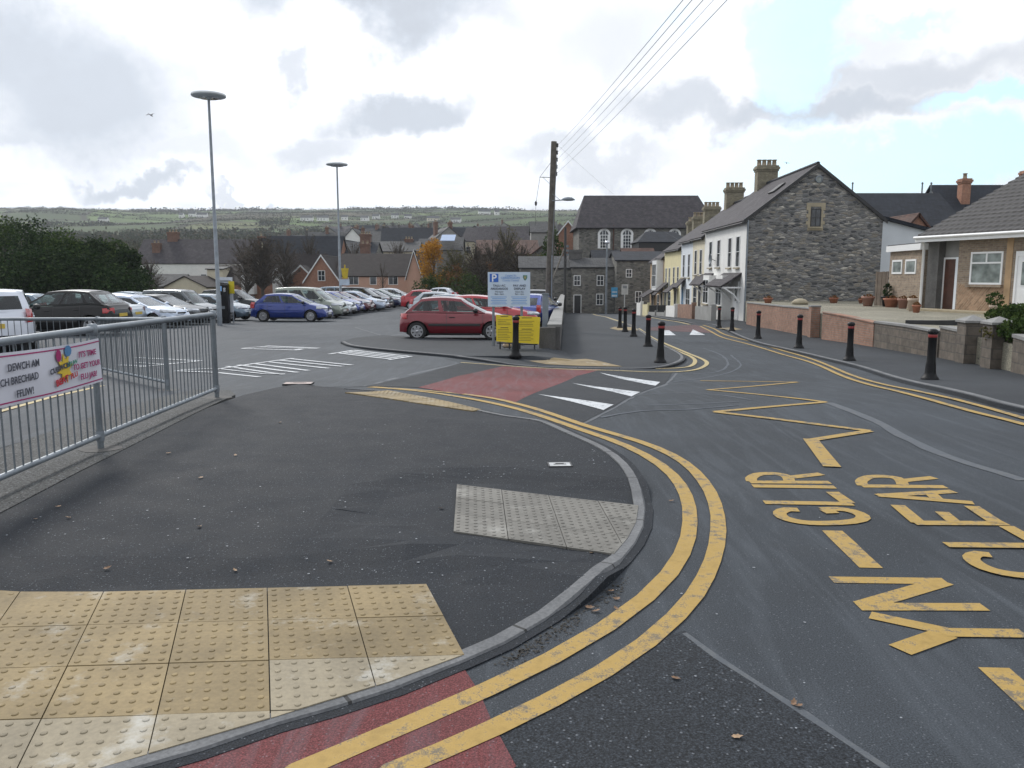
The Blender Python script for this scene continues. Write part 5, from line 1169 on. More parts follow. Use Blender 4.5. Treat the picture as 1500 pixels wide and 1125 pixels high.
        si.add(vs, [(i * 3 + j, (i + 1) * 3 + j, (i + 1) * 3 + j + 1, i * 3 + j + 1) for i in range(24) for j in range(2)])
        si.build('sill', M['dark'], root)
        md.build('side_moulding', M['carpaint'] if kind in ('hatch', 'family_hatch', 'saloon') else (M['carpaint'] if kind == 'van_car' else M['dark']), root)
    for xd in c['doors'][:-1]:
        for s in (1, -1):
            X = xd - .78 if len(c['doors']) > 2 else xd - 1.0
            z = .21 + (sprof(X, c['deck']) - .21) * .80; Y = (wplan(X) * .955 + .02) * s
            h = MB(); h.tube([(X - .09, Y * .985, z), (X - .07, Y, z), (X + .07, Y, z), (X + .09, Y * .985, z)], .014, 6); h.build('door_handle', M['carpaint'] if kind != 'small_hatch' else M['dark'], root)
    for s in (1, -1):
        X = c['cowl'] - .42; z = sprof(X, c['deck']) + .09; Y = Wh * .95 * s; h = MB()
        h.lathe([(0, -.09), (.06, -.08), (.085, 0), (.075, .07), (0, .09)], 8, (X, Y + .10 * s, z), axis='y'); h.tube([(X - .02, Y * .93, z - .05), (X, Y + .06 * s, z - .03)], .025, 6); h.build('wing_mirror', M['dark'] if kind in ('small_hatch', 'estate', 'hatch') else M['carpaint'], root)
    # under body and wheel wells
    ub = MB(); ub.box(-Lh + .25, Lh - .3, -Wh * .80, Wh * .80, .19, .30)
    for a in (c['fa'], c['ra']):
        for s in (1, -1):
            nn = 14; vs = []
            for k_ in range(nn + 1):
                t = math.pi * k_ / nn; 
                for yy in (Wh * .93, Wh * .55): vs.append((a + (Ra + .004) * math.cos(t), yy * s, wr - .05 + (Ra + .054) * math.sin(t) if math.sin(t) > .3 else wr - .1 + (Ra + .1) * math.sin(t)))
            ub.add(vs, [(2 * k_, 2 * k_ + 1, 2 * k_ + 3, 2 * k_ + 2) for k_ in range(nn)]); ub.add([(a - Ra, Wh * .55 * s, .15), (a + Ra, Wh * .55 * s, .15), (a + Ra, Wh * .55 * s, wr + Ra), (a - Ra, Wh * .55 * s, wr + Ra)], [(0, 1, 2, 3)])
    ub.build('underbody', M['dark'], root)
    st_ = MB()
    for X in (c['cowl'] - 1.15, c['cowl'] - 2.0):
        for s in (1, -1):
            if X < c['rb'] + .2: continue
            zt = c['H'] - .42; st_.obox((X - .05, s * .36, zt - .2), (.07, 0, 0), (0, .23, 0), (-.06, 0, .30)); st_.obox((X - .11, s * .36, zt + .16), (.05, 0, 0), (0, .12, 0), (-.01, 0, .09))
    st_.tube([(c['cowl'] - .62, .22, c['deck'][-5][1] + .06), (c['cowl'] - .60, .36, c['deck'][-5][1] + .14), (c['cowl'] - .62, .50, c['deck'][-5][1] + .06)], .014, 6)
    st_.build('seats', M['interior'], root)
    for a in (c['fa'], c['ra']):
        for s in (1, -1):
            y = (Wh - .115) * s; w = empty('wheel', (0, 0, 0)); 
            t = MB(); t.lathe([(wr * .62, -.085), (wr * .66, -.097), (wr * .90, -.10), (wr * .975, -.085), (wr, -.06), (wr, .06), (wr * .975, .085), (wr * .90, .10), (wr * .66, .097), (wr * .62, .085)], 26, (a, y, wr), axis='y'); bpy.data.objects.remove(w)
            to = t.build('wheel', M['rubber'], root)
            r = MB(); yo = y + .088 * s; r.lathe([(wr * .69, 0), (wr * .67, .012 * s), (wr * .60, .004 * s), (wr * .58, -.02 * s)], 26, (a, yo, wr), axis='y'); ns = c['spokes']
            for k_ in range(ns):
                an = 2 * math.pi * k_ / ns + .3; d_ = Vector((math.cos(an), 0, math.sin(an))); tn = Vector((-math.sin(an), 0, math.cos(an))); cc = Vector((a, yo - .004 * s, wr))
                wd = wr * (.15 if ns > 5 else .17); q0 = [cc + tn * wd * .8 + d_ * wr * .08, cc - tn * wd * .8 + d_ * wr * .08, cc - tn * wd + d_ * wr * .62, cc + tn * wd + d_ * wr * .62]
                r.add([p + Vector((0, .010 * s, 0)) for p in q0] + [p - Vector((0, .02 * s, 0)) for p in q0], [(0, 1, 2, 3), (0, 4, 5, 1), (1, 5, 6, 2), (2, 6, 7, 3), (3, 7, 4, 0)])
            r.lathe([(0, .016 * s), (wr * .17, .014 * s), (wr * .19, .0)], 14, (a, yo - .002 * s, wr), axis='y'); r.build('rim', M['rim'], to)
            dsc = MB(); dsc.lathe([(0, -.035 * s), (wr * .6, -.035 * s)], 20, (a, yo, wr), axis='y'); dsc.build('brake_disc', M['dark'], to)
    return root
PAINT = {k: paint('paint_' + k, v, me_, ro) for k, (v, me_, ro) in {
    'white': ((.62, .66, .74), .0, .3), 'black': ((.004, .004, .005), .0, .35), 'silver': ((.42, .46, .50), .75, .34), 'silverblue': ((.38, .45, .56), .6, .3), 'dgrey': ((.025, .028, .032), .2, .3), 'grey': ((.09, .105, .12), .4, .32),
    'blue': ((.012, .035, .21), .35, .28), 'sage': ((.22, .25, .215), .5, .34), 'red': ((.17, .012, .022), .3, .28), 'darkred': ((.10, .02, .03), .4, .3), 'brightred': ((.40, .02, .03), .1, .3), 'navy': ((.02, .03, .07), .4, .25), 'bluegrey': ((.12, .17, .22), .6, .3), 'midblue': ((.03, .06, .28), .4, .3), 'green': ((.12, .17, .15), .5, .3)}.items()}
protos = {}
def place_car(kind, x, y, head, col, label, group='cars parked in the car park', sc=1.0):
    if kind not in protos: protos[kind] = make_car(kind); o = protos[kind]
    else: o = copy_tree(protos[kind])
    # a fresh paint on this car only
    def rec(ob):
        for ch in ob.children:
            if ch.type == 'MESH':
                for s in ch.material_slots:
                    if s.material and (s.material.name == 'car_paint_template' or s.material.name.startswith('paint_')): s.link = 'OBJECT'; s.material = PAINT[col]
            rec(ch)
    rec(o); h = R(head); f = Vector((math.cos(h), math.sin(h))); z1 = G(x + f.x, y + f.y); z2 = G(x - f.x, y - f.y)
    o.location = (x, y, (z1 + z2) / 2 + .004); o.rotation_euler = (0, -math.atan2(z1 - z2, 2), h); o.scale = (sc,) * 3
    return tag(o, label, 'car', group)
def xat(u, y): return (u - 750) / F_PX * y
def by_end(kind, u, y, head, col, label, end=1, **kw):
    """put the car so that its nose (end=1) or tail (end=-1) corner lies at pixel column u, distance y"""
    h = R(head); L_ = CARS[kind]['L'] / 2; x = xat(u, y) ; place_car(kind, x - end * L_ * math.cos(h), y - end * L_ * math.sin(h), head, col, label, **kw)
place_car('estate', -14.45, 22.3, 121, 'white', 'white car seen from behind at the left edge, behind the railings', sc=1.11)
by_end('crossover', 178, 29.2, 178, 'black', 'black crossover with bulging wings parked beside the white car', -1, sc=1.05)
by_end('saloon', 205, 33.2, 178, 'silver', 'silver saloon showing its red tail light behind the black crossover', -1)
by_end('family_hatch', 268, 35.0, -12, 'silverblue', 'pale silver hatchback facing right, nearest of its row')
by_end('family_hatch', 301, 37.8, -12, 'dgrey', 'dark grey hatchback just behind the pale silver one')
by_end('van_car', 322, 40.8, -10, 'grey', 'grey people carrier to the left of the ticket machine', sc=.94)
by_end('family_hatch', 370, 43.4, -10, 'bluegrey', 'dull blue grey hatchback with its bonnet right of the ticket machine')
by_end('suv', 396, 50.0, -8, 'dgrey', 'dark estate with roof rails behind the blue hatchback', sc=.97)
by_end('hatch', 484, 42.3, -3, 'blue', 'bright blue hatchback parked side on in the middle of the car park')
by_end('van_car', 506, 46.6, -8, 'sage', 'tall sage green van like car behind the blue hatchback')
by_end('hatch', 519, 49.6, -9, 'silver', 'small silver car showing its nose beyond the sage green car')
by_end('hatch', 531, 52.0, -9, 'midblue', 'dark blue car with its bonnet between silver and maroon noses')
by_end('family_hatch', 546, 54.5, -10, 'darkred', 'maroon car beside the pale silver one in the long row')
by_end('saloon', 568, 57.0, -9, 'silverblue', 'pale silver blue car with long bonnet beside the maroon one')
by_end('suv', 574, 60.0, -9, 'black', 'black car behind the pale silver blue one')
by_end('saloon', 590, 63.4, -9, 'navy', 'dark green black car just left of the bright red car')
by_end('family_hatch', 596, 67.0, -9, 'green', 'greyish green car with pale windscreen in the far row')
by_end('hatch', 610, 71.0, -9, 'silver', 'silver car at the far end of the long row', )
by_end('hatch', 589, 60.0, 3, 'brightred', 'bright red car behind the red hatchback, tail showing', -1)
place_car('small_hatch', -1.78, 26.7, -2, 'red', 'dark red three door hatchback nearest the camera, facing the sign', sc=1.0)
place_car('family_hatch', -1.0, 32.2, -4, 'brightred', 'brighter red car right behind the parking sign board')
place_car('family_hatch', -2.4, 37.6, -6, 'bluegrey', 'blue grey car whose roof shows above the red hatchback')
place_car('hatch', .95, 34.3, 72, 'midblue', 'blue car with red tail light beside the low wall')
place_car('family_hatch', 1.25, 39.4, 80, 'silver', 'silver car farther along the low wall')
place_car('suv', 1.4, 45.0, 82, 'dgrey', 'dark car farthest along the low wall')
place_car('hatch', xat(650, 50), 50, -8, 'silver', 'silver car seen through the red hatchback windows')
for kind, u, y, hd, col, lab in [('family_hatch', 205, 54, -5, 'bluegrey', 'blue grey car roof behind the silver hatchback, below the hedge'), ('hatch', 160, 44, 175, 'silver', 'pale silver car glimpsed between white and black cars'), ('saloon', 96, 52, 178, 'silver', 'silver car roof low behind the black crossover'),
                                 ('hatch', 268, 50, -8, 'navy', 'dark car roof left of the grey people carrier'), ('hatch', 30, 40, 175, 'bluegrey', 'car largely hidden behind the white car at the left edge'), ('family_hatch', 520, 74, -8, 'dgrey', 'dark car roof below the pink cottage wall'),
                                 ('suv', 505, 66, -8, 'bluegrey', 'blue grey tall car roof behind the sage green car'), ('saloon', 445, 66, -8, 'silver', 'silver roof seen past the sage green car'), ('hatch', 640, 78, 170, 'white', 'white car far off below the orange tree'), ('family_hatch', 545, 80, -8, 'silver', 'silver roof farthest in the car park, below the pink wall')]:
    place_car(kind, xat(u, y), y, hd, col, lab)
# ---------------------------------------------------------------- buildings
ROD = Vector((.03, 1, 0)).normalized()
def window(parent, o, ux, n, w, h, nx=1, nz=2, fw=.06, frame='upvc', glass='wglass', sill=True, surround=None, arch=False, name='window', upper=None):
    """frame proud of the wall with panes between its bars; o = lower left corner seen from outside"""
    o = Vector(o); ux = Vector(ux).normalized(); n = Vector(n).normalized(); up = Vector((0, 0, 1)); f = MB()
    def bar(x0, x1, z0, z1, d0=-.02, d1=.035, mb=f):
        c = o + ux * (x0 + x1) / 2 + up * (z0 + z1) / 2 + n * (d0 + d1) / 2; mb.obox(c, ux * (x1 - x0) / 2, n * (d1 - d0) / 2, up * (z1 - z0) / 2)
    bar(0, w, 0, fw); bar(0, w, h - fw, h); bar(0, fw, fw, h - fw); bar(w - fw, w, fw, h - fw)
    if upper:
        zc = h * upper; bar(fw, w - fw, zc - fw * .45, zc + fw * .45)
        for i in range(1, nx): bar(w * i / nx - fw * .45, w * i / nx + fw * .45, zc + fw * .45, h - fw, d1=.03)
    else:
        for i in range(1, nx): bar(w * i / nx - fw * .3, w * i / nx + fw * .3, fw, h - fw, d1=.028)
        for j in range(1, nz): bar(fw, w - fw, h * j / nz - fw * .3, h * j / nz + fw * .3, d1=.03)
    fo = f.build(name, M[frame], parent); g = MB(); g.obox(o + ux * w / 2 + up * h / 2 + n * .004, ux * (w / 2 - fw * .5), n * .006, up * (h / 2 - fw * .5)); g.build('pane', M[glass], fo)
    if sill: s = MB(); s.obox(o + ux * w / 2 - up * .05 + n * .06, ux * (w / 2 + .08), n * .08, up * .045); s.build('sill', M['quoin' if sill is True else sill], fo)
    if surround:
        s = MB(); t = .14
        if arch:
            k = 12; r0 = w / 2 + .02; r1 = r0 + .30; c = o + ux * w / 2 + up * h
            for i in range(k):
                a, b = math.pi * i / k, math.pi * (i + 1) / k; q = [c + ux * r * math.cos(t_) + up * r * math.sin(t_) for r, t_ in ((r0, a), (r1, a), (r1, b), (r0, b))]
                s.add([p + n * .05 for p in q] + [p - n * .02 for p in q], [(0, 1, 2, 3), (7, 6, 5, 4), (0, 4, 5, 1), (2, 6, 7, 3)])
            q = [c + n * .004] + [c + n * .004 + ux * r0 * math.cos(math.pi * i / k) + up * r0 * math.sin(math.pi * i / k) for i in range(k + 1)]
            gm = MB(); gm.add(q, [(0, i, i + 1) for i in range(1, k + 1)]); gm.build('arch_pane', M[glass], fo)
            bb = MB(); 
            for i in (1, 2): x = w * i / 3; bb.obox(o + ux * x + up * (h + .25) + n * .015, ux * .03, n * .01, up * .28)
            bb.build('arch_bars', M[frame], fo); hh = h
            for x0, x1 in ((-.28, 0), (w, w + .28)): bar(x0, x1, 0, h, -.02, .05, s)
        else:
            bar(-t, 0, -t * .5, h + t, -.02, .03, s); bar(w, w + t, -t * .5, h + t, -.02, .03, s); bar(0, w, h, h + t, -.02, .03, s)
        s.build('surround', M[surround], fo)
    return fo
def door(parent, o, ux, n, w, h, m, frame='upvc', light=False, name='door'):
    o = Vector(o); ux = Vector(ux).normalized(); n = Vector(n).normalized(); up = Vector((0, 0, 1)); d = MB()
    d.obox(o + ux * w / 2 + up * h / 2 + n * .015, ux * w / 2, n * .02, up * h / 2)
    for z0, z1 in ((.1, .42), (.48, .94)): d.obox(o + ux * w / 2 + up * h * (z0 + z1) / 2 + n * .04, ux * w * .33, n * .008, up * h * (z1 - z0) / 2)
    do = d.build(name, M[m] if isinstance(m, str) else m, parent); k = MB(); k.obox(o + ux * w * .86 + up * h * .47 + n * .06, ux * .02, n * .02, up * .06); k.build('handle', M['chrome'], do)
    f = MB()
    for x0, x1, z0, z1 in ((-.07, 0, 0, h + .07), (w, w + .07, 0, h + .07), (0, w, h, h + .07)): f.obox(o + ux * (x0 + x1) / 2 + up * (z0 + z1) / 2 + n * .02, ux * (x1 - x0) / 2, n * .035, up * (z1 - z0) / 2)
    f.build('frame', M[frame], do)
    if light: g = MB(); g.obox(o + ux * w * .5 + up * h * .70 + n * .052, ux * w * .26, n * .004, up * h * .2); g.build('glazing', M['wglass_l'], do)
    return do
def chimney(parent, c, sx, sy, z0, z1, m='brickc', pots=4, along='x', pot='potc', ph=.40, r=.15):
    mb = MB(); x, y = c; mb.box(x - sx / 2, x + sx / 2, y - sy / 2, y + sy / 2, z0, z1 - .35); mb.box(x - sx / 2 - .05, x + sx / 2 + .05, y - sy / 2 - .05, y + sy / 2 + .05, z1 - .36, z1 - .24); mb.box(x - sx / 2 - .10, x + sx / 2 + .10, y - sy / 2 - .10, y + sy / 2 + .10, z1 - .245, z1 - .10); mb.box(x - sx / 2 - .04, x + sx / 2 + .04, y - sy / 2 - .04, y + sy / 2 + .04, z1 - .105, z1)
    o = mb.build('chimney', M[m], parent); pm = MB(); 
    for i in range(pots):
        t = (i + .5) / pots - .5; px_, py_ = (x + t * sx, y) if along == 'x' else (x, y + t * sy); pm.lathe([(r * 1.1, 0), (r, ph * .2), (r * .85, ph * .85), (r * 1.15, ph * .88), (r * 1.15, ph), (r * .7, ph), (r * .7, ph * .6)], 8, (px_, py_, z1))
    if pots: pm.build('chimney_pots', M[pot], o)
    return o
# terrace row: local x runs away from the camera along the street, local y points to the street
TX0, TY0 = 12.75, 44.0; TANG = math.atan2(ROD.y, ROD.x)
def tunit(name, d0, d1, zb, eave, ridge, depth, wall, label, wins=(), gws=(), drs=(), chim=None, porch=None, roof='slate', group=None, overhang=.25, first=False):
    o = Vector((TX0, TY0, 0)) + ROD * d0; o.z = zb; r = empty(name, o, TANG, label, 'house', group); Lh = d1 - d0; he = eave - zb; hr = ridge - zb
    mb = MB(); g = .003; x0, x1 = (g, Lh - g); hd = depth / 2
    if first: pass
    mb.add([(x0, 0, -.5), (x1, 0, -.5), (x1, -depth, -.5), (x0, -depth, -.5), (x0, 0, he), (x1, 0, he), (x1, -depth, he), (x0, -depth, he), (x0, -hd, hr - .05), (x1, -hd, hr - .05)],
           [(0, 1, 5, 4), (3, 7, 6, 2), (4, 5, 9, 8), (7, 8, 9, 6), (1, 2, 6, 9, 5)] + ([(0, 4, 8, 7, 3)]))
    w = mb.build('wall', M[wall], r)
    rf = MB(); th = .10; e = overhang; sl = (hr - he) / hd; xa = -.12 if first else 0
    rf.slab([(xa, e, he - sl * e + .08), (Lh, e, he - sl * e + .08), (Lh, -hd, hr + .08), (xa, -hd, hr + .08)], th); rf.slab([(xa, -depth - .2, he - sl * .2 + .08), (Lh, -depth - .2, he - sl * .2 + .08), (Lh, -hd, hr + .08), (xa, -hd, hr + .08)], th)
    ro = rf.build('roof', M[roof], r)
    rd = MB(); rd.tube([(xa, -hd, hr + .09), (Lh, -hd, hr + .09)], .10, 6); rd.build('ridge_tiles', M['slate_b'], ro)
    gt = MB(); gt.tube([(0, e - .03, he - sl * e - .03), (Lh, e - .03, he - sl * e - .03)], .055, 6); gt.build('gutter', M['dark'], ro)
    for (x, z, ww, hh, nx, nz) in wins:
        window(r, (x + ww, 0, z), (-1, 0, 0), (0, 1, 0), ww, hh, nx, nz, .05)
    for (x, ww, hh, m, lt) in drs: door(r, (x + ww, 0, 0.05), (-1, 0, 0), (0, 1, 0), ww, hh, m, light=lt)
    if porch:
        for (xa_, xb, zt, out) in porch:
            p = MB(); p.slab([(xa_, .0, zt + .75), (xb, .0, zt + .75), (xb, out, zt), (xa_, out, zt)], .08); po = p.build('porch_roof', M['slate'], r)
            for xx in [] if not first else [xa_ + .1 + (xb - xa_ - .2) * i / max(1, round((xb - xa_) / 2.2)) for i in range(round((xb - xa_) / 2.2) + 1)]:
                k = MB(); k.tube([(xx, .05, zt - .9), (xx, out * .35, zt - .45), (xx, out * .85, zt - .08)], .05, 6); k.box(xx - .04, xx + .04, 0, out * .92, zt - .12, zt - .04)
                k.build('porch_bracket', M['upvc'] if wall == 'wrender' else M['brown_door'], po)
    if chim:
        for (x, zz, n, sy) in chim: chimney(r, (x, -hd), .75, sy, hr - .9, zz - zb, 'brickc', n, 'y')
    return r
TW = 'terraced houses on the right of the street'
# first double house: white front, rubble stone gable towards the camera
dpt = 7.25; zb1 = -.98; e1, r1 = 4.62, 7.42
hw = tunit('terraced_house', 0, 10.8, zb1, e1, r1, dpt, 'wrender', 'white fronted end of terrace house with grey rubble stone gable', wins=[(1.3, 3.0, .85, 1.75, 1, 2), (3.2, 3.0, .85, 1.75, 1, 2), (6.1, 3.05, .85, 1.7, 1, 2), (8.4, 3.05, .85, 1.7, 1, 2)],
           drs=[(1.2, .9, 2.1, 'upvc', True), (8.9, .9, 2.1, 'dark', False)], chim=[(9.7, 8.65, 4, 1.3)], porch=[(.7, 5.0, 1.95, 1.15), (7.8, 10.5, 1.95, .9)], first=True, group=TW)
for x, ww, g_ in ((2.9, 1.7, 'wglass'), (6.5, 1.8, 'wglass')): 
    b = MB(); b.box(x, x + ww, 0, .55, -.2, 2.55); bo = b.build('bay', M['wrender'], hw); window(bo, (x + ww - .1, .552, .75), (-1, 0, 0), (0, 1, 0), ww - .2, 1.55, 2, 2, .06)
def gable_skin():
    """stone gable leaf just outside the rendered body, with its openings"""
    hz = r1 - zb1; he = e1 - zb1; m_ = MB(); y1 = .02; x0 = -.06
    pr = [(0.0, -.5), (0.0, he), (-dpt / 2, hz), (-dpt, he), (-dpt, -.5)]; pr = [(a - .0, b) for a, b in pr]
    vs = [(x0, a, b) for a, b in pr] + [(.0, a, b) for a, b in pr]
    m_.add(vs, [(0, 1, 2, 3, 4), (5, 9, 8, 7, 6)] + [(i, 5 + i, 5 + (i + 1) % 5, (i + 1) % 5) for i in range(5)]); g = m_.build('gable_wall', M['rubble'], hw)
    s = F_PX / 44.0
    yc = -(1186 - 1089.5) / s; zc = 1.58 + (403 - 323) / s - zb1
    window(g, (x0 - .0, yc + .27, zc - .42), (0, -1, 0), (-1, 0, 0), .56, .95, 2, 2, .045, 'dark')
    q = MB()
    for k in range(6):
        ww = .22 if k % 2 else .12
        for sg in (1, -1): q.box(x0 - .03, x0, min(yc + sg * .28, yc + sg * (.28 + ww)), max(yc + sg * .28, yc + sg * (.28 + ww)), zc - .5 + k * .19, zc - .5 + k * .19 + .185)
    q.box(x0 - .03, x0, yc - .5, yc + .5, zc + .64, zc + .84); q.box(x0 - .04, x0, yc - .42, yc + .42, zc - .62, zc - .5); q.build('window_quoins', M['quoin'], g)
    c = MB(); zc2 = 1.58 + (403 - 268) / s - zb1; yc2 = -(1188 - 1089.5) / s; c.lathe([(.15, -.02), (.20, -.02), (.20, -.09), (.15, -.09)], 20, (x0 + .02, yc2, zc2), axis='x'); ring_ = c.build('round_window', M['galv'], g)
    d = MB(); d.lathe([(0, -.05), (.15, -.05)], 20, (x0 + .02, yc2, zc2), axis='x'); d.build('pane', M['wglass_l'], ring_)
    v = MB(); sl = (hz - he) / (dpt / 2)
    for sg in (1, -1):
        a = Vector((-.16, .25 if sg > 0 else -dpt - .2, he - sl * .22)); b = Vector((-.16, -dpt / 2, hz + .01)); dirv = (b - a); mid = (a + b) / 2; v.obox(mid + Vector((0, 0, -.02)), (.045, 0, 0), dirv / 2, Vector((0, 0, .10)))
    v.build('verge_board', M['dark'], g)
    dp = MB(); dp.tube([(-.14, -.02, -.4), (-.14, -.02, he - .1), (-.05, .15, he)], .045, 8); dp.build('drainpipe', M['galv'], hw)
    sk = MB(); sk.obox((2.3, -dpt * .30, he + (hz - he) * .60 + .16), (.55, 0, 0), (0, -.32, .32 * sl), (0, .02, .03)); sk.build('rooflight', M['dark'], hw)
    sd = MB(); sd.lathe([(0, 0), (.22, .05), (.34, .14)], 14, (7.3, .25, 3.6), axis='y'); sd.tube([(7.3, 0, 3.45), (7.3, .3, 3.6)], .02, 5); sd.build('satellite_dish', M['galv_d'], hw)
gable_skin()
# white rendered rear wing seen beyond the gable
def rear_wing():
    y = 45.6; a = at(1281, 316, y); b = at(1358, 335, y); z0 = -1.0; r = empty('house_wing', (a.x + .02, y, z0), 0, 'plain white rendered wing with sloping roof behind the stone gable', 'house extension')
    w = b.x - a.x; t0 = a.z - z0; t1 = b.z - z0; m_ = MB(); m_.add([(0, 0, 0), (w, 0, 0), (w, 5, 0), (0, 5, 0), (0, 0, t0 - .12), (w, 0, t1 - .12), (w, 5, t1 - .12), (0, 5, t0 - .12)], [(0, 1, 5, 4), (1, 2, 6, 5), (2, 3, 7, 6), (3, 0, 4, 7), (4, 5, 6, 7), (0, 3, 2, 1)]); m_.build('wall', M['grender'], r)
    f = MB(); f.slab([(-.4, -.25, t0 + .17), (w + .2, -.25, t1 + .0), (w + .2, 5.2, t1 + .0), (-.4, 5.2, t0 + .17)], .18); f.build('roof', M['slate_b'], r)
rear_wing()
tunit('terraced_house', 10.8, 14.9, -1.3, 4.25, 7.0, dpt, 'cream', 'narrow cream fronted house next to the white double house', wins=[(.7, 2.9, .8, 1.75, 1, 2), (2.5, 2.9, .8, 1.75, 1, 2), (2.2, .55, 1.3, 1.5, 1, 2)], drs=[(.6, .9, 2.1, 'dark', False)], chim=[], porch=[(.3, 2.2, 2.2, .6)], group=TW)
tunit('terraced_house', 14.9, 19.6, -1.5, 4.2, 6.9, dpt, 'grender', 'bluish white fronted house between cream and yellow ones', wins=[(.9, 2.9, .8, 1.75, 1, 2), (3.0, 2.9, .8, 1.75, 1, 2), (.6, .5, 1.6, 1.6, 2, 2)], drs=[(3.0, .9, 2.1, 'bluedoor', False)], chim=[(3.3, 8.15, 4, 1.3)], porch=[(2.4, 4.5, 2.15, .7)], group=TW)
tunit('terraced_house', 19.6, 27.8, -1.8, 3.75, 6.3, dpt, 'ylw', 'pale yellow double fronted terrace house with four upper windows', wins=[(.8, 2.35, .75, 1.7, 1, 2), (2.7, 2.35, .75, 1.7, 1, 2), (4.9, 2.3, .75, 1.7, 1, 2), (6.6, 2.3, .75, 1.7, 1, 2), (4.4, .5, 1.4, 1.5, 1, 2)], drs=[(1.6, .9, 2.1, 'dark', False), (6.6, .9, 2.1, 'dark', False)], chim=[(6.4, 7.4, 4, 1.3)], porch=[(.9, 3.2, 2.0, .9), (5.9, 8.1, 2.0, .9)], group=TW)
bh = tunit('terraced_house', 27.8, 32.2, -2.2, 3.2, 5.7, dpt, 'buffr', 'buff house with tall white upper bay near the terrace end', wins=[(2.4, .5, 1.3, 1.5, 1, 2)], drs=[(.5, .9, 2.1, 'dark', False)], chim=[(3.7, 6.95, 3, 1.0)], porch=[(.2, 2.0, 2.0, .8)], group=TW)
b = MB(); b.box(.6, 3.4, 0, .6, 2.4, 5.1); bo = b.build('bay', M['upvc'], bh); window(bo, (3.2, .602, 2.7), (-1, 0, 0), (0, 1, 0), 2.4, 2.1, 3, 2, .07, sill=False)
tunit('terraced_house', 32.2, 36.5, -2.5, 2.95, 5.4, dpt, 'buffr', 'last small stone coloured house of the terrace', wins=[(.8, 2.3, .8, 1.6, 1, 2), (2.5, 2.3, .8, 1.6, 1, 2)], drs=[(1.8, .9, 2.1, 'dark', False)], chim=[(2.1, 6.7, 2, 1.0)], porch=[(.2, 3.9, 2.0, 1.2)], group=TW)
# front garden walls and railings of the terrace
def garden_bits():
    def seg(d0, d1, y, z, h, m, lab, rail=None):
        a = Vector((TX0, TY0, 0)) + ROD * d0 + Vector((-y, 0, 0)); z0 = G(a.x, a.y); r = empty('garden_wall', (a.x, a.y, z0), TANG, lab, 'garden wall', 'front garden walls of the terrace'); Lw = d1 - d0; dz = G(a.x, a.y + Lw) - z0
        m_ = MB(); 
        if h: m_.add([(0, -.1, -.3), (Lw, -.1, dz - .3), (Lw, .1, dz - .3), (0, .1, -.3), (0, -.1, h), (Lw, -.1, h + dz), (Lw, .1, h + dz), (0, .1, h)], [(0, 1, 2, 3), (4, 5, 6, 7), (0, 1, 5, 4), (1, 2, 6, 5), (2, 3, 7, 6), (3, 0, 4, 7)]); m_.build('wall', M[m], r)
        k = MB(); k.box(-.12, .12, -.14, .14, -.3, h + .12); k.build('pier', M[m], r)
        if rail:
            b = MB(); n = int(Lw / .14)
            for i in range(n + 1): x = Lw * i / n; b.box(x - .012, x + .012, -.012, .012, h + dz * x / Lw - .02, h + .55 + dz * x / Lw)
            b.add([(0, -.02, h + .5), (Lw, -.02, h + .5 + dz), (Lw, .02, h + .5 + dz), (0, .02, h + .5), (0, -.02, h + .54), (Lw, -.02, h + .54 + dz), (Lw, .02, h + .54 + dz), (0, .02, h + .54)], [(0, 1, 2, 3), (4, 5, 6, 7), (0, 1, 5, 4), (2, 3, 7, 6)]); b.build('railing', M['dark'], r)
    seg(.3, 4.9, 1.6, 0, .85, 'greyr', 'low grey wall in front of the white house by the two bollards')
    seg(5.3, 10.4, 1.7, 0, .95, 'brickw', 'brown garden wall before the white house, left of the grey one'); seg(10.9, 14.7, 1.8, 0, .85, 'wrender', 'white low wall in front of the cream house')
    seg(15.0, 19.3, 1.8, 0, .35, 'greyr', 'low wall with black railings in front of the bluish white house', True); seg(19.8, 24.0, 1.8, 0, .35, 'greyr', 'low wall with black railings in front of the yellow house', True)
    seg(24.2, 27.6, 1.8, 0, 1.0, 'ylw', 'pale cream garden wall before the yellow house'); seg(28.0, 31.0, 1.9, 0, 1.15, 'wrender', 'bright white garden wall near the terrace end')
garden_bits()
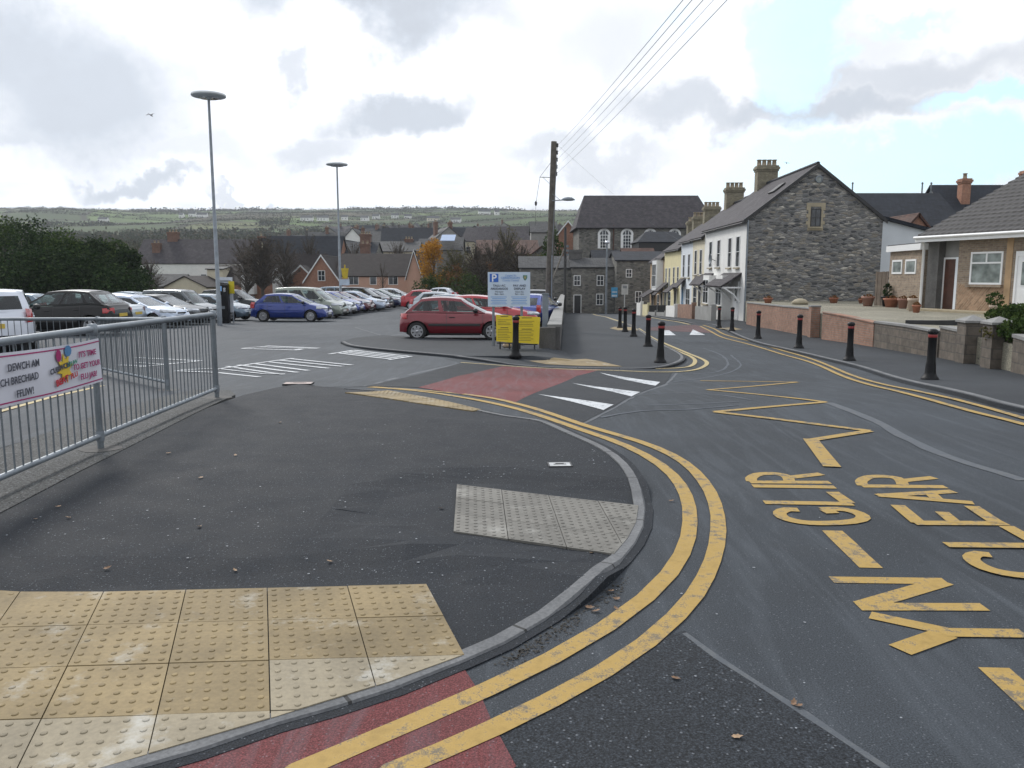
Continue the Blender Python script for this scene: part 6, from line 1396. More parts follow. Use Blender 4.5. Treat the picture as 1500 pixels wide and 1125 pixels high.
# bungalow on the right: local x comes towards the camera along its front, local y goes inwards
def bungalow():
    zg = .18; e = Vector((.287, -.958, 0)).normalized(); n_in = Vector((-e.y, e.x, 0)); n_in = n_in if n_in.x > 0 else -n_in; ang = math.atan2(e.y, e.x)
    r = empty('bungalow', (16.95, 33.0, zg), ang, 'tan brick bungalow with brown tiled roof and white fascia on the right', 'bungalow'); D = 10.0; Lb = 12.0; he = 2.78
    m_ = MB(); m_.box(1.62, Lb, 0, D, -1.0, he); m_.build('wall', M['brickt'], r)
    # recessed entrance: garage part stands left
    m_ = MB(); m_.box(.62, 1.62, .35, D, -1, he); m_.build('porch_wall', M['greyr'], r)
    m_ = MB(); m_.box(.06, .62, 0.02, .62, -1, he - .02); m_.build('pillar', M['cement'], r)
    out = (0, -1, 0); ux = (1, 0, 0)
    door(r, (.68, .35, .0), ux, out, .86, 2.03, 'brown_door', light=False)
    p = MB(); p.box(1.50, 1.62, .0, .34, -.1, 2.1); p.build('door_post', M['grender'], r)
    lr = MB(); lr.box(1.70, 3.75, -.015, 0.0, -.4, 1.05); lr.build('slanted_brick_panel', M['brickd'], r)
    window(r, (2.22, 0, 1.05), ux, out, 1.42, 1.22, 2, 1, .07, upper=.66, glass='wglass_l', sill='brickt')
    q = MB(); q.box(3.76, 4.02, -.02, .0, -.4, he - .03); q.build('smooth_pier', simple('tan_render', (.38, .26, .15), .85), r)
    g = MB(); g.box(4.15, 5.55, -.012, .0, 0, 2.25); g.build('door_surround', M['upvc'], r); door(r, (4.28, -.012, .02), ux, out, .85, 2.05, 'upvc', light=True, name='front_door'); window(r, (5.2, -.012, .9), ux, out, .3, 1.1, 1, 1, .05, glass='wglass_l', sill=False); window(r, (6.1, 0, .9), ux, out, 2.2, 1.3, 3, 1, .07, upper=.66, glass='wglass_l')
    rise = 2.75; run = 5.5; sl = rise / run; oh = .45; f = MB(); f.slab([(-.12, -oh, he - sl * oh + .40), (Lb + .3, -oh, he - sl * oh + .40), (Lb + .3, run, he + rise + .40), (-.12, run, he + rise + .40)], .14); f.slab([(-.12, 2 * run + oh, he - sl * oh + .40), (Lb + .3, 2 * run + oh, he - sl * oh + .40), (Lb + .3, run, he + rise + .40), (-.12, run, he + rise + .40)], .14); ro = f.build('roof', M['ctile'], r)
    # tile courses: real little steps every 33 cm up the slope
    tc = MB(); k = 16
    for i in range(k):
        t = (i + .2) / k; y = -oh + (run + oh) * t; z = he - sl * oh + .40 + (rise + sl * oh) * t; tc.add([(-.13, y, z + .0), (Lb + .3, y, z + .0), (Lb + .3, y + .01, z + .05), (-.13, y + .01, z + .05), (Lb + .3, y + .30, z + .30 * sl + .004), (-.13, y + .30, z + .30 * sl + .004)], [(0, 1, 2, 3), (3, 2, 4, 5)])
    tc.build('tile_courses', M['ctile'], ro)
    fa = MB(); fa.box(-.14, Lb + .3, -oh - .03, -oh + .0, he - .06, he + .14); fa.box(-.14, Lb + .3, -oh, 0.0, he - .02, he + .01); fa.build('fascia', M['upvc'], ro)
    gt = MB(); gt.tube([(-.16, -oh - .08, he + .12), (Lb + .3, -oh - .08, he + .12)], .055, 8); gt.build('gutter', M['upvc'], ro)
    gb = MB(); gb.add([(-.02, -.1, he + .1), (-.02, 2 * run + .1, he + .1), (-.02, run, he + rise + .2), (.15, -.1, he + .1), (.15, 2 * run + .1, he + .1), (.15, run, he + rise + .2)], [(0, 1, 2), (5, 4, 3), (0, 3, 4, 1), (1, 4, 5, 2), (2, 5, 3, 0)]); gb.build('gable_wall', M['brickt'], r)
    dp = MB(); dp.tube([(-.02, -.12, 0), (-.02, -.12, he - .1), (-.02, -oh, he + .05)], .055, 8); dp.build('drainpipe', M['upvc'], r)
    st = MB(); st.box(.2, 4.6, -1.0, -.02, -.5, .06); st.build('front_step', simple('step_stone', (.33, .28, .19), .85, .15, 4, bmp=.2), r)
    # garage part going back towards the stone house
    P0 = Vector((16.98, 33.3)); P1 = at(1302.5, 400, 36.8); q0 = Vector((P0.x, P0.y, zg)); dv = Vector((P1.x - P0.x, 36.8 - 33.3, 0)); Lg = dv.length; a2 = math.atan2(dv.y, dv.x)
    g = empty('garage', q0, a2, 'flat roofed tan brick outbuilding with two small white windows beside the bungalow', 'outbuilding'); hg = 2.44; m_ = MB(); m_.box(0, Lg, -3.0, 0, -1, hg); m_.build('wall', M['brickt'], g)
    f = MB(); f.box(-.05, Lg + .1, -3.1, .16, hg, hg + .26); f.build('fascia', M['upvc'], g); f = MB(); f.box(-.05, Lg + .1, -3.1, .10, hg + .26, hg + .30); f.build('roof', M['dark'], g)
    for x in (.55, 2.0): window(g, (x + 1.15, 0, 1.45), (-1, 0, 0), (0, 1, 0), 1.1, .62, 1, 1, .08, glass='wglass_l', sill=False)
    f2 = hit(1281, 447, lambda x, y: zg); dv2 = Vector((f2.x - P1.x, f2.y - 36.8, 0)); fr = empty('fence', (P1.x - .0, 36.85, zg), math.atan2(dv2.y, dv2.x), 'weathered upright board fence between the outbuilding and stone gable', 'fence')
    b = MB(); n = int(dv2.length / .14); 
    for i in range(n): b.box(i * .14 + .006, i * .14 + .134, -.02 + .01 * (i % 2), .01 + .01 * (i % 2), -.1, 1.55 + .02 * rnd.random())
    b.build('boards', simple('grey_board', (.17, .135, .105), .9, .25, 3, fine=.3), fr); b = MB(); b.box(0, dv2.length, -.07, -.03, .3, .4); b.box(0, dv2.length, -.07, -.03, 1.2, 1.3); b.build('rails', M['wood'], fr)
bungalow()
# walls along the right footway: (bottom px list, top px list)
def px_wall(name, label, cat, bot, top, th, m, cap=None, capm='concrete', capo=.03, zf=P, bury=.3):
    pb = [hit(u, v, zf) for u, v in bot]; tp = []
    for p, (u, v) in zip(pb, top): tp.append(at(u, v, p.y).z)
    o = Vector((pb[0].x, pb[0].y, pb[0].z)); r = empty(name, o, 0, label, cat); n = len(pb); mb = MB(); cp = MB()
    nrm = []
    for i in range(n):
        a = pb[max(i - 1, 0)]; c = pb[min(i + 1, n - 1)]; d = Vector((c.x - a.x, c.y - a.y)).normalized(); q = Vector((-d.y, d.x)); q = q if q.x > 0 else -q; nrm.append(q)
    vs = []; vc = []
    for p, z, q in zip(pb, tp, nrm):
        for s, zz in ((0, p.z - bury), (0, z), (th, z), (th, p.z - bury)): vs.append((p.x + q.x * s - o.x, p.y + q.y * s - o.y, zz - o.z))
        for s, zz in ((-capo, z + .002), (-capo, z + (cap or .05)), (th + capo, z + (cap or .05)), (th + capo, z + .002)): vc.append((p.x + q.x * s - o.x, p.y + q.y * s - o.y, zz - o.z))
    fs = [(i * 4 + j, (i + 1) * 4 + j, (i + 1) * 4 + (j + 1) % 4, i * 4 + (j + 1) % 4) for i in range(n - 1) for j in range(4)] + [(0, 1, 2, 3), (4 * n - 4, 4 * n - 3, 4 * n - 2, 4 * n - 1)]
    mb.add(vs, fs); mb.build('wall', M[m], r)
    if cap: cp.add(vc, fs); cp.build('coping', M[capm], r)
    return r
px_wall('garden_wall', 'long pink brown rendered garden wall starting at the white house corner', 'garden wall', [(1093, 475), (1140, 484), (1186, 493)], [(1093, 444), (1140, 449), (1186, 453)], .22, 'brickw', .05)
px_wall('garden_wall', 'pink brick garden wall between the brick pillar and dark stone wall', 'garden wall', [(1203, 497), (1240, 502), (1278, 508)], [(1203, 458), (1240, 465), (1278, 474)], .22, 'brickw', .04, 'brickw')
px_wall('garden_wall', 'dark grey brown stone block wall leading to the gate pillars', 'garden wall', [(1279, 508), (1325, 516), (1372, 524)], [(1279, 473), (1325, 479), (1372, 488)], .24, 'stone_block', .06)
px_wall('garden_wall', 'short lower stretch of stone wall right beside the left gate pillar', 'garden wall', [(1374, 524), (1410, 531)], [(1374, 480.5), (1410, 488)], .24, 'stone_block', .06)
px_wall('garden_wall', 'stone block wall at the right edge beyond the gate', 'garden wall', [(1480, 545), (1500, 549), (1540, 560)], [(1480, 494), (1500, 500), (1540, 514)], .24, 'stone_block', .07)
def pillar(u0, u1, v, vt, lab, m, capm, pyramid=True, depth=.5):
    a = hit(u0, v, P); b = hit(u1, v, P); w = (b.x - a.x) * (a.y / b.y); w = (u1 - u0) / F_PX * a.y; h = at(u0, vt, a.y).z - a.z; r = empty('gate_pillar', (a.x + w / 2, a.y + depth / 2, a.z), -.15, lab, 'gate pillar')
    w *= .86; m_ = MB(); m_.box(-w / 2, w / 2, -depth / 2, depth / 2, -.3, h); m_.build('shaft', M[m], r); c = MB(); e = .04
    if pyramid: c.add([(-w / 2 - e, -depth / 2 - e, h), (w / 2 + e, -depth / 2 - e, h), (w / 2 + e, depth / 2 + e, h), (-w / 2 - e, depth / 2 + e, h), (-w / 2 - e, -depth / 2 - e, h + .05), (w / 2 + e, -depth / 2 - e, h + .05), (w / 2 + e, depth / 2 + e, h + .05), (-w / 2 - e, depth / 2 + e, h + .05), (0, 0, h + .17)], [(0, 3, 2, 1), (0, 1, 5, 4), (1, 2, 6, 5), (2, 3, 7, 6), (3, 0, 4, 7), (4, 5, 8), (5, 6, 8), (6, 7, 8), (7, 4, 8)])
    else: c.box(-w / 2 - .02, w / 2 + .02, -depth / 2 - .02, depth / 2 + .02, h, h + .05)
    c.build('cap', M[capm], r)
pillar(1187, 1202, 494.5, 449.5, 'brick pillar ending the long pink garden wall, with dark side', 'brickw', 'concrete', False, .45)
pillar(1412, 1446, 533, 473, 'left gate pillar of grey stone with a pyramid cap', 'stone_block', 'concrete')
pillar(1451, 1486, 541, 476, 'right gate pillar of grey stone with a pyramid cap', 'stone_block', 'concrete')
def gate():
    a = hit(1447, 536, P); r = empty('garden_gate', (a.x, a.y + .4, a.z), -.5, 'narrow dark metal gate between the two stone gate pillars', 'gate'); m_ = MB(); m_.box(0, .62, -.01, .01, .1, .14); m_.box(0, .62, -.01, .01, .78, .82)
    for i in range(6): m_.box(.02 + i * .115, .035 + i * .115, -.008, .008, .1, .8)
    m_.build('frame', M['dark'], r)
gate()
# garden: gravel terrace
M['gravel'] = asphalt('yellow_gravel', (.25, .235, .185), .8, .25, scale=.35)
zg = .17
gpoly = [(hit(u, v, P).x + .15, hit(u, v, P).y) for u, v in [(1560, 566), (1500, 549), (1410, 531), (1325, 516), (1278, 508), (1240, 502), (1186, 493), (1140, 484), (1093, 475)]] + [(12.8, 43.9), (24, 43.9), (24, 12)]
struct(drape('garden_gravel', gpoly, lambda x, y: zg + .0 * x, 0, M['gravel'], 2.0, 1.4))
# step wall in the garden (dark retaining strip right)
px_wall('retaining_wall', 'low dark garden retaining wall behind the stone block wall', 'wall', [(1326, 474.5), (1370, 476), (1412, 477)], [(1326, 469), (1370, 469.5), (1412, 469)], .15, 'dark', None, zf=lambda x, y: zg + .0)
def pots():
    ter = simple('terracotta', (.34, .14, .085), .8, .2, 8); pink = simple('pink_pot', (.30, .16, .12), .8); cr = simple('pale_pot', (.50, .40, .32), .8); blk = M['black']
    lst = [(1221, 444, .30, .32, ter, 'terracotta pot standing alone before the stone gable', 0), (1262, 444.5, .22, .26, ter, 'small terracotta pot by the dark corner of the stone gable', 0), (1271, 448.5, .36, .52, pink, 'wide pink planter by the foot of the board fence', 0), (1305, 450, .42, .46, ter, 'round terracotta planter with a hole, beside the black pot', 0), (1322, 452, .28, .50, pink, 'pinkish pot to the right of the round terracotta planter', 0),
           (1336, 456, .24, .60, cr, 'pale tall pot left of the white drainpipe', 0), (1342, 458, .20, .34, ter, 'bright terracotta pot at the foot of the white drainpipe', 0), (1299, 449, .34, .55, blk, 'black pot with a dark conifer in front of the outbuilding', 2), (1456, 462, .22, .42, cr, 'pale pot with a clipped round green bush beside the white door', 1), (1125, 444, .30, .3, ter, 'terracotta pot seen over the long garden wall', 0)]
    for u, v, r_, h, m_, lab, pl_ in lst:
        p = hit(u, v, lambda x, y: zg); r_ *= .76; h *= .85; rt = empty('plant_pot', p, 0, lab, 'plant pot', 'garden pots'); b = MB(); b.lathe([(0, 0), (r_ * .68, 0), (r_ * .95, h * .8), (r_ * 1.08, h * .82), (r_ * 1.08, h), (r_ * .9, h), (r_ * .85, h * .85), (0, h * .85)], 14); b.build('pot', m_, rt)
        if pl_: leafball(rt, (0, 0, h + (.22 if pl_ == 1 else .25)), (.30, .30, .26) if pl_ == 1 else (.2, .2, .36), 260, .05, 'ever2' if pl_ == 1 else 'ever', 'foliage')
        else: leafball(rt, (0, 0, h + .03), (r_ * .8, r_ * .8, .08), 40, .05, 'rust', 'foliage')
    p = hit(1172, 446, lambda x, y: zg); rt = empty('garden_rock', p, 0, 'pale boulder lying on the gravel before the stone gable', 'rock'); b = MB(); b.lathe([(0, 0), (.36, .02), (.42, .10), (.26, .24), (.1, .29), (0, .29)], 9, m=0); o = b.build('stone', M['quoin'], rt)
def leafball(parent, c, rad, n, s, m, name='foliage', shell=.55, seed=1, obj=None):
    rr = random.Random(seed + n); mb = obj or MB()
    for i in range(n):
        while True:
            v = Vector((rr.uniform(-1, 1), rr.uniform(-1, 1), rr.uniform(-1, 1)))
            if shell < v.length < 1: break
        p = Vector(c) + Vector((v.x * rad[0], v.y * rad[1], v.z * rad[2])); a = Vector((rr.gauss(0, 1), rr.gauss(0, 1), rr.gauss(0, 1))).normalized(); b = a.cross(Vector((rr.gauss(0, 1), rr.gauss(0, 1), rr.gauss(0, 1)))).normalized(); k = s * rr.uniform(.6, 1.4)
        mb.add([p - a * k, p + b * k * .6, p + a * k, p - b * k * .6], [(0, 1, 2, 3)])
    if obj is None: return mb.build(name, M[m], parent, fix=False)
pots()
def bush(u, v, rad, h, m, lab, n=900, s=.06, cat='bush', name='garden_bush', zf=None):
    p = hit(u, v, zf or (lambda x, y: zg)); r = empty(name, p, 0, lab, cat); leafball(r, (0, 0, h * .55), (rad, rad, h * .55), n, s, m, 'foliage', .3); b = MB(); b.tube([(0, 0, 0), (0, 0, h * .5)], .03, 5); b.build('stem', M['bark'], r)
bush(1490, 483, .75, .62, 'ever2', 'clipped green bush at the right edge behind the gate pillar', 2600, .05); bush(1498, 503, .5, .5, 'ever2', 'low green plant just behind the wall at the right edge', 900, .05); bush(1493, 449, .28, .55, 'ever', 'small dark standard bush before the white front door', 500, .04); bush(1455, 500, .28, .35, 'olive', 'yellow green plant glimpsed between the gate pillars', 260, .04)
# ---- dark roofs behind the bungalow
def simple_house(name, lab, x, y, z, w, d, he, hr, rot, wall, roof, group=None, chim=(), wins=(), hip=0.0, cat='house', oh=.2, doors_=(), bargeboard=None, wcol='upvc', axis='x'):
    """front face at local y=0 looking to -y; ridge along x (or along y when axis='y')"""
    r = empty(name, (x, y, z), rot, lab, cat, group); m_ = MB(); m_.box(0, w, 0, d, -1.5, he)
    if axis == 'x':
        if hip == 0: m_.add([(0, 0, he), (0, d, he), (0, d / 2, hr - .03), (w, 0, he), (w, d, he), (w, d / 2, hr - .03)], [(0, 1, 2), (5, 4, 3)])
        sl = (hr - he) / (d / 2); f = MB(); f.slab([(-oh, -oh, he - sl * oh + .06), (w + oh, -oh, he - sl * oh + .06), (w + oh - hip, d / 2, hr + .06), (-oh + hip, d / 2, hr + .06)], .12); f.slab([(-oh, d + oh, he - sl * oh + .06), (w + oh, d + oh, he - sl * oh + .06), (w + oh - hip, d / 2, hr + .06), (-oh + hip, d / 2, hr + .06)], .12)
        if hip:
            for xx, s in ((-oh, 1), (w + oh, -1)): f.slab([(xx, -oh, he - sl * oh + .06), (xx, d + oh, he - sl * oh + .06), (xx + s * hip, d / 2, hr + .06)], .12)
    else:
        m_.add([(0, 0, he), (w, 0, he), (w / 2, 0, hr - .03), (0, d, he), (w, d, he), (w / 2, d, hr - .03)], [(0, 1, 2), (5, 4, 3)])
        sl = (hr - he) / (w / 2); f = MB()
        for s, xx in ((1, -oh), (-1, w + oh)): f.slab([(xx, -oh, he - sl * oh + .06), (xx, d + oh, he - sl * oh + .06), (w / 2, d + oh, hr + .06), (w / 2, -oh, hr + .06)], .12)
    m_.build('wall', M[wall], r); ro = f.build('roof', M[roof], r)
    if bargeboard and axis == 'y':
        b = MB()
        for s in (1, -1):
            a0 = Vector((w / 2 - s * (w / 2 + oh), -oh - .03, he - sl * oh)); a1 = Vector((w / 2, -oh - .03, hr + .0)); b.obox((a0 + a1) / 2, (a1 - a0) / 2, (0, .03, 0), (0, 0, .13))
        b.build('bargeboard', M[bargeboard], ro)
    for cx, cy, sx, sy, top, m, pots_ in chim: chimney(r, (cx, cy), sx, sy, he, top, m, pots_, 'x' if sx >= sy else 'y')
    for (xx, zz, ww, hh, nx, nz) in wins: window(r, (xx, 0, zz), (1, 0, 0), (0, -1, 0), ww, hh, nx, nz, .07, frame=wcol, sill=False)
    for (xx, ww, hh, m) in doors_: door(r, (xx, 0, 0), (1, 0, 0), (0, -1, 0), ww, hh, m)
    return r
def fit(u0, u1, y, ve, vr, vb, d):
    """metric sizes from picture: left/right columns, distance, eave row, ridge row, base row"""
    a = at(u0, ve, y); b = at(u1, ve, y); rz = at(u0, vr, y + d / 2).z; bz = at(u0, vb, y).z; return a.x, bz, b.x - a.x, a.z - bz, rz - bz
def fh(name, lab, u0, u1, y, ve, vr, vb, d, wall, roof, rot=0.0, axis='x', chimpx=(), **kw):
    x, z, w, he, hr = fit(u0, u1, y, ve, vr, vb, d)
    if axis == 'y': hr = at(u0, vr, y).z - z
    ch = [((at(cu, 400, y + cy * d).x - x), cy * d, sx, sy, at(cu, ct_, y + cy * d).z - z, m, pn) for cu, ct_, cy, sx, sy, m, pn in chimpx]
    return simple_house(name, lab, x, y, z, w, d, he, hr, rot, wall, roof, axis=axis, chim=ch, **kw)
fh('house', 'long blue black slate roofed house behind the stone gable', 1246, 1412, 57, 330, 284, 420, 8, 'greyr', 'slate_b', chimpx=[(1403, 262, .5, .65, .65, 'brickr', 1)])
fh('house', 'dark slate roofed house behind the bungalow roof', 1408, 1600, 58, 345, 272, 420, 9, 'greyr', 'slate_b', chimpx=[(1499, 250, .5, 1.3, .8, 'brickr', 2)])
fh('house', 'small red brick gable peeping over the white wing', 1325, 1362, 52, 335, 313, 420, 5, 'brickr', 'rtile', axis='y')
for u, lab in ((1248, 'thin vent pipe at the left end of the dark roof'), (1350, 'left vent pipe of the close pair on the dark roof'), (1363, 'right vent pipe of the close pair on the dark roof')):
    p = at(u, 288, 61); b = MB(); b.tube([(0, 0, 0), (0, 0, .95)], .05, 6); b.lathe([(.05, .9), (.09, .95), (.05, 1.05)], 6); o = b.build('vent_pipe', M['galv_d']); o.location = p; tag(o, lab, 'vent pipe', 'roof vent pipes')
# ---- street end: stone house, chapel and the low ranges
fh('stone_house', 'two storey grey stone house with white windows facing down the street', 838, 903, 88, 391, 378.5, 460, 6, 'stone_far', 'slate_g',
   wins=[((u - 838) / F_PX * 88, (460 - v1) / F_PX * 88, (u1 - u) / F_PX * 88, (v1 - v0) / F_PX * 88, 2, 2) for u, u1, v0, v1 in ((840.5, 850.5, 404, 419), (874, 884.5, 404, 419), (873.5, 884, 430.5, 447))], doors_=[((841.5 - 838) / F_PX * 88, .72, 2.05, 'dark')], chimpx=[(842, 366, .5, 1.5, .9, 'cement', 0)])
fh('stone_house', 'taller grey brown stone house at the street end beside the terrace', 903.5, 985, 86, 381, 369, 459, 7, 'stone_far', 'slate_b', wins=[((u - 903.5) / F_PX * 86, (459 - v1) / F_PX * 86, (u1 - u) / F_PX * 86, (v1 - v0) / F_PX * 86, 2, 2) for u, u1, v0, v1 in ((917, 926, 395, 407), (931, 941, 427, 444))])
fh('stone_house', 'low stone range with grey slate roof left of the dark pole', 762, 837.5, 89, 392, 376, 460, 7, 'stone_far', 'slate_g')
fh('stone_house', 'dark roofed lean-to building below the chapel windows', 870, 958, 97, 384, 367, 455, 5, 'greyr', 'slate_b')
def chapel():
    y = 112; x, z, w, he, hr = fit(848.5, 1046, y, 330, 287, 452, 11); s = y / F_PX
    r = simple_house('chapel', 'large stone chapel with round arched windows and tall slate roof', x, y, z, w, 11, he, hr, .0, 'stone_far', 'slate_c', cat='chapel', hip=1.6, oh=.5)
    for u in (878.5, 911.5):
        window(r, ((u - 848.5) * s, 0, (452 - 365.5) * s), (1, 0, 0), (0, -1, 0), 12.0 * s, 19.5 * s, 3, 4, .09, surround='upvc', arch=True, sill=False)
    for u in (945, 980): window(r, ((u - 848.5) * s, 0, (452 - 365.5) * s), (1, 0, 0), (0, -1, 0), 12.0 * s, 19.5 * s, 3, 4, .09, surround='upvc', arch=True, sill=False)
    d = MB(); d.tube([((898 - 848.5) * s, -.1, 6), ((898 - 848.5) * s, -.1, he)], .1, 6); d.build('drainpipe', M['brown_door'], r)
chapel()
fh('shed', 'dark metal clad shed between chapel and terrace', 936, 1010, 99, 354, 340, 455, 6, 'dark', 'slate_b', hip=1.5)
fh('shed', 'red edged low roof below the dark shed', 914, 958, 95, 373, 364, 455, 3, 'brickr', 'rtile')
fh('house', 'brick gable house with white bargeboards right of the utility pole', 817, 847, 125, 343, 324, 430, 9, 'brickr', 'slate_g', axis='y', bargeboard='upvc')
fh('house', 'grey roofed house behind the dark green bush', 778, 816, 128, 340, 325, 430, 8, 'greyr', 'slate_g')
fh('house', 'red brown tiled building behind the bare brown trees', 700, 790, 112, 372, 352, 440, 10, 'stone_far', 'rtile', rot=.05)
fh('house', 'stone gabled outbuilding left of the utility pole', 776, 812, 101, 374, 360, 455, 6, 'stone_far', 'rtile', axis='y')
# ---------------------------------------------------------------- nearer town, left to centre
fh('house', 'long slate roofed white terrace beyond the dark hedge on the left', 196, 378, 128, 385, 351, 430, 9, 'wrender', 'slate', chimpx=[(257, 340, .5, 1.6, 1.0, 'brickch', 3), (232, 356, .25, 1.2, .9, 'brickch', 2)], wins=[(6.5 + 4 * k, 1.8, 1.0, 1.3, 1, 2) for k in range(4)])
fh('house', 'grey roofed low building in front of the white terrace', 196, 262, 108, 419, 402, 440, 6, 'greyr', 'slate_g')
fh('house', 'cream gabled bungalow with dark roof left of the lamp column', 240, 302, 104, 420, 404.5, 440, 14, 'cream', 'slate_br', axis='y')
fh('house', 'small cream flat block behind the lamp column', 303, 326, 112, 394, 391, 440, 5, 'cream', 'slate_g')
fh('house', 'dark brown roofed cottage with one white dormer', 309, 384, 112, 415, 389, 440, 8, 'brickr', 'slate_br')
fh('house', 'big blue black roofed house behind the bare tree', 378, 492, 122, 400, 346, 440, 12, 'brickr', 'slate_b', chimpx=[(385, 346, .6, .9, .9, 'brickch', 1)])
fh('house', 'dark brown roofed range with a small dormer left of the brick gable', 382, 470, 112, 413, 372, 440, 8, 'brickr', 'slate_br')
def dormer(u0, u1, y, vt, vb, lab, wall='upvc'):
    a = at(u0, vb, y); b = at(u1, vb, y); w = b.x - a.x; h = at(u0, vt, y).z - a.z; he = h * .5
    r = simple_house('dormer', lab, a.x, y, a.z, w, 3.2, he, h, 0, wall, 'slate_br', axis='y', bargeboard='upvc', cat='dormer', oh=.15); return r
dormer(353.5, 371, 110.5, 398, 415, 'white gabled dormer on the dark brown roof'); dormer(429, 453, 108.5, 389, 412, 'larger gabled dormer just left of the orange brick gable', 'brickr'); dormer(399, 414, 109.5, 393, 414, 'half hidden dormer behind the bare tree')
fh('house', 'orange brick gable house with white bargeboards and a white window', 446, 497, 104, 411, 374, 440, 12, 'brickr', 'slate_br', axis='y', bargeboard='upvc', wins=[(1.75, 1.15 + 1.35, .95, 1.35, 2, 2)])
px_ = F_PX / 106
fh('cottage', 'long salmon pink cottage with dark roof and white windows', 493, 596, 106, 403.5, 372, 440, 9, 'pinkr', 'slate_br', wins=[((u - 493) / px_, (440 - 417.5) / px_, w / px_, 12.5 / px_, n, 1) for u, w, n in ((510, 15, 2), (541, 10, 1), (568, 14, 2))], chimpx=[(536, 357, .8, 1.3, 1.0, 'brickch', 2)])
fh('cottage', 'salmon pink gable end with white bargeboards beside the orange tree', 595.5, 617.5, 103, 403, 367, 440, 12, 'pinkr', 'slate_br', axis='y', bargeboard='upvc')
fh('house', 'white gable behind the slate roofs left of the lamp column', 506, 527, 190, 346, 334, 365, 8, 'wrender', 'slate_g', axis='y')
fh('house', 'dark slate roofed row behind the pink cottage', 486, 548, 128, 374, 355, 420, 9, 'stone_far', 'slate_b', chimpx=[(490, 352, .5, 1.0, 1.0, 'brickch', 2), (537, 343, .5, 1.7, 1.1, 'brickch', 4)])
fh('house', 'slate row with pale wall behind the cottage', 545, 612, 136, 368, 354, 420, 9, 'cream', 'slate_g', chimpx=[(600, 350, .5, 1.4, 1.0, 'brickch', 3)])
fh('house', 'house with a bright blue grey solar roof behind the orange tree', 640, 676, 122, 366, 348, 430, 8, 'stone_far', 'slate_g')
def solar():
    a = at(645, 357, 121.5); b = at(668, 348, 124.5); r = empty('solar_panels', (a.x, 121.2, a.z), 0, 'pale blue solar panels on the roof behind the orange tree', 'solar panels'); w = b.x - a.x; h = b.z - a.z; m_ = MB(); m_.slab([(0, 0, .45), (w, 0, .45), (w, 3.4, h + .45), (0, 3.4, h + .45)], .08); m_.build('panels', simple('solar_blue', (.16, .25, .42), .15, .1), r)
solar()
fh('house', 'narrow gabled house with pale front behind the orange tree', 612, 640, 140, 360, 350, 430, 8, 'greyr', 'slate_b')
fh('house', 'slate roofed house at the far left edge behind the hedge', -30, 16, 118, 392, 368, 440, 9, 'wrender', 'slate_b')
rt = random.Random(21); walls = ['cream', 'wrender', 'greyr', 'stone_far', 'stone_far', 'greyr', 'pinkr']; roofs_ = ['slate', 'slate_g', 'slate_b', 'slate_b', 'slate']
looks = {'cream': 'cream walled', 'wrender': 'white walled', 'greyr': 'grey walled', 'stone_far': 'stone built', 'pinkr': 'pink walled'}
T = []; rank_i = {}; ORD = ['first', 'second', 'third', 'fourth', 'fifth', 'sixth', 'seventh', 'eighth', 'ninth', 'tenth', 'eleventh', 'twelfth', 'thirteenth', 'fourteenth', 'fifteenth', 'sixteenth']
for v0, ulo, uhi, y0, y1, n in ((362, 400, 830, 165, 210, 12), (352, 455, 840, 230, 290, 15), (343, 470, 830, 320, 400, 13)):
    for i in range(n): T.append((ulo + (uhi - ulo) * (i + rt.uniform(.1, .9)) / n, rt.uniform(y0, y1), v0))
for i, (u, y, v0) in enumerate(T):
    w_ = rt.choice(walls); x = xat(u, y); z = at(u, v0 + rt.uniform(-3, 3), y).z; wd = rt.uniform(8, 20); he = rt.uniform(4.0, 5.5); ax = rt.choice('xxy'); wd = wd if ax == 'x' else rt.uniform(6, 8.5)
    gz_ = G(x, y); base = z - he + 1.0
    near_ = 'nearest' if v0 == 362 else ('middle' if v0 == 352 else 'farthest'); side = 'left of the farther lamp column' if u < 494 else ('between the farther lamp column and the orange tree' if u < 617 else ('above the orange tree and bare brown trees' if u < 720 else 'above the bare trees, left of the utility pole'))
    rank_i[near_] = rank_i.get(near_, -1) + 1; nch = rt.choice([0, 1, 2]); he2 = he; hr = he + rt.uniform(2.4, 3.4)
    simple_house('house', f'{looks[w_]} {"slate roofed row" if ax == "x" else "gabled house"}, {ORD[rank_i[near_]]} from the left in the {near_} rank of town roofs', x, y, base, wd, 8, he, hr, rt.uniform(-.35, .35), w_, rt.choice(roofs_), 'distant town houses', axis=ax,
                 chim=[(wd * (k + .5) / max(1, nch) * .9, 4, .7, 1.3, hr + 1.2, 'brickch' if rt.random() < .6 else 'cement', 2) for k in range(nch)], wins=[(1 + 2.8 * k, 2.6, 1.1, 1.4, 1, 2) for k in range(int((wd - 1) / 2.8))])
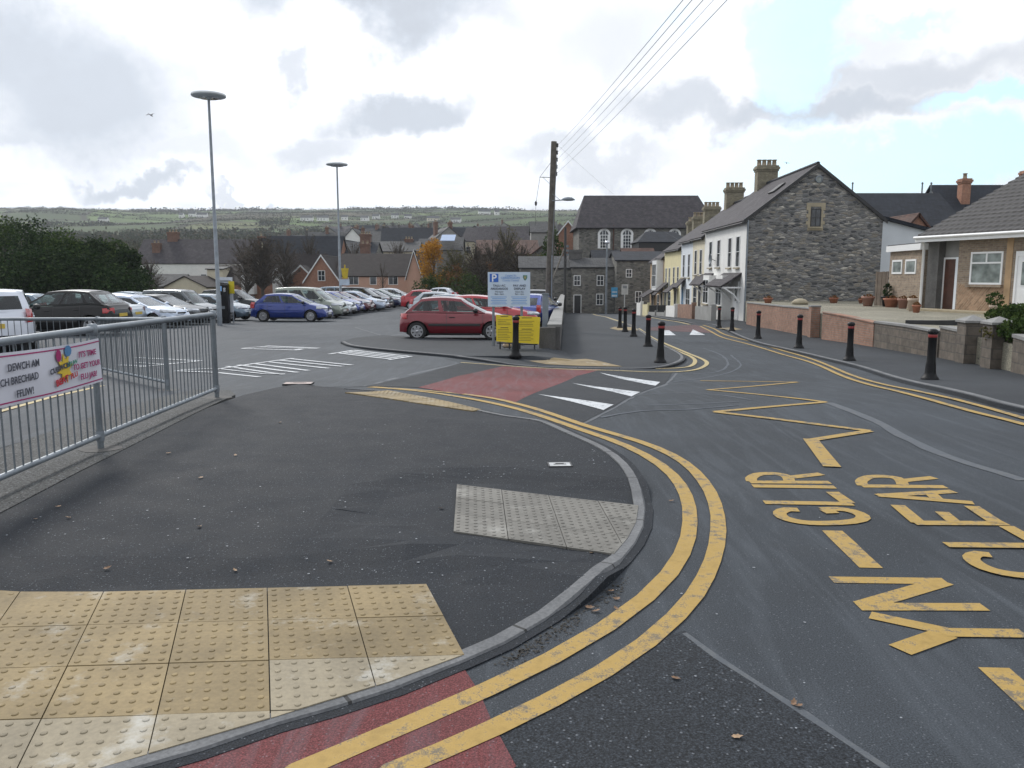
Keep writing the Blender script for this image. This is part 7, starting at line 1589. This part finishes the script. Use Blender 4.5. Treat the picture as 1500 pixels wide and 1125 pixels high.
# white farms and bungalows on the hillside
farms = [(276, 316.5, 'white farmhouse on the hillside left of the nearer lamp column', 9), (262, 318, 'small pale barn at the left end of the hillside farm', 5), (288, 317.5, 'long white farm building just left of the lamp column on the hill', 13), (93, 0, '', 0), (143, 324.5, 'lone grey white house on the hill above the dark hedge', 12), (440, 322, 'long row of white bungalows on the hill left of the farther lamp column', 16), (464, 322, 'white bungalow on the hill next to the farther lamp column', 15), (500, 321, 'white house on the hill just right of the farther lamp column', 8), (528, 322, 'pale cottage on the hill right of the lamp column', 10), (545, 320, 'pale house with dark roof amid the hill hedges', 9), (573, 318.5, 'bright white house highest on the hill slope', 10), (592, 319.5, 'white bungalow right of the bright white hill house', 10), (626, 323, 'long cream bungalow on the hill above the orange tree', 16), (659, 325, 'white bungalow standing alone in a green field', 14), (701, 313, 'long pale barn near the hill skyline', 16), (725, 313.5, 'small pale shed beside the skyline barn', 6)]
for u, v, lab, w in farms:
    if not lab: continue
    d = ray(u, v + 1.5); lo = 420
    while lo < 1500 and CAM_H + d.z * lo > G(d.x * lo, d.y * lo): lo += 4
    y = d.y * lo; x = d.x * lo; k = y / 800
    simple_house('farmhouse', lab, x, y, G(x, y), w * k * .75, 7, 2.7 * k + .5, 4.9 * k + .6, rt.uniform(-.2, .2), 'wrender' if 'cream' not in lab else 'cream', 'slate_g', 'hillside houses', wins=[(1 + 3 * q, 1.2, 1.2, 1.2, 1, 1) for q in range(int(w * k * .75 / 3.4))])
# ---------------------------------------------------------------- trees
def tree(name, label, u, y, vtop, width, m, trunk_frac=.3, n=2200, leaf=.22, cat='tree', group=None, shape=1.0, seed=1, base=None, gaps=.25, bark='bark', rz=1.0, branch=True, lumps=16):
    rr = random.Random(seed); x = xat(u, y); z0 = G(x, y) if base is None else base; top = at(u, vtop, y).z; H = top - z0; W_ = width
    r = empty(name, (x, y, z0), 0, label, cat, group)
    tb = MB(); th = H * trunk_frac; r0 = max(.06, H * .025); tb.tube([(0, 0, -.3), (0, 0, th * .5), (rr.uniform(-.1, .1) * W_ * .2, 0, th), (0, 0, H * .75)], [r0 * 1.2, r0, r0 * .8, r0 * .2], 8)
    lum = []; 
    for i in range(lumps):
        t = rr.random(); a = rr.random() * 6.283; zz = th * .75 + (H - th * .75) * (t * .82 + .06); prof_ = math.sin(math.pi * min(1, (t * .86 + .12))) ** .7 if shape == 1.0 else (1 - t * .75)
        rad = W_ / 2 * prof_ * rr.uniform(.35, .78); c = Vector((math.cos(a) * rad, math.sin(a) * rad, zz)); lum.append((c, W_ * rr.uniform(.15, .27) * (1 - .3 * t)))
    lum.append((Vector((0, 0, H - W_ * .13)), W_ * .16))
    if branch:
        for c, q in lum:
            s = Vector((0, 0, min(c.z * .75, H * .6))); mid = s.lerp(c, .5) + Vector((rr.gauss(0, .1), rr.gauss(0, .1), .1)) * W_ * .1; tb.tube([s, mid, c], [r0 * .4, r0 * .22, r0 * .08], 5)
    tb.build('trunk', M[bark], r)
    cb = MB(); per = n // len(lum)
    for c, q in lum:
        for i in range(per):
            v = Vector((rr.gauss(0, 1), rr.gauss(0, 1), rr.gauss(0, 1))); v = v.normalized() * (rr.random() ** .45); p = c + Vector((v.x * q, v.y * q, v.z * q * rz))
            if mnoise.noise(p * (1.6 / max(.8, W_ * .12)) + Vector((seed, 0, 0))) < -gaps: continue
            a = Vector((rr.gauss(0, 1), rr.gauss(0, 1), rr.gauss(0, .7))).normalized(); b = a.cross(Vector((rr.gauss(0, 1), rr.gauss(0, 1), rr.gauss(0, 1)))).normalized(); k = leaf * rr.uniform(.5, 1.3)
            cb.add([p - a * k, p + b * k * .6, p + a * k, p - b * k * .6], [(0, 1, 2, 3)])
    cb.build('crown', M[m], r, fix=False); return r
def bare_tree(name, label, u, y, vtop, width, m='twig', seed=1, n=90, thick=1.0, group=None, cat='bare tree', base=None):
    rr = random.Random(seed); x = xat(u, y); z0 = G(x, y) if base is None else base; H = at(u, vtop, y).z - z0; r = empty(name, (x, y, z0), 0, label, cat, group); tb = MB(); cb = MB(); r0 = H * .018 * thick
    tb.tube([(0, 0, -.3), (rr.uniform(-.2, .2), 0, H * .35), (rr.uniform(-.3, .3), 0, H * .7)], [r0, r0 * .7, r0 * .3], 6)
    for i in range(n):
        t = rr.uniform(.2, .85); s = Vector((0, 0, H * t * .8)); a = rr.random() * 6.283; ln_ = width / 2 * rr.uniform(.4, 1.0) * math.sin(math.pi * min(.95, .2 + t * .75)); e = Vector((math.cos(a) * ln_, math.sin(a) * ln_, H * min(1.0, t + rr.uniform(.08, .22)))); mid = s.lerp(e, .5) + Vector((0, 0, H * .03)); tb.tube([s, mid, e], [r0 * .35, r0 * .2, r0 * .08], 4, caps=False)
        for k in range(16):
            p = s.lerp(e, rr.uniform(.35, 1.05)); d = Vector((rr.gauss(0, 1), rr.gauss(0, 1), rr.gauss(.6, .8))).normalized() * rr.uniform(.3, .9) * width * .07; q = p + d; sd = d.cross(Vector((rr.gauss(0, 1), rr.gauss(0, 1), rr.gauss(0, 1)))).normalized() * .025 * thick; cb.add([p - sd, p + sd, q + sd * .4, q - sd * .4], [(0, 1, 2, 3)])
    tb.build('trunk', M['bark'], r); cb.build('crown', M[m], r, fix=False); return r
hg = 'dark evergreens behind the left of the car park'
for i, (u, vt, w, y, m, lab) in enumerate([(-25, 330, 9, 80, 'ever', 'dark evergreen cut by the left edge of the photo'), (18, 322, 8, 76, 'ever2', 'slightly lighter evergreen at the far left behind the white car'), (62, 328, 10, 72, 'ever', 'tallest broad dark evergreen above the black crossover'), (104, 345, 8, 70, 'ever2', 'mid green evergreen right of the tallest dark one'),
                                       (138, 352, 8, 71, 'ever', 'dark rounded evergreen above the silver cars'), (168, 357, 7, 73, 'ever2', 'greener evergreen near the right end of the dark clump'), (190, 364, 5, 70, 'ever', 'small evergreen ending the dark clump beside the grey roofs'), (84, 372, 10, 66, 'ever', 'low dark evergreen in front of the tallest one'), (40, 380, 9, 66, 'ever', 'low dark evergreen behind the white car roof'), (150, 385, 9, 66, 'ever', 'low dark evergreen just above the silver saloon'), (2, 392, 8, 68, 'ever', 'low dark shrub mass at the left edge')]):
    tree('evergreen_tree', lab, u, y, vt, w, m, .12, 8000, .135, 'tree', hg, seed=40 + i, gaps=.4, rz=1.15, lumps=20)
tree('autumn_tree', 'bright orange yellow autumn tree right of the pink cottage', 637, 98, 352, 5.2, 'orange', .25, 5200, .13, seed=3, gaps=.32, rz=1.3, lumps=22)
tree('shrub', 'olive green shrub at the foot of the orange tree', 655, 94, 392, 4.6, 'olive', .1, 2600, .12, 'shrub', seed=5)
tree('shrub', 'dark green undergrowth below the orange tree', 630, 92, 402, 4.5, 'ever2', .1, 2200, .12, 'shrub', seed=6); tree('shrub', 'dark undergrowth beneath the bare trees left of the parking sign', 684, 90, 401, 6.5, 'ever2', .1, 2600, .12, 'shrub', seed=7)
tree('shrub', 'rusty brown shrub left of the parking sign', 668, 92, 386, 3.6, 'rust', .1, 1500, .12, 'shrub', seed=8); tree('shrub', 'rusty leafed shrub just above the blue P sign', 716, 94, 384, 3.6, 'rust', .1, 1300, .12, 'shrub', seed=9)
for i, (u, vt, w, y, lab) in enumerate([(670, 366, 5.5, 96, 'bare olive brown tree directly right of the orange tree'), (697, 358, 6, 98, 'bare brown tree above the gap left of the parking sign'), (722, 352, 6.5, 101, 'bare tree rising above the parking sign left part'), (742, 332, 6.5, 108, 'tallest bare tree above the parking sign'), (762, 356, 6, 100, 'bare brown tree left of the stone outbuilding'), (706, 378, 5, 92, 'low bare thicket tree beside the parking sign'), (780, 372, 4, 95, 'small bare tree next to the utility pole')]):
    bare_tree('bare_tree', lab, u, y, vt, w, 'twig' if i % 3 else 'olive', 70 + i, 120, 1.5, 'bare trees behind the parking sign')
bare_tree('bare_tree', 'dark bare tree in front of the pale gable beyond the ticket machine', 388, 96, 345, 6.5, 'twig', 90, 150, 1.6); bare_tree('bare_tree', 'thin bare tree beside the white house terrace end', 365, 104, 350, 6, 'twig', 91, 110, 1.3)
for i, (u, y, vt, w, lab) in enumerate([(420, 107, 352, 6, 'bare tree before the big dark roof, right of the white dormer'), (458, 117, 345, 5, 'bare tree rising behind the orange brick gable'), (522, 118, 356, 5, 'bare tree behind the pink cottage roof, left chimney side'), (585, 120, 352, 5, 'bare tree behind the right end of the pink cottage'), (225, 100, 378, 4, 'bare tree by the grey roofs at the end of the hedge')]):
    bare_tree('bare_tree', lab, u, y, vt, w, 'twig', 95 + i, 110, 1.2)
bare_tree('bare_tree', 'thin young tree against the pink cottage wall', 562, 100, 383, 2.2, 'twig', 92, 30, .8)
tree('bush', 'dark green bush behind the utility pole', 809, 99, 333, 4.6, 'ever2', .1, 3600, .13, 'bush', seed=12, shape=1.0, gaps=.5); tree('bush', 'yellow green bush above the stone outbuilding', 775, 99, 372, 3, 'olive', .1, 900, .12, 'bush', seed=13)
fh('house', 'pale gable of a house seen through the bare tree', 377, 393, 118, 376, 349, 430, 8, 'cream', 'slate_b', axis='y')
# brown and green scrub between town and hill, hedges and woods on the hill: one mass nobody could count
def woods():
    rr = random.Random(5); mb = MB()
    def clump(x, y, s, z=None, flat=.8, n=22):
        z = G(x, y) if z is None else z
        for i in range(int(n * max(1, 600 / y))):
            v = Vector((rr.gauss(0, .45), rr.gauss(0, .45), min(1.0, abs(rr.gauss(.25, .3))) * flat)); p = Vector((x, y, z)) + v * s; a = Vector((rr.gauss(0, 1), rr.gauss(0, 1), rr.gauss(0, 1))).normalized(); b = a.cross(Vector((rr.gauss(0, 1), rr.gauss(0, 1), rr.gauss(0, 1)))).normalized(); k = s * .14 * min(1, (y / 700) ** .8) * rr.uniform(.5, 1.3); mb.add([p - a * k, p + b * k * .8, p + a * k, p - b * k * .8], [(0, 1, 2, 3)])
    # hedges: wavy lines across the slope
    for k in range(15):
        y0 = 500 + k * 62 + rr.uniform(-15, 15); xa = -.72 * y0 + rr.random() * 250
        while xa < .22 * y0:
            ln_ = rr.uniform(90, 330); sl = rr.uniform(-.25, .25); x = xa
            while x < xa + ln_: yy = y0 + (x - xa) * sl; clump(x, yy, rr.uniform(3.5, 6) * (yy / 900) ** .3, None, .55, 20); x += rr.uniform(3, 5)
            if rr.random() < .75:
                xx = xa + ln_; yy = y0; e = y0 + rr.uniform(50, 110)
                while yy < e: clump(xx + (yy - y0) * .2, yy, rr.uniform(3.5, 6), None, .55, 16); yy += rr.uniform(4, 6)
            xa += ln_ + rr.uniform(0, 60)
    for i in range(2300):     # copses, thick below, patchy above
        y = rr.uniform(190, 820); x = rr.uniform(-.70, .12) * y; nz = mnoise.noise((x / 90, y / 90, 3))
        th_ = -.2 if y < 420 else (.12 if y < 620 else .3)
        if x / y < -.12 and 330 < y < 660: th_ = -.22
        if nz > th_ - (.25 if x / y < -.28 and y < 560 else 0): clump(x, y, rr.uniform(6, 11), None, .6, 40)
    x = -1000
    while x < 330:            # skyline trees
        y = 1420 + rr.uniform(-15, 15); d = mnoise.noise((x / 130, 0, 9)); 
        if d > -.12 or rr.random() < .08: clump(x, y, rr.uniform(6, 12) * (.7 if x < -650 else 1.0), None, .6, 60)
        x += rr.uniform(3, 7)
    o = mb.build('woodland', M['wood_far'], fix=False); tag(o, 'hedges, copses and skyline trees over the far hillside', 'woodland', None, 'stuff')
woods()
def gull(u, v, y, s, lab, ang):
    p = at(u, v, y); r = empty('gull', p, ang, lab, 'bird'); b = MB()
    b.tube([(-.20, 0, 0), (-.10, 0, .01), (.05, 0, .02), (.15, 0, .03), (.22, 0, .03)], [.01, .05, .06, .035, .012], 8); b.add([(.05, .03, .03), (.0, .30, .12), (-.04, .62, .05), (-.09, .30, .09), (-.08, .03, .02)], [(0, 1, 2, 3, 4)]); b.add([(.05, -.03, .03), (.0, -.30, .12), (-.04, -.62, .05), (-.09, -.30, .09), (-.08, -.03, .02)], [(0, 1, 2, 3, 4)]); b.add([(-.18, .02, 0), (-.32, .06, 0), (-.32, -.06, 0), (-.18, -.02, 0)], [(0, 1, 2, 3)]); o = b.build('body', simple('gull_grey', (.16, .16, .17), .7), r); r.scale = (s, s, s); r.rotation_euler = (R(20), R(35), ang)
gull(221, 169, 60, .85, 'gull gliding in the sky left of the nearer lamp column', R(-10)); gull(1152, 239, 90, .7, 'tiny bird in the sky right of the big chimney', R(60))
# ---------------------------------------------------------------- air
def haze():
    x0, x1, y0, y1, z0, z1 = -2300, 2300, -60, 2900, -8, 175
    me = bpy.data.meshes.new('haze'); me.from_pydata([(x0, y0, z0), (x1, y0, z0), (x1, y1, z0), (x0, y1, z0), (x0, y0, z1), (x1, y0, z1), (x1, y1, z1), (x0, y1, z1)], [], [(0, 3, 2, 1), (4, 5, 6, 7), (0, 1, 5, 4), (1, 2, 6, 5), (2, 3, 7, 6), (3, 0, 4, 7)])
    m = bpy.data.materials.new('haze_air'); m.use_nodes = True; nt = m.node_tree; nt.nodes.clear(); out = N(nt, 'ShaderNodeOutputMaterial'); v = N(nt, 'ShaderNodeVolumePrincipled'); v.inputs['Color'].default_value = (.80, .87, .95, 1); v.inputs['Density'].default_value = .00020; v.inputs['Anisotropy'].default_value = .2; L(nt, v.outputs[0], out.inputs['Volume'])
    me.materials.append(m); o = bpy.data.objects.new('haze', me); COL.objects.link(o); o['kind'] = 'stuff'
haze()
